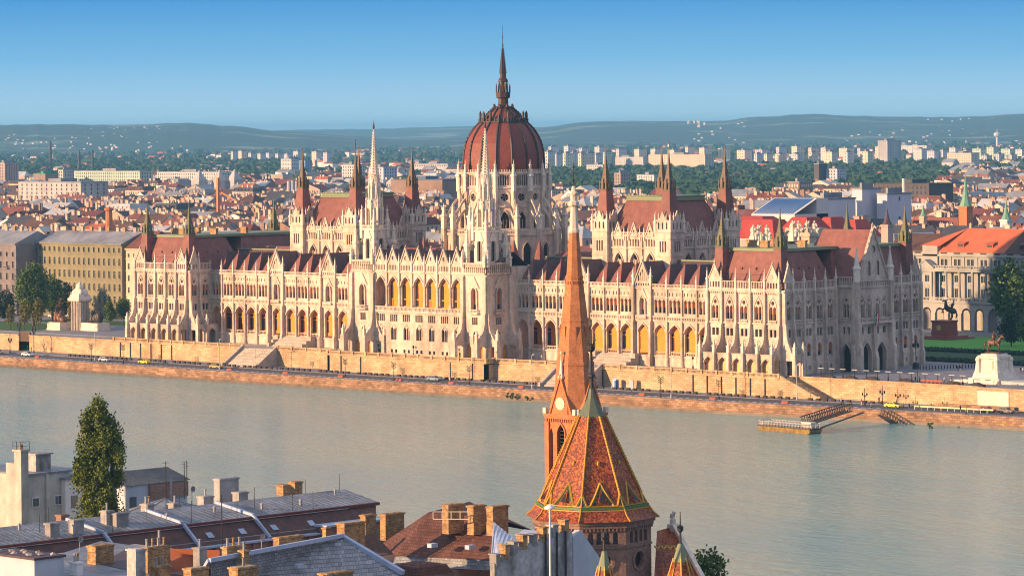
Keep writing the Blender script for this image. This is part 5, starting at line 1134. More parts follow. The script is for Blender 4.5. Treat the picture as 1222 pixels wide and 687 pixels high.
# specks of suburb houses on the plain and up the hills
SUB = MB(); q = random.Random(5)
for i in range(1500):
    d_ = 3800 + 8500*q.random()**1.2; px = q.uniform(-30, 1250); p = at_d(px, 160, d_); s = q.uniform(5, 13); h = q.uniform(5, 12); r_ = q.random()
    SUB.box(p.x-s, p.x+s, p.y-s*.6, p.y+s*.6, -.6, h, q.choice((0, 2, 3, 3))); rr = MB(); roofbox(rr, p.x-s-.5, p.x+s+.5, p.y-s*.6-.5, p.y+s*.6+.5, h, h+3.5, 3.6); SUB.add(rr, mi=nW+q.choice((0, 2, 3, 5)))
for i in range(260):
    left = i % 2; d0, dw, hh_ = (9000, 4500, 34) if left else (10000, 5500, 40)
    t = q.uniform(.05, .85); px = q.uniform(-30, 225) if left else q.uniform(820, 1250); d_ = d0+dw*t; p = at_d(px, 155, d_)
    k = next(a[1]+(b[1]-a[1])*(t-a[0])/(b[0]-a[0]) for a, b in zip([(0, 0), (.2, .16), (.4, .38), (.6, .66), (.8, .88), (1, 1)], [(.2, .16), (.4, .38), (.6, .66), (.8, .88), (1, 1)]) if t <= b[0])
    z = k*(CZ+hh_); s = q.uniform(3, 6.5); SUB.box(p.x-s, p.x+s, p.y-s*.6, p.y+s*.6, z-14, z+q.uniform(1, 3.5), q.choice((0, 1, 2, 1))); rr = MB()
SUB.build('suburb_houses', allm, None, kind='stuff', label='specks of suburb houses scattered over the far plain', cat='houses')
# ---- trees
LEAFF = mat('far_foliage', (.018, .05, .024), .9, base2=(.04, .085, .035), scale=.08); LEAFN = mat('leaf_green', (.045, .09, .02), .8, base2=(.12, .17, .035), scale=.5); BARK = mat('bark', (.10, .075, .055), .95, var=.3, scale=3)
def crown_mesh(name, rx, rz, zc, n, leaf, seed, mt_, gaps=.75, shape='round'):
    q = random.Random(seed); m = MB()
    cl = []
    for i in range(max(5, n//28)):
        a, u = q.uniform(0, 6.283), q.uniform(-1, 1)
        r = q.uniform(.45, .95)*math.sqrt(max(0, 1-u*u)); cl.append((r*math.cos(a)*rx*.8, r*math.sin(a)*rx*.8, zc+u*rz*.82, q.uniform(.24, .42)))
    for i in range(n):
        c = q.choice(cl); k = c[3]*rx*1.15
        while True:
            v = Vector((q.uniform(-1, 1), q.uniform(-1, 1), q.uniform(-1, 1)))
            if .2 < v.length < 1: break
        v = v*k; v.z *= min(1.4, rz/rx)
        p = Vector(c[:3])+v
        a = Vector((q.gauss(0, 1), q.gauss(0, 1), q.gauss(0, 1))).normalized()*leaf*q.uniform(.6, 1.2); b = a.cross(Vector((q.gauss(0, 1), q.gauss(0, 1), q.gauss(0, 1)))).normalized()*leaf*q.uniform(.5, .9)
        m.poly([p-a, p-b, p+a, p+b*q.uniform(.5, 1)])
    me = bpy.data.meshes.new(name); me.from_pydata(m.v, [], m.f); me.materials.append(mt_); return me
def trunk_mesh(h, r, zc, rx, seed):
    q = random.Random(seed); m = MB(); m.tube([(0, 0, -.2), (.1, 0, h*.5), (0, .1, h), (0, 0, zc)], [r*1.3, r, r*.8, r*.35], 7)
    for i in range(6): a = q.uniform(0, 6.28); m.tube([(0, 0, h*q.uniform(.7, 1)), (math.cos(a)*rx*.3, math.sin(a)*rx*.3, zc*.8), (math.cos(a)*rx*.6, math.sin(a)*rx*.6, zc+q.uniform(-.5, 1.5))], [r*.5, r*.3, r*.1], 5)
    me = bpy.data.meshes.new('trunk'); me.from_pydata(m.v, [], m.f); me.materials.append(BARK); return me
def tree(name, label, x, y, z, cm, tm, s=1.0, group=None, cat='tree', rz=0.0):
    t = thing(name, label, cat, (x, y, z), group); t.scale = (s, s, s); t.rotation_euler = (0, 0, rz)
    for me, nm in ((tm, 'trunk'), (cm, 'crown')):
        o = bpy.data.objects.new(nm, me); COL.objects.link(o); o.parent = t
    return t
FC = [(crown_mesh('crown', 6.0, 5.5, 9, 330, 1.5, 40+i, LEAFF), trunk_mesh(5, .35, 9, 6, 60+i)) for i in range(4)]
q = random.Random(21); belts = [(640, 740, 2650, 3000, 40), (745, 925, 2250, 2800, 90), (925, 1130, 2750, 3400, 60), (345, 420, 2700, 3600, 26), (500, 552, 3000, 3800, 14), (0, 270, 4400, 5400, 40)]
for a, b_, d0, d1, n_ in belts:
    for i in range(n_):
        px, d_ = q.uniform(a, b_), q.uniform(d0, d1); p = at_d(px, 170, d_); cm, tm = q.choice(FC)
        tree('park_tree', 'dark green broadleaf tree in the park belt beyond the city roofs', p.x, p.y, -.6, cm, tm, q.uniform(.8, 1.25), 'trees of the park belt', rz=q.uniform(0, 6))
FW = MB()
def scatter(n, a, b_, d0, d1, s0=.8, s1=1.3, pw=1.0):
    for i in range(n):
        px, d_ = q.uniform(a, b_), d0+(d1-d0)*q.random()**pw; p = at_d(px, 170, d_); s = q.uniform(s0, s1)
        for j in range(3): FW.blob((p.x+q.uniform(-6, 6), p.y+q.uniform(-6, 6), 6*s+q.uniform(-2, 3)), (6.5*s, 6.5*s, 6*s), q.random(), 7, 5, jag=.35)
scatter(1500, 640, 1130, 2900, 5400); scatter(500, 745, 930, 2500, 3400); scatter(260, 345, 640, 2800, 5000); scatter(700, -20, 345, 3900, 7000); scatter(1100, -30, 1250, 6200, 11500, .8, 1.6); scatter(120, 1120, 1240, 3800, 5200)
scatter(160, -20, 1240, 1700, 3400, .7, 1.0)
FW.build('woods', LEAFF, None, kind='stuff', label='dark woods and park canopy spread over the plain', cat='woods')
# ================================================================ EAST BANK: monuments, palace, houses, street furniture
PALW = mat('palace_stone', (.38, .37, .34), .9, var=.12, scale=.3, bump=.2, stain=.25)  # stone darkened so the sunlit facade looks as if in shade
PALR = mat('palace_red_tiles', (.46, .12, .055), .8, var=.18, scale=.4, bump=.3, bscale=6)
PT = thing('ministry_palace', 'pale arcaded palace with red tiled roof beyond the green lawn', 'palace', (70, 190, ZP))
PY = 190.0; Fq = F_(0, PY, 1, 0, 0, -1); m = MB(); pool = Pool('window', GLASSB, PT); colp = Pool('column', PALW, PT)
st = 5.25; x0 = 36.2
for i in range(-3, 18):
    c = x0 + st*i
    end = i in (0,)
    m.panel(Fq, c-st/2, c+st/2, ZP-.3, 9.6, [rarch(c, 3.5, ZP, 6.0)], 1.0)
    b = MB()
    m.poly([Fq(c-st/2, ZP, -4.5), Fq(c+st/2, ZP, -4.5), Fq(c+st/2, 9, -4.5), Fq(c-st/2, 9, -4.5)])
    g = pool.new(2); g.fbox(Fq, c-.7, c+.7, -4.5, -4.4, ZP+1, ZP+4.6)
    m.fbox(Fq, c-st/2-.02, c-st/2+.9, 0, .35, ZP, 6.0); m.fbox(Fq, c-st/2, c+st/2, 0, .6, 9.3, 9.8); balus(m, Fq, c-st/2+.4, c+st/2-.4, 9.8, 11.0, .3, .55, .22)
    d0 = -2.2 if not end else -.4
    h = [rect(c, 1.7, 11.0, 13.8), rect(c, 1.7, 15.9, 18.0)]
    Fs_ = F_shift(Fq, d0)
    m.panel(Fs_, c-st/2, c+st/2, 9.6, 19.3, h, .35)
    g = pool.new(4); g.fbox(Fs_, c-.85, c+.85, -.4, -.3, 11, 13.8); g = pool.new(3); g.fbox(Fs_, c-.85, c+.85, -.4, -.3, 15.9, 18.0)
    m.fbox(Fs_, c-.05, c+.05, -.3, -.1, 11, 18); m.fpoly(Fs_, [(c-1.3, 14.2), (c+1.3, 14.2), (c, 15.1)], 0, .25)
    for k in ((0,) if not end else (-.6, .6)):
        q_ = colp.new(3); x, y, _ = Fq(c+st/2+k, 0, -.1); q_.sq(x, y, [(.55, 9.6), (.55, 11.2)]); q_.lathe(x, y, [(.48, 11.2), (.42, 15), (.38, 18.6), (.55, 19.0), (.55, 19.3)], 10)
    m.fbox(Fq, c-st/2, c+st/2, -2.4, .5, 19.3, 20.2); m.fbox(Fq, c-st/2, c+st/2, -2.4, .8, 20.0, 20.35); balus(m, Fq, c-st/2+.3, c+st/2-.3, 20.35, 21.3, .2, .6, .25)
    Fa = F_shift(Fq, -2.6); m.panel(Fa, c-st/2, c+st/2, 20.3, 24.2, [rect(c-.75, 1.1, 21.2, 23.2), rect(c+.75, 1.1, 21.2, 23.2)], .35)
    g = pool.new(2); g.fbox(Fa, c-1.4, c+1.4, -.4, -.3, 21.1, 23.3); m.fbox(Fa, c-st/2-.3, c-st/2+.3, 0, .25, 20.3, 24.2); m.fbox(Fa, c-st/2, c+st/2, -.2, .6, 24.1, 24.7); m.fbox(Fa, c-st/2, c+st/2, -.4, .2, 24.7, 25.6)
    m.fbox(Fa, c-1.2, c+1.2, .2, .3, 24.95, 25.35, 1)
    if end:
        m.fpoly(Fq, [(c-st*.62, 20.3), (c+st*.62, 20.3), (c, 22.6)], -2.5, .9); m.fpoly(Fq, [(c-st*.68, 20.2), (c, 22.7), (c+st*.68, 20.2), (c+st*.7, 20.5), (c, 23.1), (c-st*.7, 20.5)], -2.5, 1.1)
xa, xb = x0-3.5*st, x0+17.5*st
m.box(xa, xb, PY+4.6, PY+20, ZP-.3, 25.2); m.box(33.2, 39.2, PY+2.0, PY+5, 20.4, 27.4)
m.build('wall', [PALW, GLASSD], PT); pool.finish(); colp.finish()
r = MB(); hx0, hx1 = 36, 65.2; yr = PY+11; zt = 33.0
r.poly([(hx0, PY+2.2, 25.4), (hx1, PY+2.2, 25.4), (hx1+2.2, yr, zt), (hx0+9, yr, zt)]); r.poly([(hx0-4, PY+2.2, 27.4), (hx0+4, PY+2.2, 27.4), (hx0+9, yr, zt), (hx0+2, yr, 31)]); r.poly([(hx0+9, yr, zt), (hx1+2.2, yr, zt), (hx1, PY+20, 25.4), (hx0, PY+20, 25.4)])
r.build('red_roof', PALR, PT)
r = MB(); r.poly([(hx1, PY+2.2, 25.4), (xb, PY+2.2, 25.4), (xb, yr, zt), (hx1+2.2, yr, zt)]); r.poly([(hx1, PY+20, 25.4), (hx1+2.2, yr, zt), (xb, yr, zt), (xb, PY+20, 25.4)]); r.poly([(xa, PY+2.2, 25.4), (hx0, PY+2.2, 25.4), (hx0, yr, 31), (xa, yr, 31)]); r.build('shadow_painted_roof', ROOFS[1][1], PT)  # right part's brown paints the dome's shadow on the red tiles
for i, c in enumerate((47, 58.5, 71.5, 82)):
    q_ = MB(); q_.box(c-1.3, c+1.3, PY+3.9, PY+6.5, 27.0, 28.2); q_.poly([(c-1.6, PY+3.5, 28.2), (c+1.6, PY+3.5, 28.2), (c+1.6, PY+7.8, 29.4), (c-1.6, PY+7.8, 29.4)]); q_.box(c-1.0, c+1.0, PY+3.8, PY+3.9, 27.2, 28.0, 1); q_.build('dormer', [PALR if i < 2 else ROOFD, BLACKM], PT)  # right-hand dormers darkened to match the painted dome shadow
USED_P = True
# ---- houses at the left behind the park
def block(name, label, x0, x1, yf, d, zt, wm, roofm, rows, bay, ww, wh, rh=4.0, arched=(), lz=None, balc=False, group=None, wm2=None, roofs='gable'):
    t = thing(name, label, 'building', ((x0+x1)/2, yf, ZP), group); F = F_(0, yf, 1, 0, 0, -1); m = MB(); pl = Pool('window', GLASSB, t)
    n = max(1, int(round((x1-x0)/bay))); b = (x1-x0)/n; nz = len(rows)
    for i in range(n):
        c = x0+b*(i+.5); hs = []
        for j, z in enumerate(rows):
            if j in arched: hs.append(rarch(c, ww, z, z+wh-ww/2, 6))
            else: hs.append(rect(c, ww, z, z+wh*(1 if j < nz-1 or nz < 5 else .7)))
        m.panel(F, c-b/2, c+b/2, ZP-.3, zt, hs, .3)
        for j, z in enumerate(rows):
            g = pl.new(1+j*.1); g.fbox(F, c-ww/2, c+ww/2, -.34, -.28, z, z+wh); m.fbox(F, c-.05, c+.05, -.3, -.2, z, z+wh); m.fbox(F, c-ww/2, c+ww/2, -.3, -.2, z+wh*.62, z+wh*.68)
            m.fbox(F, c-ww/2-.15, c+ww/2+.15, 0, .18, z-.2, z-.02)
            if balc and j % 2 == 0 and i % 2 == 1: m.fbox(F, c-1.2, c+1.2, 0, 1.0, z-.35, z-.15); balus(m, F, c-1.2, c+1.2, z-.15, z+.85, .9, .3, .08)
    for z in [r_-.75 for r_ in rows[1:]]: m.fbox(F, x0, x1, 0, .22, z, z+.22)
    m.fbox(F, x0-.1, x1+.1, 0, .55, zt-.5, zt)
    m.poly([(x1, yf, ZP), (x1, yf+d, ZP), (x1, yf+d, zt), (x1, yf, zt)]); m.poly([(x0, yf, ZP), (x0, yf+d, ZP), (x0, yf+d, zt), (x0, yf, zt)]); m.box(x0+.1, x1-.1, yf+1.2, yf+d, ZP, zt-.1)
    m.build('wall', wm, t); pl.finish()
    r = MB(); yr = yf+d*.5
    r.poly([(x0, yf-.6, zt), (x1, yf-.6, zt), (x1, yr, zt+rh), (x0, yr, zt+rh)]); r.poly([(x0, yr, zt+rh), (x1, yr, zt+rh), (x1, yf+d, zt), (x0, yf+d, zt)]); r.poly([(x1, yf-.6, zt), (x1, yf+d, zt), (x1, yr, zt+rh)])
    r.build('roof', roofm, t)
    q_ = random.Random(int(x1)); 
    for i in range(int((x1-x0)/5)):
        c = MB(); cx = x0+3+i*5+q_.uniform(-1, 1); c.box(cx-.7, cx+.7, yr-.4, yr+.4, zt+rh-1, zt+rh+1.2); c.box(cx-.8, cx+.8, yr-.5, yr+.5, zt+rh+1.2, zt+rh+1.4); c.build('chimney', CHIM if i % 2 else WALLS[2][1], t)
    return t
OLIVE = mat('olive_plaster', (.25, .225, .14), .9, var=.12, scale=.3, stain=.25)  # plaster darkened in place of the shade lying on this block
TIN = mat('blue_tin_streaks', (.20, .21, .235), .45, base2=(.33, .32, .32), scale=.5, bump=.2, stain=.5)
zr = [4.2, 8.4, 12.8, 17.2, 21.6, 25.0]
block('school_building', 'long olive yellow building with rows of arched windows behind the white monument', -279, -231, 75, 20, 26.9, OLIVE, TIN, zr[:5]+[23.6] if False else [1.4, 5.9, 10.3, 14.8, 19.3, 23.9], 2.75, 1.15, 2.5, 4.2, arched=(2, 4))
block('corner_house', 'grey stone house with small balconies at the left edge', -312, -280, 66, 20, 26.5, mat('grey_stucco', (.24, .21, .21), .9, var=.2, scale=.4, stain=.35), ROOFS[2][1], [1.2, 5.2, 9.4, 13.6, 17.8, 22.0], 3.6, 1.2, 2.3, 4.5, balc=True)
block('narrow_house', 'narrow cream house squeezed between the olive building and the palace pavilion', -230, -221, 76, 18, 25.5, WALLS[0][1], ROOFS[0][1], [1.4, 5.6, 9.8, 14.0, 18.2, 22.4], 3.0, 1.1, 2.0, 6.0)
# little gothic oriel on the olive building
# ---- park monument on the left: white column block with sculptures, bronze groups
def tube_fig(m, pts, rad, n=7, mi=0): m.tube(pts, rad, n, mi)
T = thing('column_monument', 'tall white stone monument with dark bronze groups at its foot left of the palace', 'monument', (-191, 24, ZP)); X, Y = -191.0, 24.0
sc = 1/3.57
m = MB(); m.sq(X, Y, [(2.1, ZP), (2.1, 10.2), (1.8, 10.3)]); 
for e in (-1, 1):
    for k in (-1, 0, 1): m.lathe(X+k*1.4, Y-2.1, [(.55, ZP), (.52, 10.2)], 8); m.lathe(X+2.1, Y+k*1.4, [(.55, ZP), (.52, 10.2)], 8)
m.sq(X, Y, [(2.7, 10.2), (2.95, 10.6), (2.95, 11.1), (2.5, 11.4), (2.3, 12.3), (1.7, 12.8)]); m.build('shaft', STONE2, T)
m = MB()
for i, (dx, dy, dz, r) in enumerate(((0, 0, 13.5, 1.7), (-1.4, -.8, 12.8, 1.3), (1.5, .6, 12.7, 1.3), (.6, -.6, 14.4, 1.1), (-.6, 0, 15.2, .85), (.1, 0, 16.0, .55), (1.6, -.9, 13.2, .8), (-1.8, .7, 13.3, .7))): m.blob((X+dx, Y+dy, dz), (r, r, r*1.15), i, 9, 7, jag=.14)
m.build('crowning_sculpture', STONE2, T, True)
for dx, lb in ((-7.5, 0), (7.0, 1)):
    m = MB(); bx, by = X+dx*.95, Y-3 if dx < 0 else Y+1; m.box(bx-3.4-lb, bx+3.4+lb, by-2.6, by+2.6, ZP, 3.1); m.box(bx-3.6-lb, bx+3.6+lb, by-2.8, by+2.8, ZP, 1.0); m.build('side_plinth', STONE2, T)
    m = MB()
    for i, (ax, az, r, hh) in enumerate(((-1.8, 3.9, 1.3, 1.2), (0, 4.2, 1.5, 1.4), (1.7, 4.4, 1.5, 1.9), (-.8, 5.4, .8, 1.3), (2.6, 5.0, 1.0, 1.9), (-2.7, 3.6, .8, .7), (.6, 5.2, .7, 1.2))): m.blob((bx+ax*(-1 if not lb else 1)*.95, by, az), (r*1.15, 1.3, hh*1.25), i+9*lb, 8, 6, jag=.2)
    figure(m, bx-1.2+lb*.4, by-.6, 3.0, 4.4, lb); m.build('bronze_group', DARKM if lb else BRNM, T, True)
# ---- rider statues
def horse_rider(m, x, y, z, s, a, rear=0.0):
    ca, sa = math.cos(a), math.sin(a)
    def P(u, v, w): # u forward, v side, w up, pitched about the hind feet
        cr, sr = math.cos(rear), math.sin(rear); u2 = (u+.9)*cr - w*sr - .9; w2 = (u+.9)*sr + w*cr
        return (x+(u2*ca-v*sa)*s, y+(u2*sa+v*ca)*s, z+w2*s)
    m.tube([P(-1.05, 0, 1.45), P(-.75, 0, 1.5), (P(-.1, 0, 1.42)), P(.6, 0, 1.5), P(.95, 0, 1.6)], [.18*s, .46*s, .42*s, .45*s, .25*s], 10)
    m.tube([P(.7, 0, 1.55), P(1.05, 0, 2.0), P(1.25, 0, 2.4), P(1.32, 0, 2.5)], [.36*s, .25*s, .17*s, .1*s], 8)
    m.tube([P(1.2, 0, 2.48), P(1.5, 0, 2.3), P(1.78, 0, 2.05)], [.19*s, .15*s, .08*s], 7)
    for v in (-.07, .07): m.bar(P(1.22, v, 2.5), P(1.2, v, 2.72), .07*s, 0, .02*s)
    for v, f, k in ((-.24, 1, 1), (.24, 1, 0)):
        if k or rear: m.tube([P(.7, v, 1.4), P(1.05, v, 1.0), P(.95, v, .55), P(.85, v, .42)], [.2*s, .12*s, .07*s, .09*s], 6)
        else: m.tube([P(.7, v, 1.4), P(.72, v, .75), P(.7, v, .05)], [.2*s, .1*s, .09*s], 6)
    for v, k in ((-.24, 0), (.24, 1)):
        m.tube([P(-.8, v, 1.4), P(-.55-.2*k, v, .98), P(-.95+.1*k, v, .6), P(-.85-.1*k, v, .06)], [.28*s, .16*s, .09*s, .1*s], 6)
    m.tube([P(-1.1, 0, 1.55), P(-1.45, 0, 1.3), P(-1.5, 0, .7)], [.08*s, .16*s, .05*s], 6)
    m.tube([P(-.1, 0, 1.85), P(-.08, 0, 2.2), P(-.02, 0, 2.65), P(0, 0, 2.72)], [.2*s, .2*s, .26*s, .1*s], 8)
    m.tube([P(0, 0, 2.7), P(.02, 0, 2.82)], [.08*s, .08*s], 6); m.blob(P(.04, 0, 2.95), (.15*s,)*3, 1, 8, 6, jag=.03)
    for v in (-1, 1): m.tube([P(-.05, v*.12, 1.95), P(.3, v*.42, 1.6), P(.2, v*.45, 1.05), P(.38, v*.45, .98)], [.15*s, .13*s, .08*s, .06*s], 6); m.tube([P(0, v*.24, 2.6), P(.12, v*.34, 2.25), P(.42, v*.15, 2.1)], [.09*s, .07*s, .05*s], 6)
AX, AY = 191.5, 14.5; T = thing('rider_monument', 'brown bronze rider on horseback atop a bright white carved pedestal near the quay', 'monument', (AX, AY, ZP))
m = MB(); m.sq(AX, AY, [(4.8, ZP), (4.7, 1.9), (4.0, 2.0), (3.8, 3.0), (3.1, 3.4), (2.7, 4.4), (2.75, 6.6), (3.05, 6.9), (3.05, 7.5), (2.4, 7.7), (2.4, 8.0)])
for e in (-1, 1):
    for f in (-1, 1): m.lathe(AX+e*2.9, AY+f*2.9, [(1.1, ZP), (1.1, 3.2), (.8, 4.0), (.6, 6.0), (.8, 6.5), (.5, 7.2)], 8)
m.fbox(F_(AX, AY, 1, 0, 0, -1), -1.6, 1.6, 2.7, 3.0, 3.6, 6.2); m.build('pedestal', STONE2, T)
for e in (-1, 1): b = MB(); b.poly([(AX+e*3, AY-5, 1.6), (AX+e*3, AY+5, 1.6), (AX+e*14, AY, .7)]) ; b.poly([(AX+e*3, AY-5, ZP), (AX+e*3, AY-5, 1.6), (AX+e*14, AY, .7), (AX+e*14, AY, ZP)]); b.build('stone_wing', STONE2, T)
m = MB(); m.box(AX-2.2, AX+2.2, AY-1.1, AY+1.1, 7.95, 8.3); horse_rider(m, AX-.1, AY, 8.2, 1.75, R(8)); m.build('horse_and_rider', BRNM, T, True)
RX, RY = 70.7, 153.7; T = thing('rearing_rider_monument', 'dark bronze rider on a rearing horse on a red granite pedestal on the lawn', 'monument', (RX, RY, ZP)); GRAN = mat('red_granite', (.22, .06, .05), .4, var=.2, scale=2)
m = MB(); m.sq(RX, RY, [(6.6, ZP), (6.6, 1.0), (5.2, 1.05), (5.2, 1.5), (2.9, 1.6), (2.8, 5.6), (3.0, 5.8), (3.0, 6.2)]); m.build('pedestal', GRAN, T)
m = MB(); m.fpoly(F_(RX, RY-2.88, 1, 0, 0, -1), [(-.8, 3.6), (-.5, 3.2), (.5, 3.2), (.8, 3.6), (.8, 4.6), (0, 4.9), (-.8, 4.6)], 0, .08); m.build('crest', mat('gilt', (.5, .35, .12), .4, metal=.5), T)
m = MB(); horse_rider(m, RX+.3, RY, 6.2, 1.9, R(200), R(28)); m.build('horse_and_rider', DARKM, T, True)
# ---- near trees
MIDC = [crown_mesh('crown', 4.2, 4.8, 8.2, 2600, .42, 80+i, LEAFN) for i in range(3)]; MIDT = [trunk_mesh(4.5, .22, 8, 4, 90+i) for i in range(3)]
LEAFY = mat('leaf_yellowish', (.14, .13, .025), .8, base2=(.20, .17, .04), scale=.5); LEAFR = mat('leaf_reddish', (.16, .06, .035), .8, base2=(.2, .1, .05), scale=.5); LEAFD = mat('leaf_dark', (.018, .035, .018), .85, base2=(.03, .06, .025), scale=.5)
BIGC = crown_mesh('crown', 7.6, 9.5, 14, 7000, .55, 99, LEAFN); BIGT = trunk_mesh(8, .5, 14, 7, 98)
YC = crown_mesh('crown', 1.8, 3.2, 4.8, 700, .3, 101, LEAFY); YT = trunk_mesh(2.2, .12, 4.5, 1.5, 102)
RC = crown_mesh('crown', 1.9, 3.2, 6.0, 380, .3, 103, LEAFR); CONE = crown_mesh('crown', 1.5, 3.8, 4.6, 900, .3, 104, LEAFY); DC = crown_mesh('crown', 5.5, 5.5, 7.5, 2600, .5, 105, LEAFD)
def tz(name, label, px, py, cm, tm, s, **k): p = at_z(px, py, ZP); return tree(name, label, p.x, p.y, ZP, cm, tm, s, rz=px*.7, **k)
tz('park_tree', 'tallest leafy tree of the left park, sunlit at its left side', 40, 389, BIGC, BIGT, .88)
tz('park_tree', 'leafy tree just right of the tallest tree in the left park', 62, 385, MIDC[0], MIDT[0], 1.2)
tz('park_tree', 'dark spreading tree behind the yellowish saplings near the left edge', 6, 384, DC, MIDT[1], .8)
tz('park_tree', 'dark tree behind the slender yellow conifer in the left park', 74, 381, DC, MIDT[2], .95)
tz('young_tree', 'small yellowish sapling nearest to the left edge', 12, 393, YC, YT, 1.05); tz('young_tree', 'yellowish sapling second from the left edge', 29, 393.5, YC, YT, 1.25); tz('young_tree', 'widest yellowish sapling under the tallest tree', 45, 393.5, YC, YT, 1.35)
tz('young_tree', 'thin reddish leaved sapling beside the white monument', 71.5, 392.5, RC, YT, 1.1); tz('conifer', 'slender yellow green conifer behind the bronze group of the monument', 86, 386, CONE, YT, 1.3)
tz('park_tree', 'small leafy tree between the white monument and the palace pavilion, left one', 131, 389, MIDC[1], MIDT[0], .62); tz('park_tree', 'small leafy tree right beside the far end pavilion', 147, 388, MIDC[2], MIDT[1], .7)
tz('park_tree', 'large dark leafy tree in front of the arcaded palace', 1206, 401, MIDC[0], MIDT[0], 1.75); tz('park_tree', 'darker low tree beneath the large tree at the right edge', 1207, 413, DC, MIDT[2], .75); tz('park_tree', 'leafy tree cut by the right edge behind the rider pedestal', 1224, 416, MIDC[2], MIDT[1], .7)
# shrubs growing on the quay wall
for i, (px, py, s, lb) in enumerate(((605, 471, .8, 'small shrub rooted in the quay wall, left one of the pair below the slim tower'), (613, 472.5, 1.2, 'bushy shrub rooted in the quay wall left of the orange spire'), (629, 475, .7, 'shrub rooted low in the quay wall close to the orange spire'), (1110, 507, 1.0, 'lone shrub growing from the quay wall at the right'))):
    p = at_y(px, py, ye(120 if px > 1000 else 20)-.6); m = MB(); cmx = crown_mesh('foliage', 1.1*s, .8*s, 0, 160, .22, 200+i, LEAFN); o = bpy.data.objects.new('wall_shrub', cmx); COL.objects.link(o); o.location = p; tag(o, lb, 'shrub')
# low clipped hedges round the lawn
for i, (xa_, xb_, ya_, yb_) in enumerate(((60, 220, 103, 105.5), (90, 240, 69, 71.5))):
    m = MB()
    for k in range(int((xb_-xa_)/1.2)): m.blob((xa_+k*1.2, (ya_+yb_)/2, ZP+.5), (1.0, 1.2, .8), k, 6, 4, jag=.3)
    m.build('hedge', LEAFD, None, label=('long low hedge along the near side of the lawn', 'long dark hedge along the plaza pavement')[i], cat='hedge', rel=True)
# ---- bollards along the quay road
BOL = mat('dark_block', (.05, .035, .03), .8); m = MB(); m.box(-.55, .55, -.3, .3, 0, .6); m.box(-.6, .6, -.35, .35, .54, .65)
proto = m.build('bollard', BOL, None, label='low dark block in the row along the quay road', cat='bollard', group='dark blocks along the quay road'); x = -148.0; first = True
while x < 176:
    if not (int(x*7) % 23 < 2):
        o = proto if first else proto.copy()
        if not first: COL.objects.link(o)
        first = False; o.location = (x, ye(x)+16.6, ZR); 
    x += 2.35
# ---- lamp posts, masts
def post(name, label, cat, X, Y, z, h, style, grp=None):
    t = thing(name, label, cat, (X, Y, z), grp); m = MB(); m.lathe(X, Y, [(.22, z), (.2, z+.8), (.1, z+1.0), (.08, z+h)], 8)
    m.build('pole', BLACKM if style != 'mast' else CONC, t)
    q_ = MB()
    if style == 'lantern':
        for e in (-1, 1): q_.bar((X, Y, z+h*.62), (X+e*.7, Y, z+h*.66), .08); q_.lathe(X+e*.7, Y, [(.12, z+h*.58), (.26, z+h*.68), (.05, z+h*.76)], 6)
        q_.lathe(X, Y, [(.1, z+h*.5), (.35, z+h*.55), (.1, z+h*.62)], 6)
    elif style == 'single': q_.lathe(X, Y, [(.12, z+h), (.32, z+h+.5), (.36, z+h+.6), (.05, z+h+.95)], 6)
    elif style == 'chevron':
        for k in range(4):
            for e in (-1, 1): q_.bar((X+e*.15, Y, z+h*(.72+.085*k)), (X+e*.95, Y, z+h*(.80+.085*k)), .14)
    elif style == 'ornate':
        for e in range(4): a = e*math.pi/2; q_.bar((X, Y, z+h*.8), (X+math.cos(a)*.9, Y+math.sin(a)*.9, z+h*.84), .1); q_.lathe(X+math.cos(a)*.9, Y+math.sin(a)*.9, [(.15, z+h*.84), (.3, z+h*.92), (.05, z+h)], 6)
        q_.sq(X, Y, [(.7, z), (.6, z+1.4), (.3, z+1.8)]); q_.lathe(X, Y, [(.2, z+h*.95), (.35, z+h*1.05), (.04, z+h*1.14)], 6)
    elif style == 'tee': q_.box(X-.9, X+.9, Y-.1, Y+.1, z+h, z+h+.18)
    elif style == 'mast': q_.bar((X, Y, z+h), (X+1.2, Y-.6, z+h+.3), .1); q_.box(X+.9, X+1.5, Y-.75, Y-.45, z+h+.2, z+h+.4)
    q_.build('lamp_head', BLACKM if style not in ('tee', 'mast') else CONC, t); return t
for i, (px, base, top) in enumerate(((23, 418, 372), (40.5, 421, 378), (113.5, 430, 390), (262, 441, 405), (304.6, 437, 388), (537, 454, 411), (635, 463, 423), (801, 475, 425), (951, 477, 435))):
    p = at_z(px, base, ZR); h = (base-top)/FPX*depth(p)*.98
    post('street_lamp', 'tall slim quay lamp post, %s' % ('at the far left stairs', 'in front of the short left wall piece', 'below the white monument', 'before the far pavilion wall', 'before the far river stairs', 'before the central terrace wall', 'left of the orange spire', 'before the near wing', 'at the corner of the near pavilion wall')[i], 'lamp post', p.x, p.y, ZR, h, 'mast' if i > 1 else 'lantern', 'slim lamp posts of the quay')
for i, (px, base, top) in enumerate(((109, 431, 411), (147, 434, 412), (330.5, 441, 425), (412, 450, 429), (470, 454, 433), (560, 459, 437), (788.6, 475, 450), (858, 477, 454))):
    p = at_z(px, base, ZR); post('quay_mast', 'short quay mast with slanted arms, %s' % ('below the white monument', 'below the outer corner of the far pavilion', 'before the far river stairs', 'left of the central block', 'before the middle of the central terrace', 'before the right end of the central terrace', 'right of the near river stairs', 'before the near pavilion')[i], 'mast', p.x, p.y, ZR, (base-top)/FPX*depth(p), 'chevron', 'masts with slanted arms')
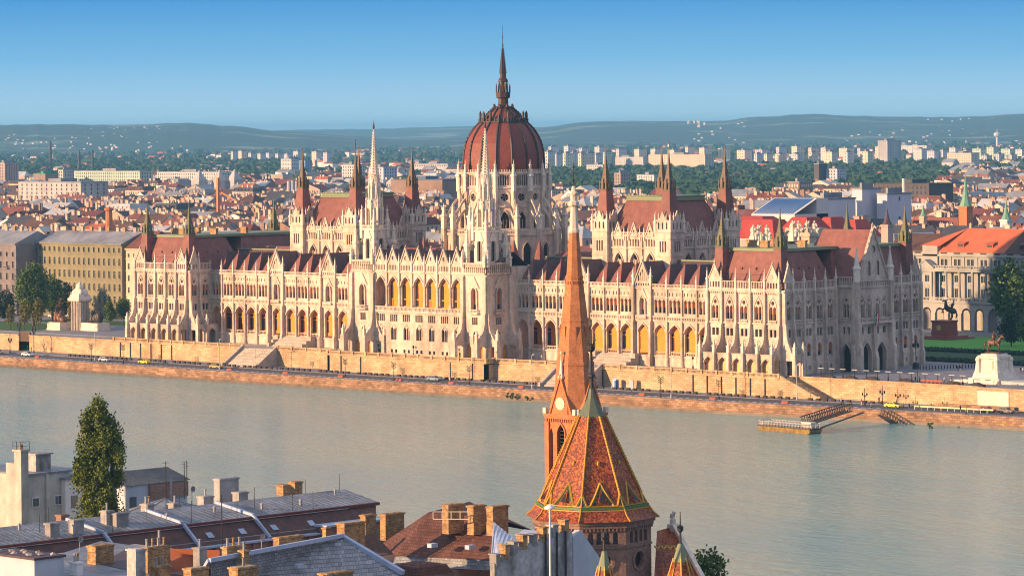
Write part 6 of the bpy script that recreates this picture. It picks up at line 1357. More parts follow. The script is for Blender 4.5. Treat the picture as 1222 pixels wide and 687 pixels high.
for i, (px, base, top) in enumerate(((1032, 484, 463), (1053, 482, 460), (1071.6, 486, 464), (1095, 479, 438), (12, 421, 397))):
    p = at_z(px, base, ZR); post('street_lamp', ('twin lantern lamp post leftmost beyond the gangway', 'twin lantern lamp post in the middle of three beyond the gangway', 'twin lantern lamp post beside the yellow taxi', 'tallest twin lantern lamp post against the plaza wall', 'twin lantern lamp post at the left edge')[i], 'lamp post', p.x, p.y, ZR, (base-top)/FPX*depth(p), 'lantern', 'twin lantern lamp posts')
for i, (px, base, top) in enumerate(((470, 422, 411), (516, 424, 413), (363, 411, 401), (737, 433, 423), (793, 437, 427), (827, 440, 428), (881.5, 442, 431), (579, 426, 415))):
    p = at_z(px, base, ZP); post('terrace_lamp', 'black lantern on the terrace, %s' % ('before the left half of the central block', 'before the right half of the central block', 'beside the far entrance stairs', 'beside the near entrance stairs', 'before the middle of the near wing', 'at the right end of the near wing', 'before the near pavilion arches', 'before the right slim tower')[i], 'lamp post', p.x, p.y if p.y < -.5 or px in (363, 737, 793, 827) else -4.5, ZP, (base-top)/FPX*depth(p)*.9, 'single', 'black terrace lanterns')
p = at_z(1093, 440, ZP); post('plaza_lamp', 'big ornate black candelabra lamp at the corner of the near pavilion', 'lamp post', p.x, p.y, ZP, 7, 'ornate')
p = at_z(1104, 430, ZP); 
for i, px in enumerate((980, 993, 1006, 1020, 1034, 1047, 1060, 1074, 1088, 1104, 1119, 1136, 1149)):
    p = at_y(px, 458, 3.2); post('plaza_post', 'pale T shaped post on the plaza edge above the golden wall', 'post', p.x, 3.2, ZP, 2.3, 'tee', 'T shaped posts along the plaza edge')
for i, (px, y_) in enumerate(((988, 452), (1014, 454), (1040, 456), (1081, 458), (1137, 461), (1166, 463))):
    p = at_y(px, y_, 1.2); m = MB(); m.box(p.x-2.2, p.x+2.2, .5, 1.9, ZP, ZP+.55); m.blob((p.x, 1.2, ZP+.6), (1.9, .6, .45), i, 8, 5, jag=.25); m.build('planter', BOL, None, label='low dark planter on the plaza edge above the golden wall', cat='planter', rel=True, group='dark planters on the plaza edge')
REDP = mat('red_orange_paint', (.32, .07, .04), .6)
for i, px in enumerate((1101, 1106, 1111, 1116, 1121)):
    p = at_z(px, 457+i*.3, ZP); t = thing('bench', 'red plaza bench, %s' % ('leftmost of the five', 'second of the five', 'middle one of the five', 'fourth of the five', 'rightmost of the five')[i], 'bench', (p.x, p.y, ZP), 'red benches on the plaza'); m = MB(); m.box(p.x-.6, p.x+.6, p.y-.3, p.y+.3, ZP+.42, ZP+.5); m.build('seat', REDP, t)
    m = MB(); m.box(p.x-.6, p.x+.6, p.y+.25, p.y+.32, ZP+.5, ZP+1.0); m.build('backrest', REDP, t)
    for e in (-.5, .5): m = MB(); m.box(p.x+e-.05, p.x+e+.05, p.y-.25, p.y+.25, ZP, ZP+.42); m.build('leg', BLACKM, t)
for i in range(22):
    p = at_z(1091+i*3.6, 441-i*.12, ZP); m = MB(); m.lathe(p.x, p.y, [(.14, ZP), (.14, ZP+.9), (.05, ZP+1.05)], 7); m.build('plaza_bollard', BLACKM, None, label='thin black bollard of the row across the shaded plaza', cat='bollard', rel=True, group='thin bollards across the plaza')
# ---- cars (own shapes, at rest)
def car(label, X, Y, z, a, colr, cname, s=1.0, name='parked_car', cat='car', taxi=False):
    t = thing(name, label, cat, (X, Y, z)); t.rotation_euler = (0, 0, a)
    cm = MT.get('paint_'+cname) or mat('paint_'+cname, colr, .25, var=.03, scale=1, spec=.6)
    def put(nm, mb, mt_, par=t, smooth=False): o = mb.build(nm, mt_, None, smooth); o.location = (0, 0, 0); o.parent = par; return o
    F = lambda a_, z_, d_=0.0: (a_, d_, z_)
    b = MB(); b.fpoly(F, [(-2.15, .32), (2.15, .32), (2.2, .62), (2.05, .85), (1.1, .95), (-1.9, .98), (-2.18, .85), (-2.2, .5)], -.88, .88); b.fpoly(F, [(1.15, .93), (.45, 1.4), (-1.25, 1.43), (-1.85, .96)], -.76, .76); put('body', b, cm)
    g = MB(); g.fpoly(F, [(.98, .98), (.42, 1.33), (-.4, 1.36), (-.4, .98)], -.775, .775); g.fpoly(F, [(-.5, .98), (-.5, 1.36), (-1.2, 1.35), (-1.6, .99)], -.775, .775); g.poly([(1.2, -.68, .96), (1.2, .68, .96), (.5, .62, 1.4), (.5, -.62, 1.4)]); put('window', g, GLASSD)
    for u in (-1.35, 1.35):
        for v in (-.85, .85):
            w = MB(); n = 12; b0 = len(w.v)
            for k in range(n): w.v.append((u+.33*math.cos(k*6.283/n), v-.1, .33+.33*math.sin(k*6.283/n)))
            for k in range(n): w.v.append((u+.33*math.cos(k*6.283/n), v+.1, .33+.33*math.sin(k*6.283/n)))
            w.f = [tuple(range(n)), tuple(range(n, 2*n))]+[(k, (k+1) % n, n+(k+1) % n, n+k) for k in range(n)]; w.mi = [0]*len(w.f); put('wheel', w, BLACKM)
    for v in (-.6, .6): h_ = MB(); h_.box(2.12, 2.22, v-.18, v+.18, .6, .75); put('headlight', h_, WHITEP)
    if taxi: h_ = MB(); h_.box(-.2, .1, -.3, .3, 1.43, 1.6); put('roof_sign', h_, WHITEP)
    return t
def carpx(label, px, py, colr, cname, z=ZR-.12, off=None, **k):
    p = at_z(px, py, z); y = p.y if off is None else ye(p.x)+off; car(label, p.x, y, z, (math.atan2(ye(p.x+5)-ye(p.x), 5) if off is not None else 0) + (math.pi if k.pop('flip', False) else 0), colr, cname, **k)
carpx('white car on the quay road below the dark underpass', 45, 424, (.75, .75, .75), 'white', off=9.5)
carpx('beige car on the quay road near the left edge', 14, 421, (.45, .38, .30), 'beige', off=10.5)
carpx('silver car on the quay road below the outer end of the golden wall', 126, 431, (.5, .5, .52), 'silver', off=9)
carpx('bright yellow car on the quay road below the far pavilion', 171, 434, (.75, .55, .02), 'yellow', off=9.5, flip=True)
carpx('ochre car on the quay road right below the far pavilion corner', 257, 439.5, (.5, .35, .10), 'ochre', off=9.5)
carpx('blue grey car parked before the central terrace wall', 533, 453, (.22, .30, .38), 'bluegrey', off=12)
carpx('yellow taxi on the quay road beside the white guard rail', 1088, 484, (.80, .58, .02), 'yellow', off=9.5, name='taxi', cat='taxi', taxi=True)
carpx('dark red car on the quay road near the right edge', 1193, 490, (.35, .02, .03), 'red', off=10.5)
carpx('dark grey car just right of the dark red car', 1213, 491.5, (.12, .12, .13), 'darkgrey', off=10.5)
carpx('pale parked car behind the lawn of the left park', 64, 379, (.6, .65, .7), 'pale', z=ZP)
carpx('dark car parked in the street at the far left of the park', 8, 377, (.05, .05, .06), 'black', z=ZP)
# ---- barriers, toilet, boards, guard rail
for i, (px, py) in enumerate(((53, 426), (280, 441), (348, 445), (408, 449.5), (480, 453.5), (545, 457), (622, 462.5), (767.6, 471), (852.7, 476), (935, 481))):
    p = at_z(px, py, ZR); y = ye(p.x)+5.8; m = MB(); m.box(p.x-1.1, p.x+1.1, y-.2, y+.2, ZR-.1, ZR+.2); m.box(p.x-1.0, p.x+1.0, y-.05, y+.05, ZR+.2, ZR+.55); m.box(p.x+.9, p.x+1.2, y-.2, y+.2, ZR-.1, ZR+.5)
    m.build('road_barrier', REDP, None, label='red orange road barrier %s' % ('below the underpass', 'before the far pavilion corner', 'before the far river stairs', 'left of the central block', 'before the left part of the central terrace', 'before the right slim tower', 'left of the orange spire', 'right of the near river stairs', 'before the near pavilion', 'left of the gangway')[i], cat='barrier', rel=True, group='red orange barriers on the quay road')
p = at_z(754, 461, ZR); t = thing('portable_toilet', 'blue and white portable cabin against the terrace wall right of the spire', 'portable toilet', (p.x, -8.2, ZR)); X = p.x
m = MB(); m.box(X-.6, X+.6, -8.8, -7.6, ZR, ZR+2.2); m.build('cabin', mat('cabin_blue', (.03, .12, .45), .5), t); m = MB(); m.box(X-.5, X+.1, -8.86, -8.8, ZR+.1, ZR+2.0); m.build('door', WHITEP, t); m = MB(); m.sq(X, -8.2, [(.65, ZR+2.2), (.6, ZR+2.35), (.2, ZR+2.5)]); m.build('roof', WHITEP, t)
p = at_z(774, 462, ZR); m = MB(); m.fpoly(F_(p.x, -8, 1, 0, 0, -1), [(-1.0, ZR), (1.0, ZR), (.7, ZR+2.4), (-.5, ZR+2.6)], 0, .3); m.build('information_board', CONC, None, label='grey slanted board against the terrace wall right of the blue cabin', cat='board', rel=True)
t = thing('guard_rail', 'long pale yellow guard rail along the quay road at the right', 'guard rail', (215, ye(215)+6, ZR)); rail = MB(); pts = [at_z(px, 488, ZR).x for px in (1092, 1232)]
xa_, xb_ = pts; n = 12; pool = Pool('post', CONC, t)
for i in range(n):
    a, b_ = xa_+(xb_-xa_)*i/n, xa_+(xb_-xa_)*(i+1)/n; rail.bar((a, ye(a)+7.2, ZR+.8), (b_, ye(b_)+7.2, ZR+.8), .34); q_ = pool.new(); q_.box(a-.1, a+.1, ye(a)+7.25, ye(a)+7.4, ZR-.1, ZR+.9)
rail.build('rail', mat('pale_yellow_paint', (.65, .62, .30), .5), t); pool.finish()
m = MB(); 
for i in range(n): a, b_ = xa_+(xb_-xa_)*i/n, xa_+(xb_-xa_)*(i+1)/n; m.poly([(a, ye(a)+15.8, ZR), (b_, ye(b_)+15.8, ZR), (b_, ye(b_)+15.8, ZR+1.0), (a, ye(a)+15.8, ZR+1.0)]); m.poly([(a, ye(a)+15.8, ZR+1.0), (b_, ye(b_)+15.8, ZR+1.0), (b_, ye(b_)+16.2, ZR+1.0), (a, ye(a)+16.2, ZR+1.0)])
m.build('low_wall', QUAYW, None, label='low reddish wall between the quay road and the pavement at right', cat='wall', rel=True)
# ---- people
SKIN = mat('skin', (.45, .28, .2), .7); HAIRM = mat('dark_hair', (.03, .02, .015), .8)
def person(px, py, z, label, shirt, legs, a=0.0, sit=False, Y=None):
    p = at_z(px, py, z) if Y is None else Vector((at_y(px, py, Y).x, Y, z)); x, y = p.x, p.y; t = thing('person', label, 'person', (x, y, z))
    c, s_ = math.cos(a), math.sin(a)
    def P(u, v, w): return (x+u*c-v*s_, y+u*s_+v*c, z+w)
    h0 = .45 if sit else .9; m = MB()
    for e in (-1, 1):
        if sit: m.tube([P(0, e*.1, h0), P(.45, e*.12, h0), P(.48, e*.12, .06), P(.6, e*.12, .04)], [.1, .075, .05, .04], 7, 1)
        else: m.tube([P(0, e*.1, h0), P(.08*e+.03, e*.1, .5), P(.14*e, e*.1, .07), P(.14*e+.12, e*.1, .03)], [.1, .07, .05, .04], 7, 1)
        m.tube([P(0, e*.2, h0+.52), P(-.04*e, e*.27, h0+.25), P(.08, e*.25, h0)], [.065, .05, .04], 6, 0)
    m.tube([P(0, 0, h0-.05), P(0, 0, h0+.15), P(0, 0, h0+.42), P(0, 0, h0+.58), P(.02, 0, h0+.66)], [.15, .14, .2, .12, .05], 8, 0); m.blob(P(.03, 0, h0+.76), (.1, .09, .12), 2, 8, 6, 2, jag=.03); m.build('body', [shirt, legs, SKIN], t, True)
    m = MB(); m.blob(P(-.01, 0, h0+.8), (.11, .1, .1), 4, 8, 5, jag=.04); m.build('hair', HAIRM, t, True)
CL = {k: mat('cloth_'+k, v, .9) for k, v in dict(red=(.4, .05, .05), white=(.6, .6, .58), blue=(.06, .1, .22), black=(.03, .03, .035), grey=(.2, .2, .21), green=(.25, .4, .05), beige=(.4, .32, .22)).items()}
for a_ in ((1004, 483, ZR, 'person in white walking at the head of the gangway', 'white', 'blue', 0), (1028, 483.5, ZR, 'person in red and white by the first twin lantern post', 'red', 'white', 1), (1040, 489, ZR, 'person in beige with black trousers near the quay edge', 'beige', 'black', 0), (1049, 481, ZR, 'person in black standing by the row of dark blocks', 'black', 'black', 0),
  (1078, 489, ZR, 'walker in grey left of the yellow taxi', 'grey', 'black', 0), (1085, 489, ZR, 'walker in black just behind the yellow taxi', 'black', 'blue', 0), (1146, 491, ZR, 'person in dark clothes leaning by the guard rail', 'black', 'black', 0), (1153, 495, ZR, 'jogger in green beside the guard rail', 'green', 'black', .3), (1168, 494.5, ZR, 'person in white near the quay edge at right', 'white', 'black', 0),
  (1111, 488.5, ZR, 'person in green vest by the guard rail end', 'green', 'black', 0), (1143, 443, ZP, 'left one of two people in dark clothes on the shaded plaza', 'black', 'black', 0), (1146.5, 443, ZP, 'right one of two people in dark clothes on the shaded plaza', 'black', 'grey', 0), (1218, 445, ZP, 'person in black at the right edge of the plaza', 'black', 'black', 0), (1221, 446, ZP, 'person in white at the right edge of the plaza', 'white', 'blue', 0),
  (1127, 457.5, ZP, 'person in white near the red benches', 'white', 'black', 0), (33, 419, ZR, 'person in dark clothes at the foot of the left stairs', 'black', 'blue', 0), (53.5, 420, ZR, 'person left in front of the underpass', 'beige', 'black', 0), (61, 420.5, ZR, 'person in red in front of the underpass', 'red', 'black', 0), (639, 462, ZR, 'person in red on the quay left of the orange spire', 'red', 'black', 0), (730, 467, ZR, 'person in white on the quay right of the spire', 'white', 'grey', 0)):
    person(a_[0], a_[1], a_[2], a_[3], CL[a_[4]], CL[a_[5]], a_[6])
person(1191, 460, ZP, 'person in grey sitting at the foot of the white pedestal', CL['grey'], CL['black'], -1.57, True)
# ---- landing stage with gangway
PO = thing('landing_stage', 'floating landing pontoon with white railings and rusty yellow hull on the river', 'pontoon', (0, 0, ZW))
a = at_z(907, 513, ZW); b_ = at_z(966, 518, ZW); ux, uy = (b_-a).x, (b_-a).y; Lp = math.hypot(ux, uy); ux, uy = ux/Lp, uy/Lp; PO.location = (a.x, a.y, ZW)
F = F_(a.x, a.y, ux, uy, -uy, ux); W = 4.2
GRC_ = mat('galvanised_rail', (.38, .37, .36), .6, var=.2, scale=1)
RUST = mat('rusty_yellow_hull', (.11, .06, .03), .8, base2=(.34, .22, .04), scale=.9)
m = MB(); m.fpoly(F, [(0, ZW-.5), (Lp-1.2, ZW-.5), (Lp, ZW+.3), (Lp, ZW+1.1), (-.6, ZW+1.1), (-.6, ZW+.4)], 0, W); m.build('hull', RUST, PO)
m = MB(); m.fbox(F, -.7, Lp+.2, -.1, W+.1, ZW+1.1, ZW+1.25); m.build('deck', BLACKM, PO)
pl = Pool('railing', GRC_, PO)
for d_ in (0, W):
    q_ = pl.new(); n = 34
    for i in range(n+1): s_ = -.5+(Lp+.5)*i/n; q_.fbox(F, s_-.05, s_+.05, d_-.05, d_+.05, ZW+1.25, ZW+2.35)
    q_.fbox(F, -.5, Lp, d_-.05, d_+.05, ZW+2.3, ZW+2.42); q_.fbox(F, -.5, Lp, d_-.03, d_+.03, ZW+1.7, ZW+1.78)
for s0 in (-.5, Lp):
    q_ = pl.new()
    for i in range(7): q_.fbox(F, s0-.05, s0+.05, W*i/6-.05, W*i/6+.05, ZW+1.25, ZW+2.35)
    q_.fbox(F, s0-.05, s0+.05, 0, W, ZW+2.3, ZW+2.42)
pl.finish()
m = MB(); m.fbox(F, Lp-4.5, Lp-1.5, W*.5, W*.85, ZW+1.25, ZW+2.3); m.fbox(F, Lp-4.6, Lp-1.4, W*.45, W*.9, ZW+2.3, ZW+2.6); m.build('shelter', HIB, PO)
GW = thing('gangway', 'dark lattice truss gangway from the quay down to the pontoon', 'gangway', (0, 0, 0))
p1 = at_z(1012, 490, ZR+.3); p0 = Vector(F(Lp-6, ZW+1.6, W)); GW.location = p0
side = Vector((-(p1-p0).y, (p1-p0).x, 0)).normalized()*1.1; m = MB(); n = 18
for e in (-1, 1):
    o_ = side*e; m.bar(p0+o_, p1+o_, .2); m.bar(p0+o_+Vector((0, 0, 1.9)), p1+o_+Vector((0, 0, 1.9)), .2)
    for i in range(n): qa, qb = p0+(p1-p0)*(i/n)+o_, p0+(p1-p0)*((i+1)/n)+o_; m.bar(qa, qb+Vector((0, 0, 1.9)), .1); m.bar(qb, qb+Vector((0, 0, 1.9)), .12)
m.build('truss', DARKM, GW); m = MB(); m.poly([p0-side, p0+side, p1+side, p1-side]); m.build('walkway', BRNM, GW)
t = MB(); t.tube([Vector(F(Lp, ZW+1.0, W*.5)), at_y(1030, 492, ye(150)-.9)], .22, 8); t.build('mooring_arm', DARKM, None, label='long dark steel arm holding the pontoon off the quay wall', cat='steel arm', rel=True)
# ================================================================ NEAR BANK: church and rooftops
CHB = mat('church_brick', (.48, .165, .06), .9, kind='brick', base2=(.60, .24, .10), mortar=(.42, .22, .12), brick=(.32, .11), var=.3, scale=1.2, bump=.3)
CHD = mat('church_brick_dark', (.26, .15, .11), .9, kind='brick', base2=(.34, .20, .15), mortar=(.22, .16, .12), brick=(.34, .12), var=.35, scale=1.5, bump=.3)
YEL = mat('yellow_glazed_tile', (.50, .27, .03), .45, var=.2, scale=3); GRT = mat('green_glazed_tile', (.07, .16, .06), .45, var=.2, scale=3)
# glazed scales: dark ground with scattered orange scales
def tilemat(name, c1, c2, c3):
    m = bpy.data.materials.new(name); m.use_nodes = True; nt = m.node_tree; N = nt.nodes; L = nt.links; bs = N['Principled BSDF']; bs.inputs['Roughness'].default_value = .5; bs.inputs['Specular IOR Level'].default_value = .35
    geo = N.new('ShaderNodeNewGeometry'); mp = N.new('ShaderNodeMapping'); mp.inputs['Scale'].default_value = (5.6, 5.6, 5.0); L.new(geo.outputs['Position'], mp.inputs[0])
    v = N.new('ShaderNodeTexVoronoi'); v.distance = 'CHEBYCHEV'; v.inputs['Scale'].default_value = 1; v.inputs['Randomness'].default_value = .35; L.new(mp.outputs[0], v.inputs['Vector'])
    sp = N.new('ShaderNodeSeparateColor'); L.new(v.outputs['Color'], sp.inputs[0]); r = N.new('ShaderNodeValToRGB'); r.color_ramp.interpolation = 'CONSTANT'
    e = r.color_ramp.elements; e[0].color = tuple(c1)+(1,); e[0].position = 0; e[1].position = .42; e[1].color = tuple(c2)+(1,); q = e.new(.8); q.color = tuple(c3)+(1,)
    L.new(sp.outputs[0], r.inputs['Fac']); n = N.new('ShaderNodeTexNoise'); n.inputs['Scale'].default_value = .35; n.inputs['Detail'].default_value = 5; L.new(geo.outputs['Position'], n.inputs['Vector'])
    r2 = N.new('ShaderNodeValToRGB'); r2.color_ramp.elements[0].position = .3; r2.color_ramp.elements[1].position = .7; r2.color_ramp.elements[0].color = (.6, .6, .6, 1); L.new(n.outputs['Fac'], r2.inputs['Fac'])
    mx = N.new('ShaderNodeMixRGB'); mx.blend_type = 'MULTIPLY'; mx.inputs[0].default_value = 1; L.new(r.outputs['Color'], mx.inputs[1]); L.new(r2.outputs['Color'], mx.inputs[2]); L.new(mx.outputs[0], bs.inputs['Base Color'])
    bp = N.new('ShaderNodeBump'); bp.inputs['Strength'].default_value = .6; bp.inputs['Distance'].default_value = .05; L.new(v.outputs['Distance'], bp.inputs['Height']); L.new(bp.outputs['Normal'], bs.inputs['Normal']); return m
SCALE = tilemat('glazed_scale_tiles', (.17, .03, .012), (.38, .075, .014), (.48, .15, .02))
G0 = -3.0
CHU = thing('brick_church', 'orange brick church with slender spire and tall patterned cone roof on the near bank', 'church', (0, 0, G0)); c0 = at_d(687, 500, 432); CHU.location = (c0.x, c0.y, G0)
fwv, rtv = Vector((math.sin(YAW), math.cos(YAW), 0)), Vector((math.cos(YAW), -math.sin(YAW), 0))
# --- bell tower
T = node('bell_tower', CHU); X, Y = c0.x, c0.y; T.location = Vector((X, Y, G0)) - WL(CHU); hw = 2.62
fv = [F_(X, Y-hw, 1, 0, 0, -1), F_(X+hw, Y, 0, 1, 1, 0), F_(X-hw, Y, 0, -1, -1, 0), F_(X, Y+hw, -1, 0, 0, 1)]
m = MB(); lv = MB()
for F in fv:
    m.panel(F, -hw, hw, G0, 30.3, [arch(0, 1.25, 24.6, 28.2, 29.3)] + [arch(s, .55, 23.5, 28.0, 28.8, 4) for s in (-1.75, 1.75)], .5)
    archband(m, F, 0, 1.25, 28.2, 29.3, .18, 0, .16, 24.6); lv.fbox(F, -.6, .6, -.6, -.5, 24.6, 29.3); lv.fbox(F, -2.1, 2.1, -.55, -.5, 23.4, 28.8)
    for z in [24.8+.45*i for i in range(9)]: lv.fbox(F, -.6, .6, -.5, -.2, z, z+.1)
    m.fbox(F, -hw-.05, hw+.05, 0, .28, 30.0, 30.3); m.fbox(F, -hw-.1, hw+.1, 0, .4, 30.3, 30.6)
    for k in range(14): s = -hw+.2+k*(2*hw-.4)/13; m.fbox(F, s-.09, s+.09, 0, .2, 29.6, 30.0)
    for s in (-hw+.25, hw-.25): m.fbox(F, s-.35, s+.35, 0, .22, G0, 29.6)
    m.fpoly(F, [(-1.75, 30.6), (1.75, 30.6), (0, 35.0)], -1.6, .1)                    # steep gablet with the clock
    for e in (1, -1): m.fpoly(F, [(e*1.75, 30.5), (e*2.0, 30.6), (0, 35.6), (0, 35.0)], -.3, .25)
m.sq(X, Y, [(hw+.02, 30.0), (hw+.02, 30.6)]); m.build('tower_wall', CHB, T); lv.build('louvre', BLACKM, T)
for F in fv:
    k = MB(); k.fpoly(F, disc(0, 31.9, .78, 20), .1, .25, 0); k.build('clock_face', HIB, T)
    k = MB(); x, y, _ = F(0, 0, -.1); k.sq(x, y, [(.2, 34.9), (.34, 35.0), (.34, 35.3), (.2, 35.5), (.03, 38.2)]); k.sq(x, y, [(.1, 38.1), (.14, 38.25), (.03, 38.5)]); k.build('gablet_pinnacle', STONE2, T)
    k = MB(); k.fbox(F, -hw-.15, -hw+.35, .05, .45, 30.6, 31.3); k.fbox(F, hw-.35, hw+.15, .05, .45, 30.6, 31.3); k.build('corner_stone', STONE2, T)
s = MB(); zz = [30.6, 36.5, 36.7, 41.8, 42.0, 47.8, 48.0, 53.2]; s.lathe(X, Y, [(3.15, 30.6), (2.5, 36.6), (2.56, 36.65), (2.56, 36.95), (2.44, 37.0), (1.8, 42.0), (1.87, 42.05), (1.87, 42.4), (1.74, 42.45), (1.12, 47.4), (1.19, 47.45), (1.19, 47.75), (1.06, 47.8), (.66, 53.2)], 8, R(22.5))
for i in range(8):
    a = R(45*i); F = F_(X+math.cos(a)*1.8, Y+math.sin(a)*1.8, -math.sin(a), math.cos(a), math.cos(a), math.sin(a)); s.fbox(F, -.12, .12, -.02, .14, 38.0, 41.5)
    for r_, z_ in ((2.2, 36.3), (1.58, 41.7), (1.06, 47.1)):
        for k in range(3): F2 = F_(X+math.cos(a)*r_*.94, Y+math.sin(a)*r_*.94, -math.sin(a), math.cos(a), math.cos(a), math.sin(a)); s.fbox(F2, (k-1)*r_*.25-.07, (k-1)*r_*.25+.07, -.1, .2, z_-.35, z_)
s.build('brick_spire', CHB, T)
s = MB(); s.lathe(X, Y, [(.72, 53.15), (.74, 53.5), (.6, 53.7), (.42, 56.4), (.7, 56.6), (.75, 57.0), (.4, 57.2), (.5, 57.9), (.62, 58.1), (.3, 58.5), (.22, 59.0)], 8, R(22.5)); 
for i in range(4): a = R(90*i+45); s.bar((X, Y, 57.8), (X+math.cos(a)*.8, Y+math.sin(a)*.8, 58.0), .22)
s.build('stone_finial', HIB, T)
s = MB(); s.lathe(X, Y, [(.07, 58.9), (.05, 61.9)], 6); s.lathe(X, Y, [(.05, 59.4), (.18, 59.7), (.05, 60.0)], 8); s.bar((X-.4, Y, 60.9), (X+.4, Y, 60.9), .07); s.bar((X, Y-.3, 61.3), (X, Y+.3, 61.3), .06); s.build('iron_cross', BLACKM, T)
# --- choir with octagonal cone roof
C_ = node('choir', CHU); c1 = at_d(707, 605, 414); X, Y = c1.x, c1.y; C_.location = Vector((X, Y, G0)) - WL(CHU)
def V8(r, th, z): v = rtv*math.sin(R(th)) - fwv*math.cos(R(th)); return (X+v.x*r, Y+v.y*r, z)
TH = [-13+45*i for i in range(8)]; prof = [(8.15, 19.7), (7.45, 20.25), (6.75, 21.2), (5.9, 22.6), (1.62, 31.7)]
r = MB()
for i in range(8):
    for (ra, za), (rb, zb) in zip(prof, prof[1:]): r.poly([V8(ra, TH[i], za), V8(ra, TH[i]+45, za), V8(rb, TH[i]+45, zb), V8(rb, TH[i], zb)])
r.build('cone_roof', SCALE, C_)
for i in range(8):
    q_ = MB()
    for (ra, za), (rb, zb) in zip(prof, prof[1:]): q_.bar(V8(ra+.05, TH[i], za+.05), V8(rb+.05, TH[i], zb+.05), .14)
    for k in range(30): t = k/30; q_.sq(*V8(5.9+(1.62-5.9)*t+.12, TH[i], 0)[:2], [(.05, 22.6+9.1*t), (.10, 22.75+9.1*t), (.03, 22.9+9.1*t)])
    q_.build('ridge_tile', YEL, C_)
    bz = MB(); bg_ = MB()                             # glazed band and zigzag on each face
    def W(t, z, off=.06):                              # point on the face, t across 0..1
        for (ra, za), (rb, zb) in zip(prof, prof[1:]):
            if za <= z <= zb+1e-6: rr = ra+(rb-ra)*(z-za)/(zb-za)+off; break
        a, b_ = Vector(V8(rr, TH[i], z)), Vector(V8(rr, TH[i]+45, z)); return a+(b_-a)*t
    for k in range(6): bz.bar(W(k/6, 20.95), W((k+1)/6, 20.95), .13)
    for k in range(6): bz.bar(W(k/6, 21.45), W((k+1)/6, 21.45), .1); bg_.bar(W(k/6, 21.2, .04), W((k+1)/6, 21.2, .04), .28)
    for (ta, za), (tb, zb) in zip([(0, 22.8), (.13, 21.5), (.22, 21.5), (.5, 24.1), (.78, 21.5), (.87, 21.5)], [(.13, 21.5), (.22, 21.5), (.5, 24.1), (.78, 21.5), (.87, 21.5), (1, 22.8)]):
        n_ = 3
        for j in range(n_): u0, u1 = j/n_, (j+1)/n_; bz.bar(W(ta+(tb-ta)*u0, za+(zb-za)*u0), W(ta+(tb-ta)*u1, za+(zb-za)*u1), .2); bg_.bar(W(ta+(tb-ta)*u0, max(21.5, za+(zb-za)*u0-.35), .04), W(ta+(tb-ta)*u1, max(21.5, za+(zb-za)*u1-.35), .04), .16)
    p = W(.5, 26.3); bz.blob(tuple(p), (.2, .2, .32), 1, 6, 4, jag=0)
    bz.build('zigzag_tiles', YEL, C_); bg_.build('green_tiles', GRT, C_)
    d = MB(); a, b_, c = W(.42, 21.9, .5), W(.58, 21.9, .5), W(.5, 23.5, .1); in_ = W(.5, 23.5, -.4); a2, b2 = W(.40, 21.9, -.3), W(.60, 21.9, -.3)
    d.poly([a, b_, c]); d.poly([a, c, a2]); d.poly([b_, b2, c]); d.build('roof_dormer', YEL if False else SCALE, C_)
    d = MB(); a, b_, c = W(.44, 21.95, .54), W(.56, 21.95, .54), W(.5, 23.1, .26); d.poly([a, b_, c]); d.build('dormer_opening', BLACKM, C_)
g = MB(); g.lathe(X, Y, [(1.62, 31.6), (1.66, 31.72), (1.05, 32.8), (.5, 33.8), (.26, 34.95)], 8, math.atan2(V8(1, -13, 0)[1]-Y, V8(1, -13, 0)[0]-X)); g.build('metal_cap', mat('dull_copper', (.09, .12, .09), .6, base2=(.13, .15, .09), scale=2), C_)
g = MB(); g.lathe(X, Y, [(.26, 34.9), (.22, 36.2), (.5, 36.4), (.5, 36.7), (.16, 36.9), (.15, 39.3), (.45, 39.6), (.5, 40.0), (.2, 40.3), (.06, 40.4), (.05, 41.8)], 8)
for i in range(8): a = R(45*i); g.bar((X+math.cos(a)*.2, Y+math.sin(a)*.2, 40.0), (X+math.cos(a)*.6, Y+math.sin(a)*.6, 40.9), .06); g.bar((X+math.cos(a)*.2, Y+math.sin(a)*.2, 36.6), (X+math.cos(a)*.65, Y+math.sin(a)*.65, 36.2), .08)
g.build('finial', DARKM, C_)
w = MB(); gl = []
ra = 7.15; e = ra*math.sin(R(22.5)); k_ = ra*math.cos(R(22.5))
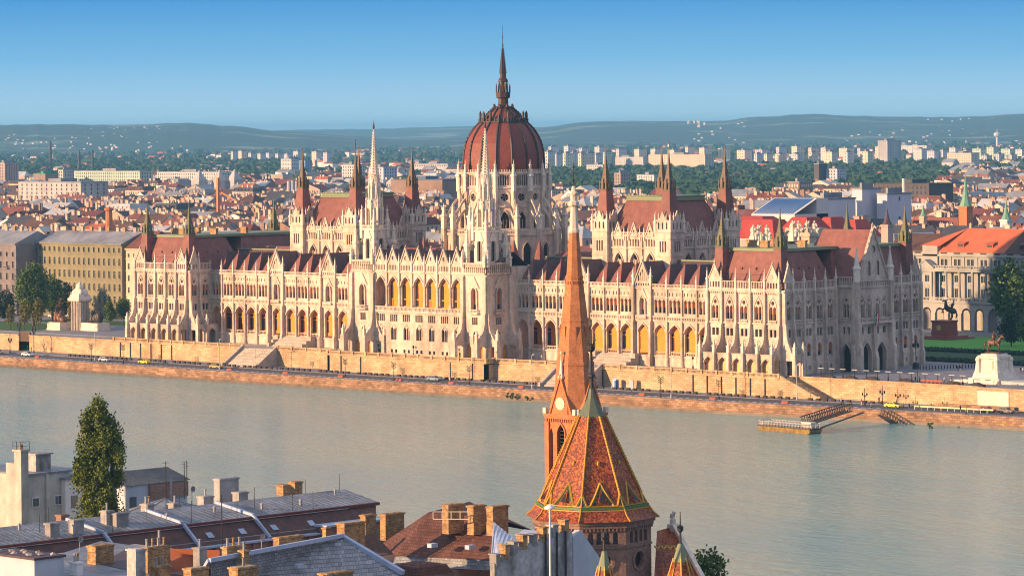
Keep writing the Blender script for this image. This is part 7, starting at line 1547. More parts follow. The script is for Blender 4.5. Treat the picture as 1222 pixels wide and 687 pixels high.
for i in range(8):
    th = TH[i]+22.5; v = rtv*math.sin(R(th)) - fwv*math.cos(R(th)); u = rtv*math.cos(R(th)) + fwv*math.sin(R(th))
    F = (lambda v, u: (lambda a, z, d=0.0: (X+v.x*(k_+d)+u.x*a, Y+v.y*(k_+d)+u.y*a, z)))(v, u)
    hs = [rarch(-1.5+1.0*j, .62, 17.0, 18.1, 6) for j in range(4)] + [disc(0, 14.9, .95, 18)]
    w.panel(F, -e, e, G0, 19.3, hs, .45); w.fbox(F, -e-.1, e+.1, 0, .3, 18.9, 19.3); w.fbox(F, -e-.2, e+.2, 0, .5, 19.3, 19.7)
    for j in range(12): s = -e+.2+j*(2*e-.4)/11; w.fbox(F, s-.1, s+.1, 0, .25, 18.55, 18.9)
    w.fbox(F, -e, e, 0, .15, 16.5, 16.7)
    for n_ in range(18): a0, a1 = 2*math.pi*n_/18, 2*math.pi*(n_+1)/18; w.fpoly(F, [(1.0*math.cos(a0), 14.9+1.0*math.sin(a0)), (1.4*math.cos(a0), 14.9+1.4*math.sin(a0)), (1.4*math.cos(a1), 14.9+1.4*math.sin(a1)), (1.0*math.cos(a1), 14.9+1.0*math.sin(a1))], 0, .14)
    q_ = MB()
    q_.fbox(F, -2.0, 2.0, -.5, -.4, 16.9, 18.5); q_.build('window', GLASSB, C_); q_ = MB(); q_.fpoly(F, disc(0, 14.9, 1.0, 18), -.5, -.4); q_.build('round_window', GLASSD, C_)
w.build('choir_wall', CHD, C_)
# --- nave side roofs to the right, small cone turret
def roofpoly(m, pts, mi=0): m.poly([tuple(at_z(px, py, z)) for px, py, z in pts], mi)
NV = MB(); 
na, nb = at_z(803, 626, 17.5), at_z(840, 690, 12.5)
nv = node('nave', CHU); nv.location = Vector((na.x, na.y, G0))-WL(CHU)
m = MB(); P3 = lambda px, py, z: tuple(at_z(px, py, z))
m.poly([P3(803, 628, 17.5), P3(784, 633, 17.5), P3(780, 700, 12.0), P3(840, 700, 12.0)]); m.build('nave_roof', SCALE, nv)
m = MB(); m.bar(P3(803, 625, 17.9), P3(845, 700, 12.2), .5); m.build('stone_verge', STONE2, nv)
z_ = MB(); pts = [P3(781+i*3.7, 652+(i % 2)*3.5, 16.0) for i in range(9)]
for a, b_ in zip(pts, pts[1:]): z_.bar(Vector(a)+Vector((0, 0, .1)), Vector(b_)+Vector((0, 0, .1)), .16)
z_.bar(Vector(P3(783, 650, 16.1)), Vector(P3(812, 651, 16.1)), .14); z_.build('zigzag_tiles', YEL, nv)
q_ = at_z(803, 626, 17.8); m = MB(); m.sq(q_.x, q_.y, [(.5, 17.0), (.5, 17.9), (.35, 18.0)]); figure(m, q_.x, q_.y, 18.0, 1.5, 1); m.build('gable_figure', STONE2, nv)
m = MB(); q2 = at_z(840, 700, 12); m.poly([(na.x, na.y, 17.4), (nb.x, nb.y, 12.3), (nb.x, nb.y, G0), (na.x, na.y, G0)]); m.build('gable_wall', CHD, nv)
for (px, ytip, yc, ybot, hwp, lb) in ((812, 610, 648, 700, 19, 'a'), (721, 634, 657, 712, 17, 'b')):
    dd_ = 384 if px == 812 else 372; p = at_d(px, yc, dd_); zt = p.z; zb = at_d(px, ybot, dd_).z; t = node('stair_turret', CHU); t.location = Vector((p.x, p.y, zb-2))-WL(CHU); r_ = hwp/FPX*dd_
    m = MB(); m.lathe(p.x, p.y, [(r_, zb), (r_*.42, zt-1.6)], 8); m.build('turret_roof', SCALE, t)
    m = MB(); m.lathe(p.x, p.y, [(r_*.5, zt-2.0), (r_*.16, zt)], 8); m.build('turret_cap', COPPER, t)
    m = MB()
    for i in range(8): a = R(45*i); m.bar((p.x+math.cos(a)*r_, p.y+math.sin(a)*r_, zb+.05), (p.x+math.cos(a)*r_*.44, p.y+math.sin(a)*r_*.44, zt-1.6), .13)
    m.build('ridge_tile', YEL, t)
    ztp = at_d(px, ytip, dd_).z; m = MB(); m.lathe(p.x, p.y, [(.16, zt), (.1, zt+1.2), (.35, zt+1.5), (.35, zt+1.9), (.08, zt+2.1), (.04, ztp)], 8); m.build('turret_finial', DARKM, t)
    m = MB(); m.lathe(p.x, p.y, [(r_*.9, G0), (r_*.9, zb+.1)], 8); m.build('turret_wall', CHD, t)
# ================================================================ rooftops of the near bank
TINB = mat('blue_grey_tin', (.17, .19, .225), .5, base2=(.28, .295, .33), scale=.9, bump=.3, bscale=3, stain=.55)
TINL = mat('light_blue_tin', (.36, .45, .60), .45, base2=(.45, .52, .66), scale=1.2, bump=.2, stain=.25)
SLG = mat('old_grey_slates', (.22, .235, .25), .75, kind='brick', base2=(.38, .38, .38), mortar=(.10, .11, .13), brick=(.55, .34), var=.35, scale=.5, bump=.3)
TILB = mat('old_brown_tiles', (.13, .055, .04), .85, kind='brick', base2=(.19, .085, .06), mortar=(.07, .03, .025), brick=(.4, .32), var=.45, scale=.7, bump=.3)
DKT = mat('dark_patched_tiles', (.07, .05, .05), .85, base2=(.17, .08, .06), scale=1.0, bump=.5, bscale=6)
PINKB = mat('brown_pink_brick', (.34, .18, .13), .9, kind='brick', base2=(.42, .25, .19), mortar=(.2, .13, .1), brick=(.5, .2), var=.35, scale=.6, bump=.2)
BEI = mat('stained_beige_render', (.52, .51, .44), .9, var=.2, scale=.5, stain=.45); WHR = mat('stained_white_render', (.44, .43, .42), .9, var=.3, scale=1.6, stain=.7); BLR = mat('blue_white_render', (.48, .52, .58), .85, var=.08, scale=.6, stain=.2)
GRC = mat('grey_chimney_render', (.35, .34, .33), .9, var=.25, scale=1, stain=.4); RIM = mat('red_brown_trim', (.16, .04, .03), .7, var=.2, scale=1)
def cbox(m, px, py, z, wx, wy, zb=G0, mi=0):            # box whose near top corner is seen at (px, py)
    p = at_z(px, py, z); m.box(p.x-wx, p.x, p.y, p.y+wy, zb, z, mi); return p
def thg(name, label, cat, px, py, z, group=None): p = at_z(px, py, z); return thing(name, label, cat, (p.x, p.y, G0), group)
DKR = mat('dark_bitumen', (.11, .105, .10), .85, base2=(.17, .16, .15), scale=.7, bump=.2, stain=.3)
# house at the far left with its tall stack
H = thg('plastered_house', 'olive beige plastered house with flat roof and two small windows at lower left', 'house', 50, 566, 18)
m = MB(); p = at_z(34, 567, 17.6); m.box(p.x-14, p.x, p.y, p.y+7.4, G0, 17.6)
Fx = F_(p.x, p.y, 0, 1, 1, 0); m.fbox(Fx, 3.0, 3.6, 0, .25, G0, 17.6)
m.build('wall', BEI, H); x_, y_ = p.x, p.y
for s in (1.2, 5.2): w = MB(); w.fbox(Fx, s-.62, s+.62, .02, .12, 13.0, 14.4); w.build('window_frame', WHITEP, H); w = MB(); w.fbox(Fx, s-.5, s-.05, .12, .16, 13.12, 14.28); w.fbox(Fx, s+.05, s+.5, .12, .16, 13.12, 14.28); w.build('window', GLASSB, H)
for s in (1.2, 5.4): w = MB(); w.fbox(Fx, s-.7, s+.7, .02, .1, 9.2, 10.8); w.build('window_frame', WHITEP, H)
m = MB(); m.box(x_-14.3, x_+.25, y_-.3, y_+9.6, 17.6, 17.85); m.build('flat_roof', TINB, H)
m = MB(); m.box(x_-4.5, x_-1.5, y_+2.5, y_+5.2, 17.85, 20.2); m.box(x_-4.8, x_-1.2, y_+2.2, y_+5.5, 20.2, 20.4); m.build('roof_hut', WHR, H)
m = MB(); pc = at_z(25, 539, 21.5); m.box(pc.x-1.6, pc.x, pc.y, pc.y+1.3, G0, 21.5); m.box(pc.x-1.8, pc.x+.2, pc.y-.2, pc.y+1.5, 21.5, 21.8); m.box(pc.x-3.6, pc.x-1.6, pc.y+.1, pc.y+1.3, G0, 19.8); m.build('stack', BEI, H)
m = MB()
for i in range(3): m.bar((pc.x-1.7+i*.85, pc.y-.1, 21.8), (pc.x-1.7+i*.85, pc.y-.1, 22.9), .06)
for z in (22.3, 22.9): m.bar((pc.x-1.7, pc.y-.1, z), (pc.x+.1, pc.y-.1, z), .05); m.bar((pc.x+.1, pc.y-.1, z), (pc.x+.1, pc.y+1.4, z), .05)
m.bar((pc.x+.1, pc.y+1.4, 21.8), (pc.x+.1, pc.y+1.4, 22.9), .06); m.build('roof_rail', BLACKM, H)
m = MB(); m.lathe(pc.x-.7, pc.y+.6, [(.25, 21.8), (.25, 22.5)], 8); m.build('chimney_pot', CHIM, H)
H = thg('white_house', 'white walled house with dark flat roof half hidden by the poplar', 'house', 90, 570, 16.5); m = MB(); p = at_z(78, 572, 16.6); m.box(p.x-9, p.x, p.y, p.y+13, G0, 16.6); m.build('wall', WHITEP, H)
Fx = F_(p.x, p.y, 0, 1, 1, 0)
for s in (1.6, 11.5): w = MB(); w.fbox(Fx, s-.55, s+.55, .02, .1, 12.6, 14.2); w.build('window', GLASSB, H); w = MB(); w.fbox(Fx, s-.7, s+.7, .01, .06, 12.45, 12.6); w.build('window_sill', GRC, H)
m = MB(); m.box(p.x-9.3, p.x+.3, p.y-.3, p.y+13.3, 16.6, 16.85); m.build('flat_roof', TINB, H)
H = thg('low_house', 'grey roofed house with brown gable right behind the poplar', 'house', 170, 575, 16); m = MB(); p = at_z(150, 580, 15.6); m.box(p.x-10, p.x, p.y, p.y+11.5, G0, 15.6); m.build('wall', BLR, H)
Fx = F_(p.x, p.y, 0, 1, 1, 0); w = MB(); w.fbox(Fx, .7, 1.9, .02, .1, 12.2, 14.0); w.build('window', GLASSB, H); m = MB(); m.fbox(Fx, 4.2, 11.4, .02, .4, 13.4, 15.5); m.build('brown_panel', PINKB, H)
m = MB(); m.poly([(p.x-10.2, p.y-.3, 15.6), (p.x+.3, p.y-.3, 15.6), (p.x+.3, p.y+12, 15.6), (p.x-4, p.y+12, 17.3), (p.x-4, p.y-.3, 17.3)][0:0] or [(p.x+.3, p.y-.3, 15.65), (p.x+.3, p.y+12, 15.65), (p.x-5, p.y+12, 17.2), (p.x-5, p.y-.3, 17.2)]); m.poly([(p.x-5, p.y-.3, 17.2), (p.x-5, p.y+12, 17.2), (p.x-10.2, p.y+12, 15.65), (p.x-10.2, p.y-.3, 15.65)]); m.build('roof', DKR, H)
# long building at right angles to the river
LB = thg('long_tenement', 'long blue grey tin roofed tenement with brown brick attic running toward the river', 'building', 265, 622, 16.5)
e0 = at_z(265, 620, 16.4); X0 = e0.x; ya = at_x(-40, 650, X0).y-12; yb = at_z(436, 597, 16.4).y
m = MB(); m.poly([(X0, ya, 16.4), (X0, yb, 16.4), (X0-6.5, yb, 17.7), (X0-6.5, ya, 17.7)]); m.poly([(X0-6.5, ya, 17.7), (X0-6.5, yb, 17.7), (X0-12, yb, 15.6), (X0-12, ya, 15.6)])
k = ya
while k < yb: m.bar((X0, k, 16.45), (X0-6.5, k, 17.70), .03); k += .9
m.build('tin_roof', TINB, LB)
m = MB(); m.box(X0-.35, X0+.25, ya, yb+.1, 16.0, 16.38); m.build('gutter_trim', RIM, LB)
m = MB(); m.poly([(X0, ya, 16.0), (X0, yb-4, 16.0), (X0+3.0, yb-4, 13.6), (X0+3.0, ya, 13.6)]); m.build('attic_roof', DKT, LB)
for s in (10, 16.5, 22, 27.5):
    q_ = MB(); y_ = yb-s-4; q_.poly([(X0+1.1, y_, 15.2), (X0+1.1, y_+1, 15.2), (X0+1.9, y_+1, 14.6), (X0+1.9, y_, 14.6)]); q_.build('skylight', TINL, LB)
m = MB(); Fp = F_(X0+3.6, 0, 0, 1, 1, 0); m.fbox(Fp, ya, yb-3, -.6, 0, 11.2, 13.6)
k = ya
while k < yb-5: m.fbox(Fp, k, k+.7, 0, .25, 11.2, 13.6); k += 3.2
m.fbox(Fp, yb-14, yb-3, 0, 1.2, 10, 14.6); m.build('attic_wall', PINKB, LB)
m = MB(); m.fbox(Fp, ya, yb-14, -.7, .45, 13.6, 13.8); m.fbox(Fp, yb-14.2, yb-2.6, -.8, 1.6, 14.6, 14.85); m.build('cornice', TINL, LB)
m = MB(); m.box(X0-12, X0+3.0, ya, yb, G0, 13.5); m.box(X0-11.6, X0-.2, ya, yb-.2, 13.4, 15.9); m.build('wall', PINKB, LB)
m = MB(); m.box(X0+3.4, X0+8.5, ya, yb-6, G0, 10.7); m.build('lower_wing', PINKB, LB); m = MB(); m.poly([(X0+3.4, ya, 11.2), (X0+3.4, yb-6, 11.2), (X0+8.8, yb-6, 10.2), (X0+8.8, ya, 10.2)]); m.build('lower_roof', TINB, LB)
for i, (px, py) in enumerate(((213, 601), (297, 597), (118, 607))): q_ = MB(); y_ = at_x(px, 620, X0).y; q_.bar((X0-6.4, y_, 17.85), (X0+.2, y_+.6, 16.6), .35); q_.bar((X0+.2, y_+.6, 16.5), (X0+3.2, y_+.8, 13.9), .35); q_.build('roof_ridge_strip', TINL, LB)
pool = Pool('lightning_rod', BLACKM, LB); q_ = random.Random(8)
for i in range(16): y_ = ya+12+(yb-ya-14)*i/15+q_.uniform(-1, 1); a = pool.new(); xo = q_.choice((.3, 3.2, 6.4)); a.bar((X0-xo, y_, 16.4+xo*.2), (X0-xo, y_, 18.0+xo*.2+q_.uniform(0, 1.2)), .05)
pool.finish(); pool = Pool('roof_vent', GRC, LB)
for i in range(9): y_ = ya+16+(yb-ya-20)*i/8+q_.uniform(-1.5, 1.5); a = pool.new(); xo = q_.uniform(1, 5.5); z_0 = 16.4+xo*.2; a.lathe(X0-xo, y_, [(.18, z_0-.2), (.18, z_0+.6), (.3, z_0+.62), (.05, z_0+.85)], 8)
pool.finish()
m = MB()
for s_ in (0.4, 2.6): m.tube([(X0+s_*.0+3.2-s_, ya, 14.0+s_*.8), (X0+3.2-s_, yb-6, 14.0+s_*.8)], .05, 5)
m.build('snow_rail', GRC, LB)
# chimneys standing on the roofs
def chim(label, px, py, z, wx, wy, h, mt_, pots=0, par=None):
    t = thing('chimney_stack', label, 'chimney', tuple(at_z(px, py, z))[:2]+(z-h,), 'chimney stacks of the near roofs'); m = MB(); p = at_z(px, py, z); m.box(p.x-wx, p.x, p.y, p.y+wy, z-h, z-.25); m.box(p.x-wx-.12, p.x+.12, p.y-.12, p.y+wy+.12, z-.25, z-.05); m.box(p.x-wx+.1, p.x-.1, p.y+.1, p.y+wy-.1, z-.05, z); m.build('stack', mt_, t)
    for i in range(pots):
        q_ = MB(); y_ = p.y+wy*(i+.5)/pots; q_.lathe(p.x-wx/2, y_, [(.15, z-.05), (.13, z+.75), (.17, z+.8), (.17, z+.9)], 8); q_.build('pot', CHIM if i % 2 else GRC, t)
    return t
CHS = [('low grey stack at the left end of the long tin roof', 60, 624, 18.3, 1.3, 1.7, 2.4, GRC, 0), ('brown stack beside the foot of the white house', 73, 614, 18.2, 1.2, 1.4, 3, PINKB, 0), ('pale stack below the poplar, left one', 88, 620, 18.4, 1.2, 1.9, 2.4, GRC, 0),
 ('pale stack below the poplar, right one', 127, 609, 18.8, 1.4, 1.3, 3.2, GRC, 1), ('wide grey stack right below the poplar', 139, 612, 18.5, 1.3, 2.3, 2.6, GRC, 0), ('square grey stack between the poplar and the fan shaped tin roof', 176, 601, 18.3, 1.6, 1.3, 3.4, GRC, 2),
 ('small grey stack right of the brown panel house', 207, 600, 17.6, 1.3, 1.6, 2.4, GRC, 1), ('grey stack with thin pipe beside the biggest grey stack', 243, 592, 17.8, 1.5, 2.0, 2.6, GRC, 1), ('biggest grey stack standing out against the water', 262, 571, 19.8, 1.4, 4.0, 4.6, GRC, 0),
 ('low grey stack right of the biggest one', 285, 587, 18.3, 1.5, 1.9, 2.6, GRC, 0), ('sunlit stack on the tin roof against the water, left of a pair', 338, 578, 18.9, 1.6, 1.3, 3.0, CHIM, 0), ('sunlit stack on the tin roof against the water, right of a pair', 352, 574.5, 18.9, 1.6, 1.6, 3.0, CHIM, 0),
 ('orange stack beside the river end of the brick attic', 436, 614, 16.5, 1.2, 2.2, 2.6, CHIM, 0), ('broad orange brick stack against the water left of the brown roof', 460, 613, 17.4, 1.2, 3.9, 3.4, CHIM, 0), ('long orange stack at the top of the grey slate roof', 411, 624, 18.8, 1.6, 4.0, 3.6, CHIM, 0),
 ('slim orange stack left of the long orange one', 389, 629, 17.6, .8, .8, 3.2, CHIM, 0), ('long brick stack on the left part of the slate roof ridge', 333, 641, 18.4, 1.2, 4.6, 3.2, CHIM, 0), ('orange stack with pots at the lower left of the slate roof', 271, 652, 19.0, 1.1, 3.2, 3.6, CHIM, 3),
 ('narrow tall orange stack beside the one with pots', 291, 656, 19.0, 1.0, .9, 3.6, CHIM, 1), ('broad orange stack at the bottom edge, left', 284, 677, 19.0, 1.8, 3.4, 5, CHIM, 1), ('broad low orange stack at the bottom edge, right', 390, 684, 17.5, 1.6, 4.6, 4, CHIM, 0),
 ('rough orange stack above the dark flat roof', 114, 651, 18.0, 1.8, 3.2, 2.6, CHIM, 0), ('tall pale grey stack cut by the bottom edge', 162, 655, 21.0, 1.8, 1.6, 9, WHR, 0), ('brick stack with four pale pipes', 176, 653, 18.8, 1.5, 4.0, 3.4, CHIM, 4), ('stack of clay pots at the bottom edge', 188, 675, 19.0, 1.3, 2.2, 3, CHIM, 4),
 ('slim stone stack left of the slate roof', 238, 653, 19.5, 1.3, 1.3, 5, GRC, 1), ('orange stack bottom edge below the slim stone one', 228, 678, 19, 1.5, 3.0, 4, CHIM, 0), ('low stack with two pipes at the lower left', 92, 670, 17.4, 1.6, 1.0, 1.6, WHITEP, 2)]
for c in CHS: chim(*(c[:4]+(c[4]*.85, c[5]*.85)+c[6:]))
for i, (px, py, z, lb) in enumerate(((148, 574, 17.6, 'small pale satellite dish on the low house by the poplar'), (229, 583, 17.4, 'small pale satellite dish right of the brown panel'), (95, 643, 17.2, 'small pale satellite dish above the rough orange stack'), (312, 640, 18.3, 'small pale satellite dish left of the slate roof'))):
    p = at_z(px, py, z); m = MB(); m.tube([(p.x, p.y, z-2.2), (p.x, p.y, z)], .05, 6)
    for k in range(14): a0, a1 = 2*math.pi*k/14, 2*math.pi*(k+1)/14; m.poly([(p.x+.1, p.y, z), (p.x+.25, p.y+.42*math.cos(a0), z+.42*math.sin(a0)), (p.x+.25, p.y+.42*math.cos(a1), z+.42*math.sin(a1))])
    m.bar((p.x+.1, p.y, z), (p.x+.55, p.y, z+.05), .04); m.build('satellite_dish', GRC, None, label=lb, cat='satellite dish', rel=True)
# flat roofed block bottom left, dark roofs
H = thg('flat_roofed_block', 'white flat roofed block in the bottom left corner', 'building', 40, 665, 18); m = MB(); p = at_z(41, 668, 18.0); m.box(p.x-9, p.x, p.y, p.y+4.2, G0, 18.0); m.build('wall', BLR, H); m = MB(); m.box(p.x-9.2, p.x+.2, p.y-.2, p.y+4.4, 18.0, 18.25); m.build('flat_roof', ROOFD, H)
m = MB()
for i in range(9): m.blob((p.x-8+i*.9, p.y+1.2+(i % 3), 18.3), (.5, .35, .25), i, 6, 4, jag=.3)
m.build('roof_clutter', GRC, H)
H = thg('dark_flat_roof_house', 'house with a dark bitumen and pale tin flat roof beside the tall pale stack', 'building', 110, 665, 16.5); m = MB(); m.poly([P3(66, 662, 15.8), P3(66, 700, 15.8), P3(170, 700, 15.8), P3(196, 655, 15.8), P3(120, 645, 15.8)]); m.build('tin_roof', TINB, H)
m = MB(); m.poly([P3(118, 672, 15.85), P3(150, 655, 15.85), P3(180, 660, 15.85), P3(162, 682, 15.85)]); m.build('bitumen_sheet', ROOFD, H)
m = MB(); p = at_z(66, 662, 15.8); m.box(p.x-2, p.x+12, p.y-8, p.y+14, G0, 15.7); m.build('wall', GRC, H)
H = thg('red_tiled_house', 'low house with orange red tiles between the stacks at lower left', 'building', 220, 660, 15.5); m = MB(); m.poly([P3(204, 654, 16.8), P3(262, 656, 16.8), P3(262, 675, 14.8), P3(200, 676, 14.8)]); m.poly([P3(200, 676, 14.8), P3(262, 675, 14.8), P3(258, 705, 12), P3(196, 705, 12)]); m.build('roof', ROOFS[5][1], H); p = at_z(204, 654, 16.8); m = MB(); m.box(p.x-3, p.x+6, p.y-3, p.y+7, G0, 14.4); m.build('wall', PINKB, H)
# fan shaped pale tin roof
H = thg('fan_roofed_annex', 'small annex with a pale fan shaped tin roof left of the long roof', 'annex', 205, 598, 16); p = at_z(197, 595, 17.2); m = MB()
pc = (p.x, p.y, 17.3)
for i in range(10): a0, a1 = R(36*i), R(36*(i+1)); m.poly([pc, (p.x+4.6*math.cos(a0), p.y+5.4*math.sin(a0), 15.8), (p.x+4.6*math.cos(a1), p.y+5.4*math.sin(a1), 15.8)]); m.bar(pc, (p.x+4.6*math.cos(a0), p.y+5.4*math.sin(a0), 15.85), .1)
m.build('fan_roof', TINB, H); m = MB(); m.lathe(p.x, p.y, [(4.2, G0), (4.2, 15.8)], 10); m.build('wall', GRC, H)
# big slate roof, ridge toward the river, seen from its broad side
H = thg('slate_roof_house', 'house with a large worn grey slate roof at bottom centre left', 'house', 400, 660, 16)
rA, rB = P3(252, 668, 18.2), P3(407, 639, 18.2); eA, eB = P3(236, 712, 14.2), P3(484, 690, 13.2); xr = (rA[0]+rB[0])/2
m = MB(); m.poly([rA, rB, P3(480, 682, 14.6), P3(470, 700, 13.6), P3(250, 716, 13.6)]); m.poly([rA, rB, (rB[0]-7, rB[1], 15), (rA[0]-7, rA[1], 15)]); m.build('slate_roof', SLG, H)
m = MB(); m.bar(rB, P3(481, 683, 14.7), .55); m.bar(P3(250, 668, 18.3), P3(409, 638.5, 18.3), .45); m.bar(P3(250, 668, 18.3), P3(238, 688, 16), .45); m.build('flashing', TINL, H)
for i, (px, py, z) in enumerate(((393, 662, 16.3), (424, 654, 16.6), (352, 674, 16.2))): q_ = MB(); p = at_z(px, py, z); q_.box(p.x-.1, p.x+.5, p.y, p.y+1.0, z-.25, z+.12); q_.build('skylight', TINL, H)
m = MB(); m.box(xr-7, xr+6, rA[1]-2, rB[1]-.5, G0, 13.2); m.build('wall', PINKB, H)
# brown tiled hipped house
H = thg('brown_tiled_house', 'house with a steep brown tiled roof left of the church', 'house', 520, 640, 16)
r1, r2 = P3(511, 611, 18.6), P3(592, 617, 18.6); m = MB(); m.poly([P3(457, 647, 14.6), P3(472, 663, 14.0), P3(589, 668, 14.4), r2, r1]); m.poly([r1, r2, P3(640, 634, 16.5), P3(600, 605, 16)][:3]+[P3(560, 598, 15)]); m.build('tiled_roof', TILB, H)
m = MB(); m.poly([P3(472, 663, 13.99), P3(589, 668, 14.39), P3(589, 680, 13.2), P3(468, 674, 13.0)]); m.build('lower_roof', SLG, H)
for px, py, z in ((545, 628, 17.4), (511, 650, 15.9), (556, 652, 15.8)): q_ = MB(); p = at_z(px, py, z); q_.box(p.x-.2, p.x+.55, p.y, p.y+1.1, z-.3, z+.2); q_.build('skylight', TINL, H)
m = MB(); a = at_z(480, 668, 13.5); b_ = at_z(590, 672, 13.5); m.poly([(a.x, a.y, 13.2), (b_.x, b_.y, 13.2), (b_.x, b_.y, G0), (a.x, a.y, G0)]); m.box(min(a.x, b_.x)-8, max(a.x, b_.x)-2, a.y, b_.y+2, G0, 13); m.build('wall', PINKB, H)
q_ = MB(); p = at_z(505, 676, 14); q_.box(p.x-3, p.x+1.5, p.y-2.5, p.y+2, 11, 13.3); q_.build('dormer', WHR, H); q_ = MB(); q_.sq(p.x-.7, p.y-.2, [(3.0, 13.3), (2.4, 14.3), (.4, 14.6)]); q_.build('dormer_roof', TILB, H)
for i, (px, py, wy, lb) in enumerate(((535, 602, 2.7, 'left'), (565, 603, 2.1, 'middle'), (588, 604, 2.7, 'right'))): chim('sunlit orange brick stack beside the church, %s one of three' % lb, px, py, 20.4, 1.1, wy, 3.6, CHIM, 0)
m = MB(); a, b_ = P3(517, 619, 18.9), P3(560, 619, 18.9); m.bar(a, b_, .1); m.bar((a[0], a[1], a[2]+.9), (b_[0], b_[1], b_[2]+.9), .08)
for i in range(5): t = i/4; q0 = Vector(a).lerp(Vector(b_), t); m.bar(q0, q0+Vector((0, 0, .9)), .07)
m.build('roof_catwalk', HIB, None, label='pale catwalk rail along the top of the brown tiled roof', cat='rail', rel=True)
# blue tin roofs and the white firewall in front of the church
H = thg('firewall_house', 'house behind a weathered white firewall with stepped top before the church', 'house', 650, 660, 18)
m = MB(); m.poly([P3(589, 622, 19.0), P3(612, 641, 18.5), P3(596, 676, 17.3), P3(585, 671, 17)]); m.poly([P3(612, 641, 18.4), P3(625, 631, 18.8), P3(647, 633, 18.9), P3(640, 652, 18.6)])
for i in range(6): t = i/5; m.bar(Vector(P3(590, 624, 19.0)).lerp(Vector(P3(612, 641, 18.5)), t)+Vector((0, 0, .06)), Vector(P3(586, 671, 17.05)).lerp(Vector(P3(596, 676, 17.3)), t)+Vector((0, 0, .06)), .1)
m.build('blue_tin_roof', TINL, H)
base = P3(588, 672, 18.0); pts = [(590, 672, 18.0), (601, 664, 18.4), (611, 657, 18.9), (622, 652, 19.2), (634, 648, 19.5), (646, 643, 19.8), (658, 637, 20.1), (672, 634, 20.4), (683, 632, 20.5)]
fw_ = [Vector(P3(*p_)) for p_ in pts]; X1 = sum(p_.x for p_ in fw_)/len(fw_)
Fw = F_(X1, 0, 0, 1, 1, 0); m = MB(); ys = [at_x(p_[0], p_[1], X1).y for p_ in pts]; zs = [at_x(p_[0], p_[1], X1).z for p_ in pts]
for i in range(len(ys)-1): m.fbox(Fw, ys[i], ys[i+1], -.7, 0, G0, min(zs[i], zs[i+1]))
m.build('firewall', WHR, H)
m = MB(); yl = at_x(692, 632, X1).y; ye_ = at_x(718, 680, X1).y; zl = at_x(692, 632, X1).z
m.fpoly(Fw, [(ys[-1], G0), (ye_, G0), (ye_, at_x(718, 676, X1).z), (ye_-.4, at_x(714, 665, X1).z), (yl, zl), (ys[-1], zs[-1]-.8)], -.75, .12); m.build('smooth_gable', BLR, H)
q_ = random.Random(3)
for i in range(len(ys)-1):
    z = min(zs[i], zs[i+1]); b = MB(); y_ = ys[i]+.15; b.box(X1-.9, X1+.15, y_, y_+(ys[i+1]-ys[i])*.45, z-.3, z+.9+.3*(i % 2)); b.box(X1-1.0, X1+.25, y_-.1, y_+(ys[i+1]-ys[i])*.45+.1, z+.9+.3*(i % 2), z+1.05+.3*(i % 2)); b.build('firewall_chimney', CHIM if i % 2 else GRC, H)
for y_ in (ys[5]+.5, ys[6]+.7, ys[7]+.2): b = MB(); b.tube([(X1+.2, y_, G0), (X1+.2, y_, zs[5]+.6)], .12, 6); b.build('pipe', DARKM, H)
p = at_d(656, 604, 378); zt = p.z; t = thing('street_lamp', 'white mushroom lamp on a slender pole in front of the church eaves', 'lamp post', (p.x, p.y, G0)); m = MB(); m.lathe(p.x, p.y, [(.16, G0), (.1, zt-.3)], 8); m.build('pole', WHITEP, t); m = MB(); m.lathe(p.x, p.y, [(.15, zt-.35), (.62, zt-.25), (.55, zt), (.2, zt+.2), (.03, zt+.28)], 14); m.build('lamp_head', WHITEP, t, True)
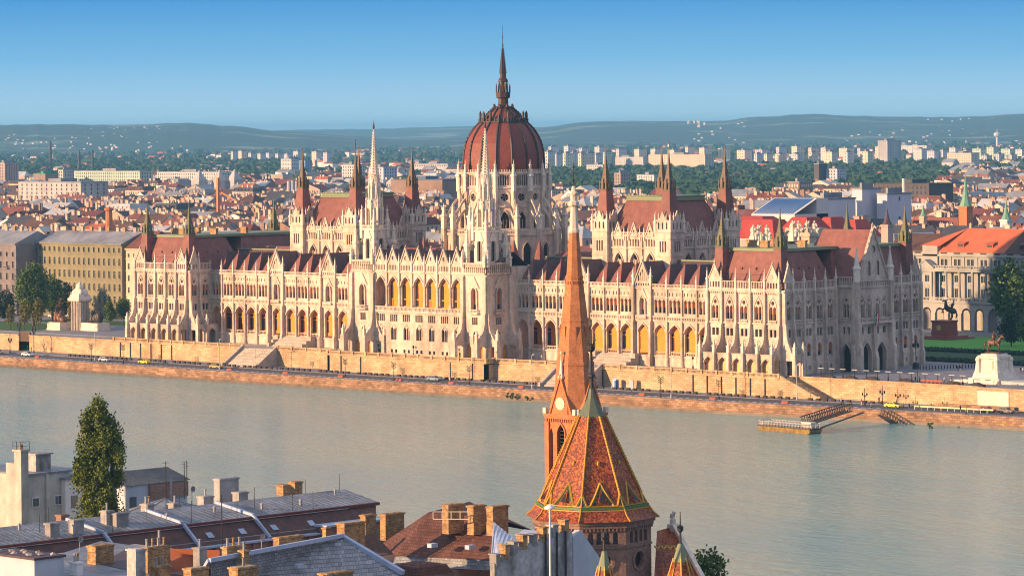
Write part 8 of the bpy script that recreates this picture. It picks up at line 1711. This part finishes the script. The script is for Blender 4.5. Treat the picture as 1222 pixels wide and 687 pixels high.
# antennas
for i, (px, y0, y1, lb) in enumerate(((198, 550, 578, 'thin antenna on the brown panel house against the water'), (220, 551, 578, 'left one of two antennas right of the brown panel house'), (223, 549, 575, 'right one of two antennas right of the brown panel house'), (265, 590, 655, 'tall thin mast crossing the front of the long tenement'), (204, 566, 590, 'pale vent pipe on the roof right of the brown panel'), (190, 632, 655, 'pale vent pipe among the pots at lower left'))):
    z0 = 16.5; p = at_z(px, y1, z0); zt = CZ+ray(px, y0).z*depth(p); m = MB(); m.tube([(p.x, p.y, z0-2), (p.x, p.y, zt)], .06 if i < 4 else .16, 6)
    if i < 3: m.bar((p.x-.8, p.y, zt-.3), (p.x+.8, p.y, zt-.3), .05); m.bar((p.x-.5, p.y, zt-.8), (p.x+.5, p.y, zt-.8), .05)
    m.build('antenna' if i < 4 else 'vent_pipe', BLACKM if i < 4 else GRC, None, label=lb, cat='antenna' if i < 4 else 'vent pipe', rel=True)
# poplar and a leafy tree at the church
PL = mat('poplar_leaf', (.06, .10, .015), .75, base2=(.16, .19, .03), scale=.8)
def poplar(seed, h, r):
    q = random.Random(seed); m = MB(); cl = []
    for i in range(190):
        z = h*(.12+.88*q.random()**.85); w = r*min(1, (z/h)/.25)*(1 if z < h*.78 else max(.1, 1-(((z/h)-.78)/.235)**2)); a = q.uniform(0, 6.283); k = q.random()**.5; cl.append((math.cos(a)*w*k*.95, math.sin(a)*w*k*.9, z, q.uniform(.5, .9)))
    for i in range(46000):
        c = q.choice(cl); v = Vector((q.gauss(0, .5), q.gauss(0, .5), q.gauss(0, .95)))*c[3]; p = Vector(c[:3])+v
        a = Vector((q.gauss(0, 1), q.gauss(0, 1), q.gauss(0, 1))).normalized()*.17*q.uniform(.6, 1.3); b = a.cross(Vector((q.gauss(0, 1), q.gauss(0, 1), q.gauss(0, 1)))).normalized()*.15; m.poly([p-a, p-b, p+a, p+b])
    me = bpy.data.meshes.new('crown'); me.from_pydata(m.v, [], m.f); me.materials.append(PL); return me
dp_ = 468; p = at_d(117, 484, dp_); hh = p.z-G0; tree('poplar_tree', 'tall dense poplar standing out against the river at lower left', p.x, p.y, G0, poplar(5, hh, 3.7), trunk_mesh(hh*.5, .4, hh*.8, 1.5, 7), 1.0)
p = at_d(843, 664, 420); cmx = crown_mesh('crown', 3.2, 3.2, p.z-G0-2.5, 1500, .3, 300, LEAFN); tree('leafy_tree', 'bright leafy tree top showing right of the church nave', p.x, p.y, G0, cmx, trunk_mesh(8, .25, p.z-G0-3, 2, 301), 1.0)
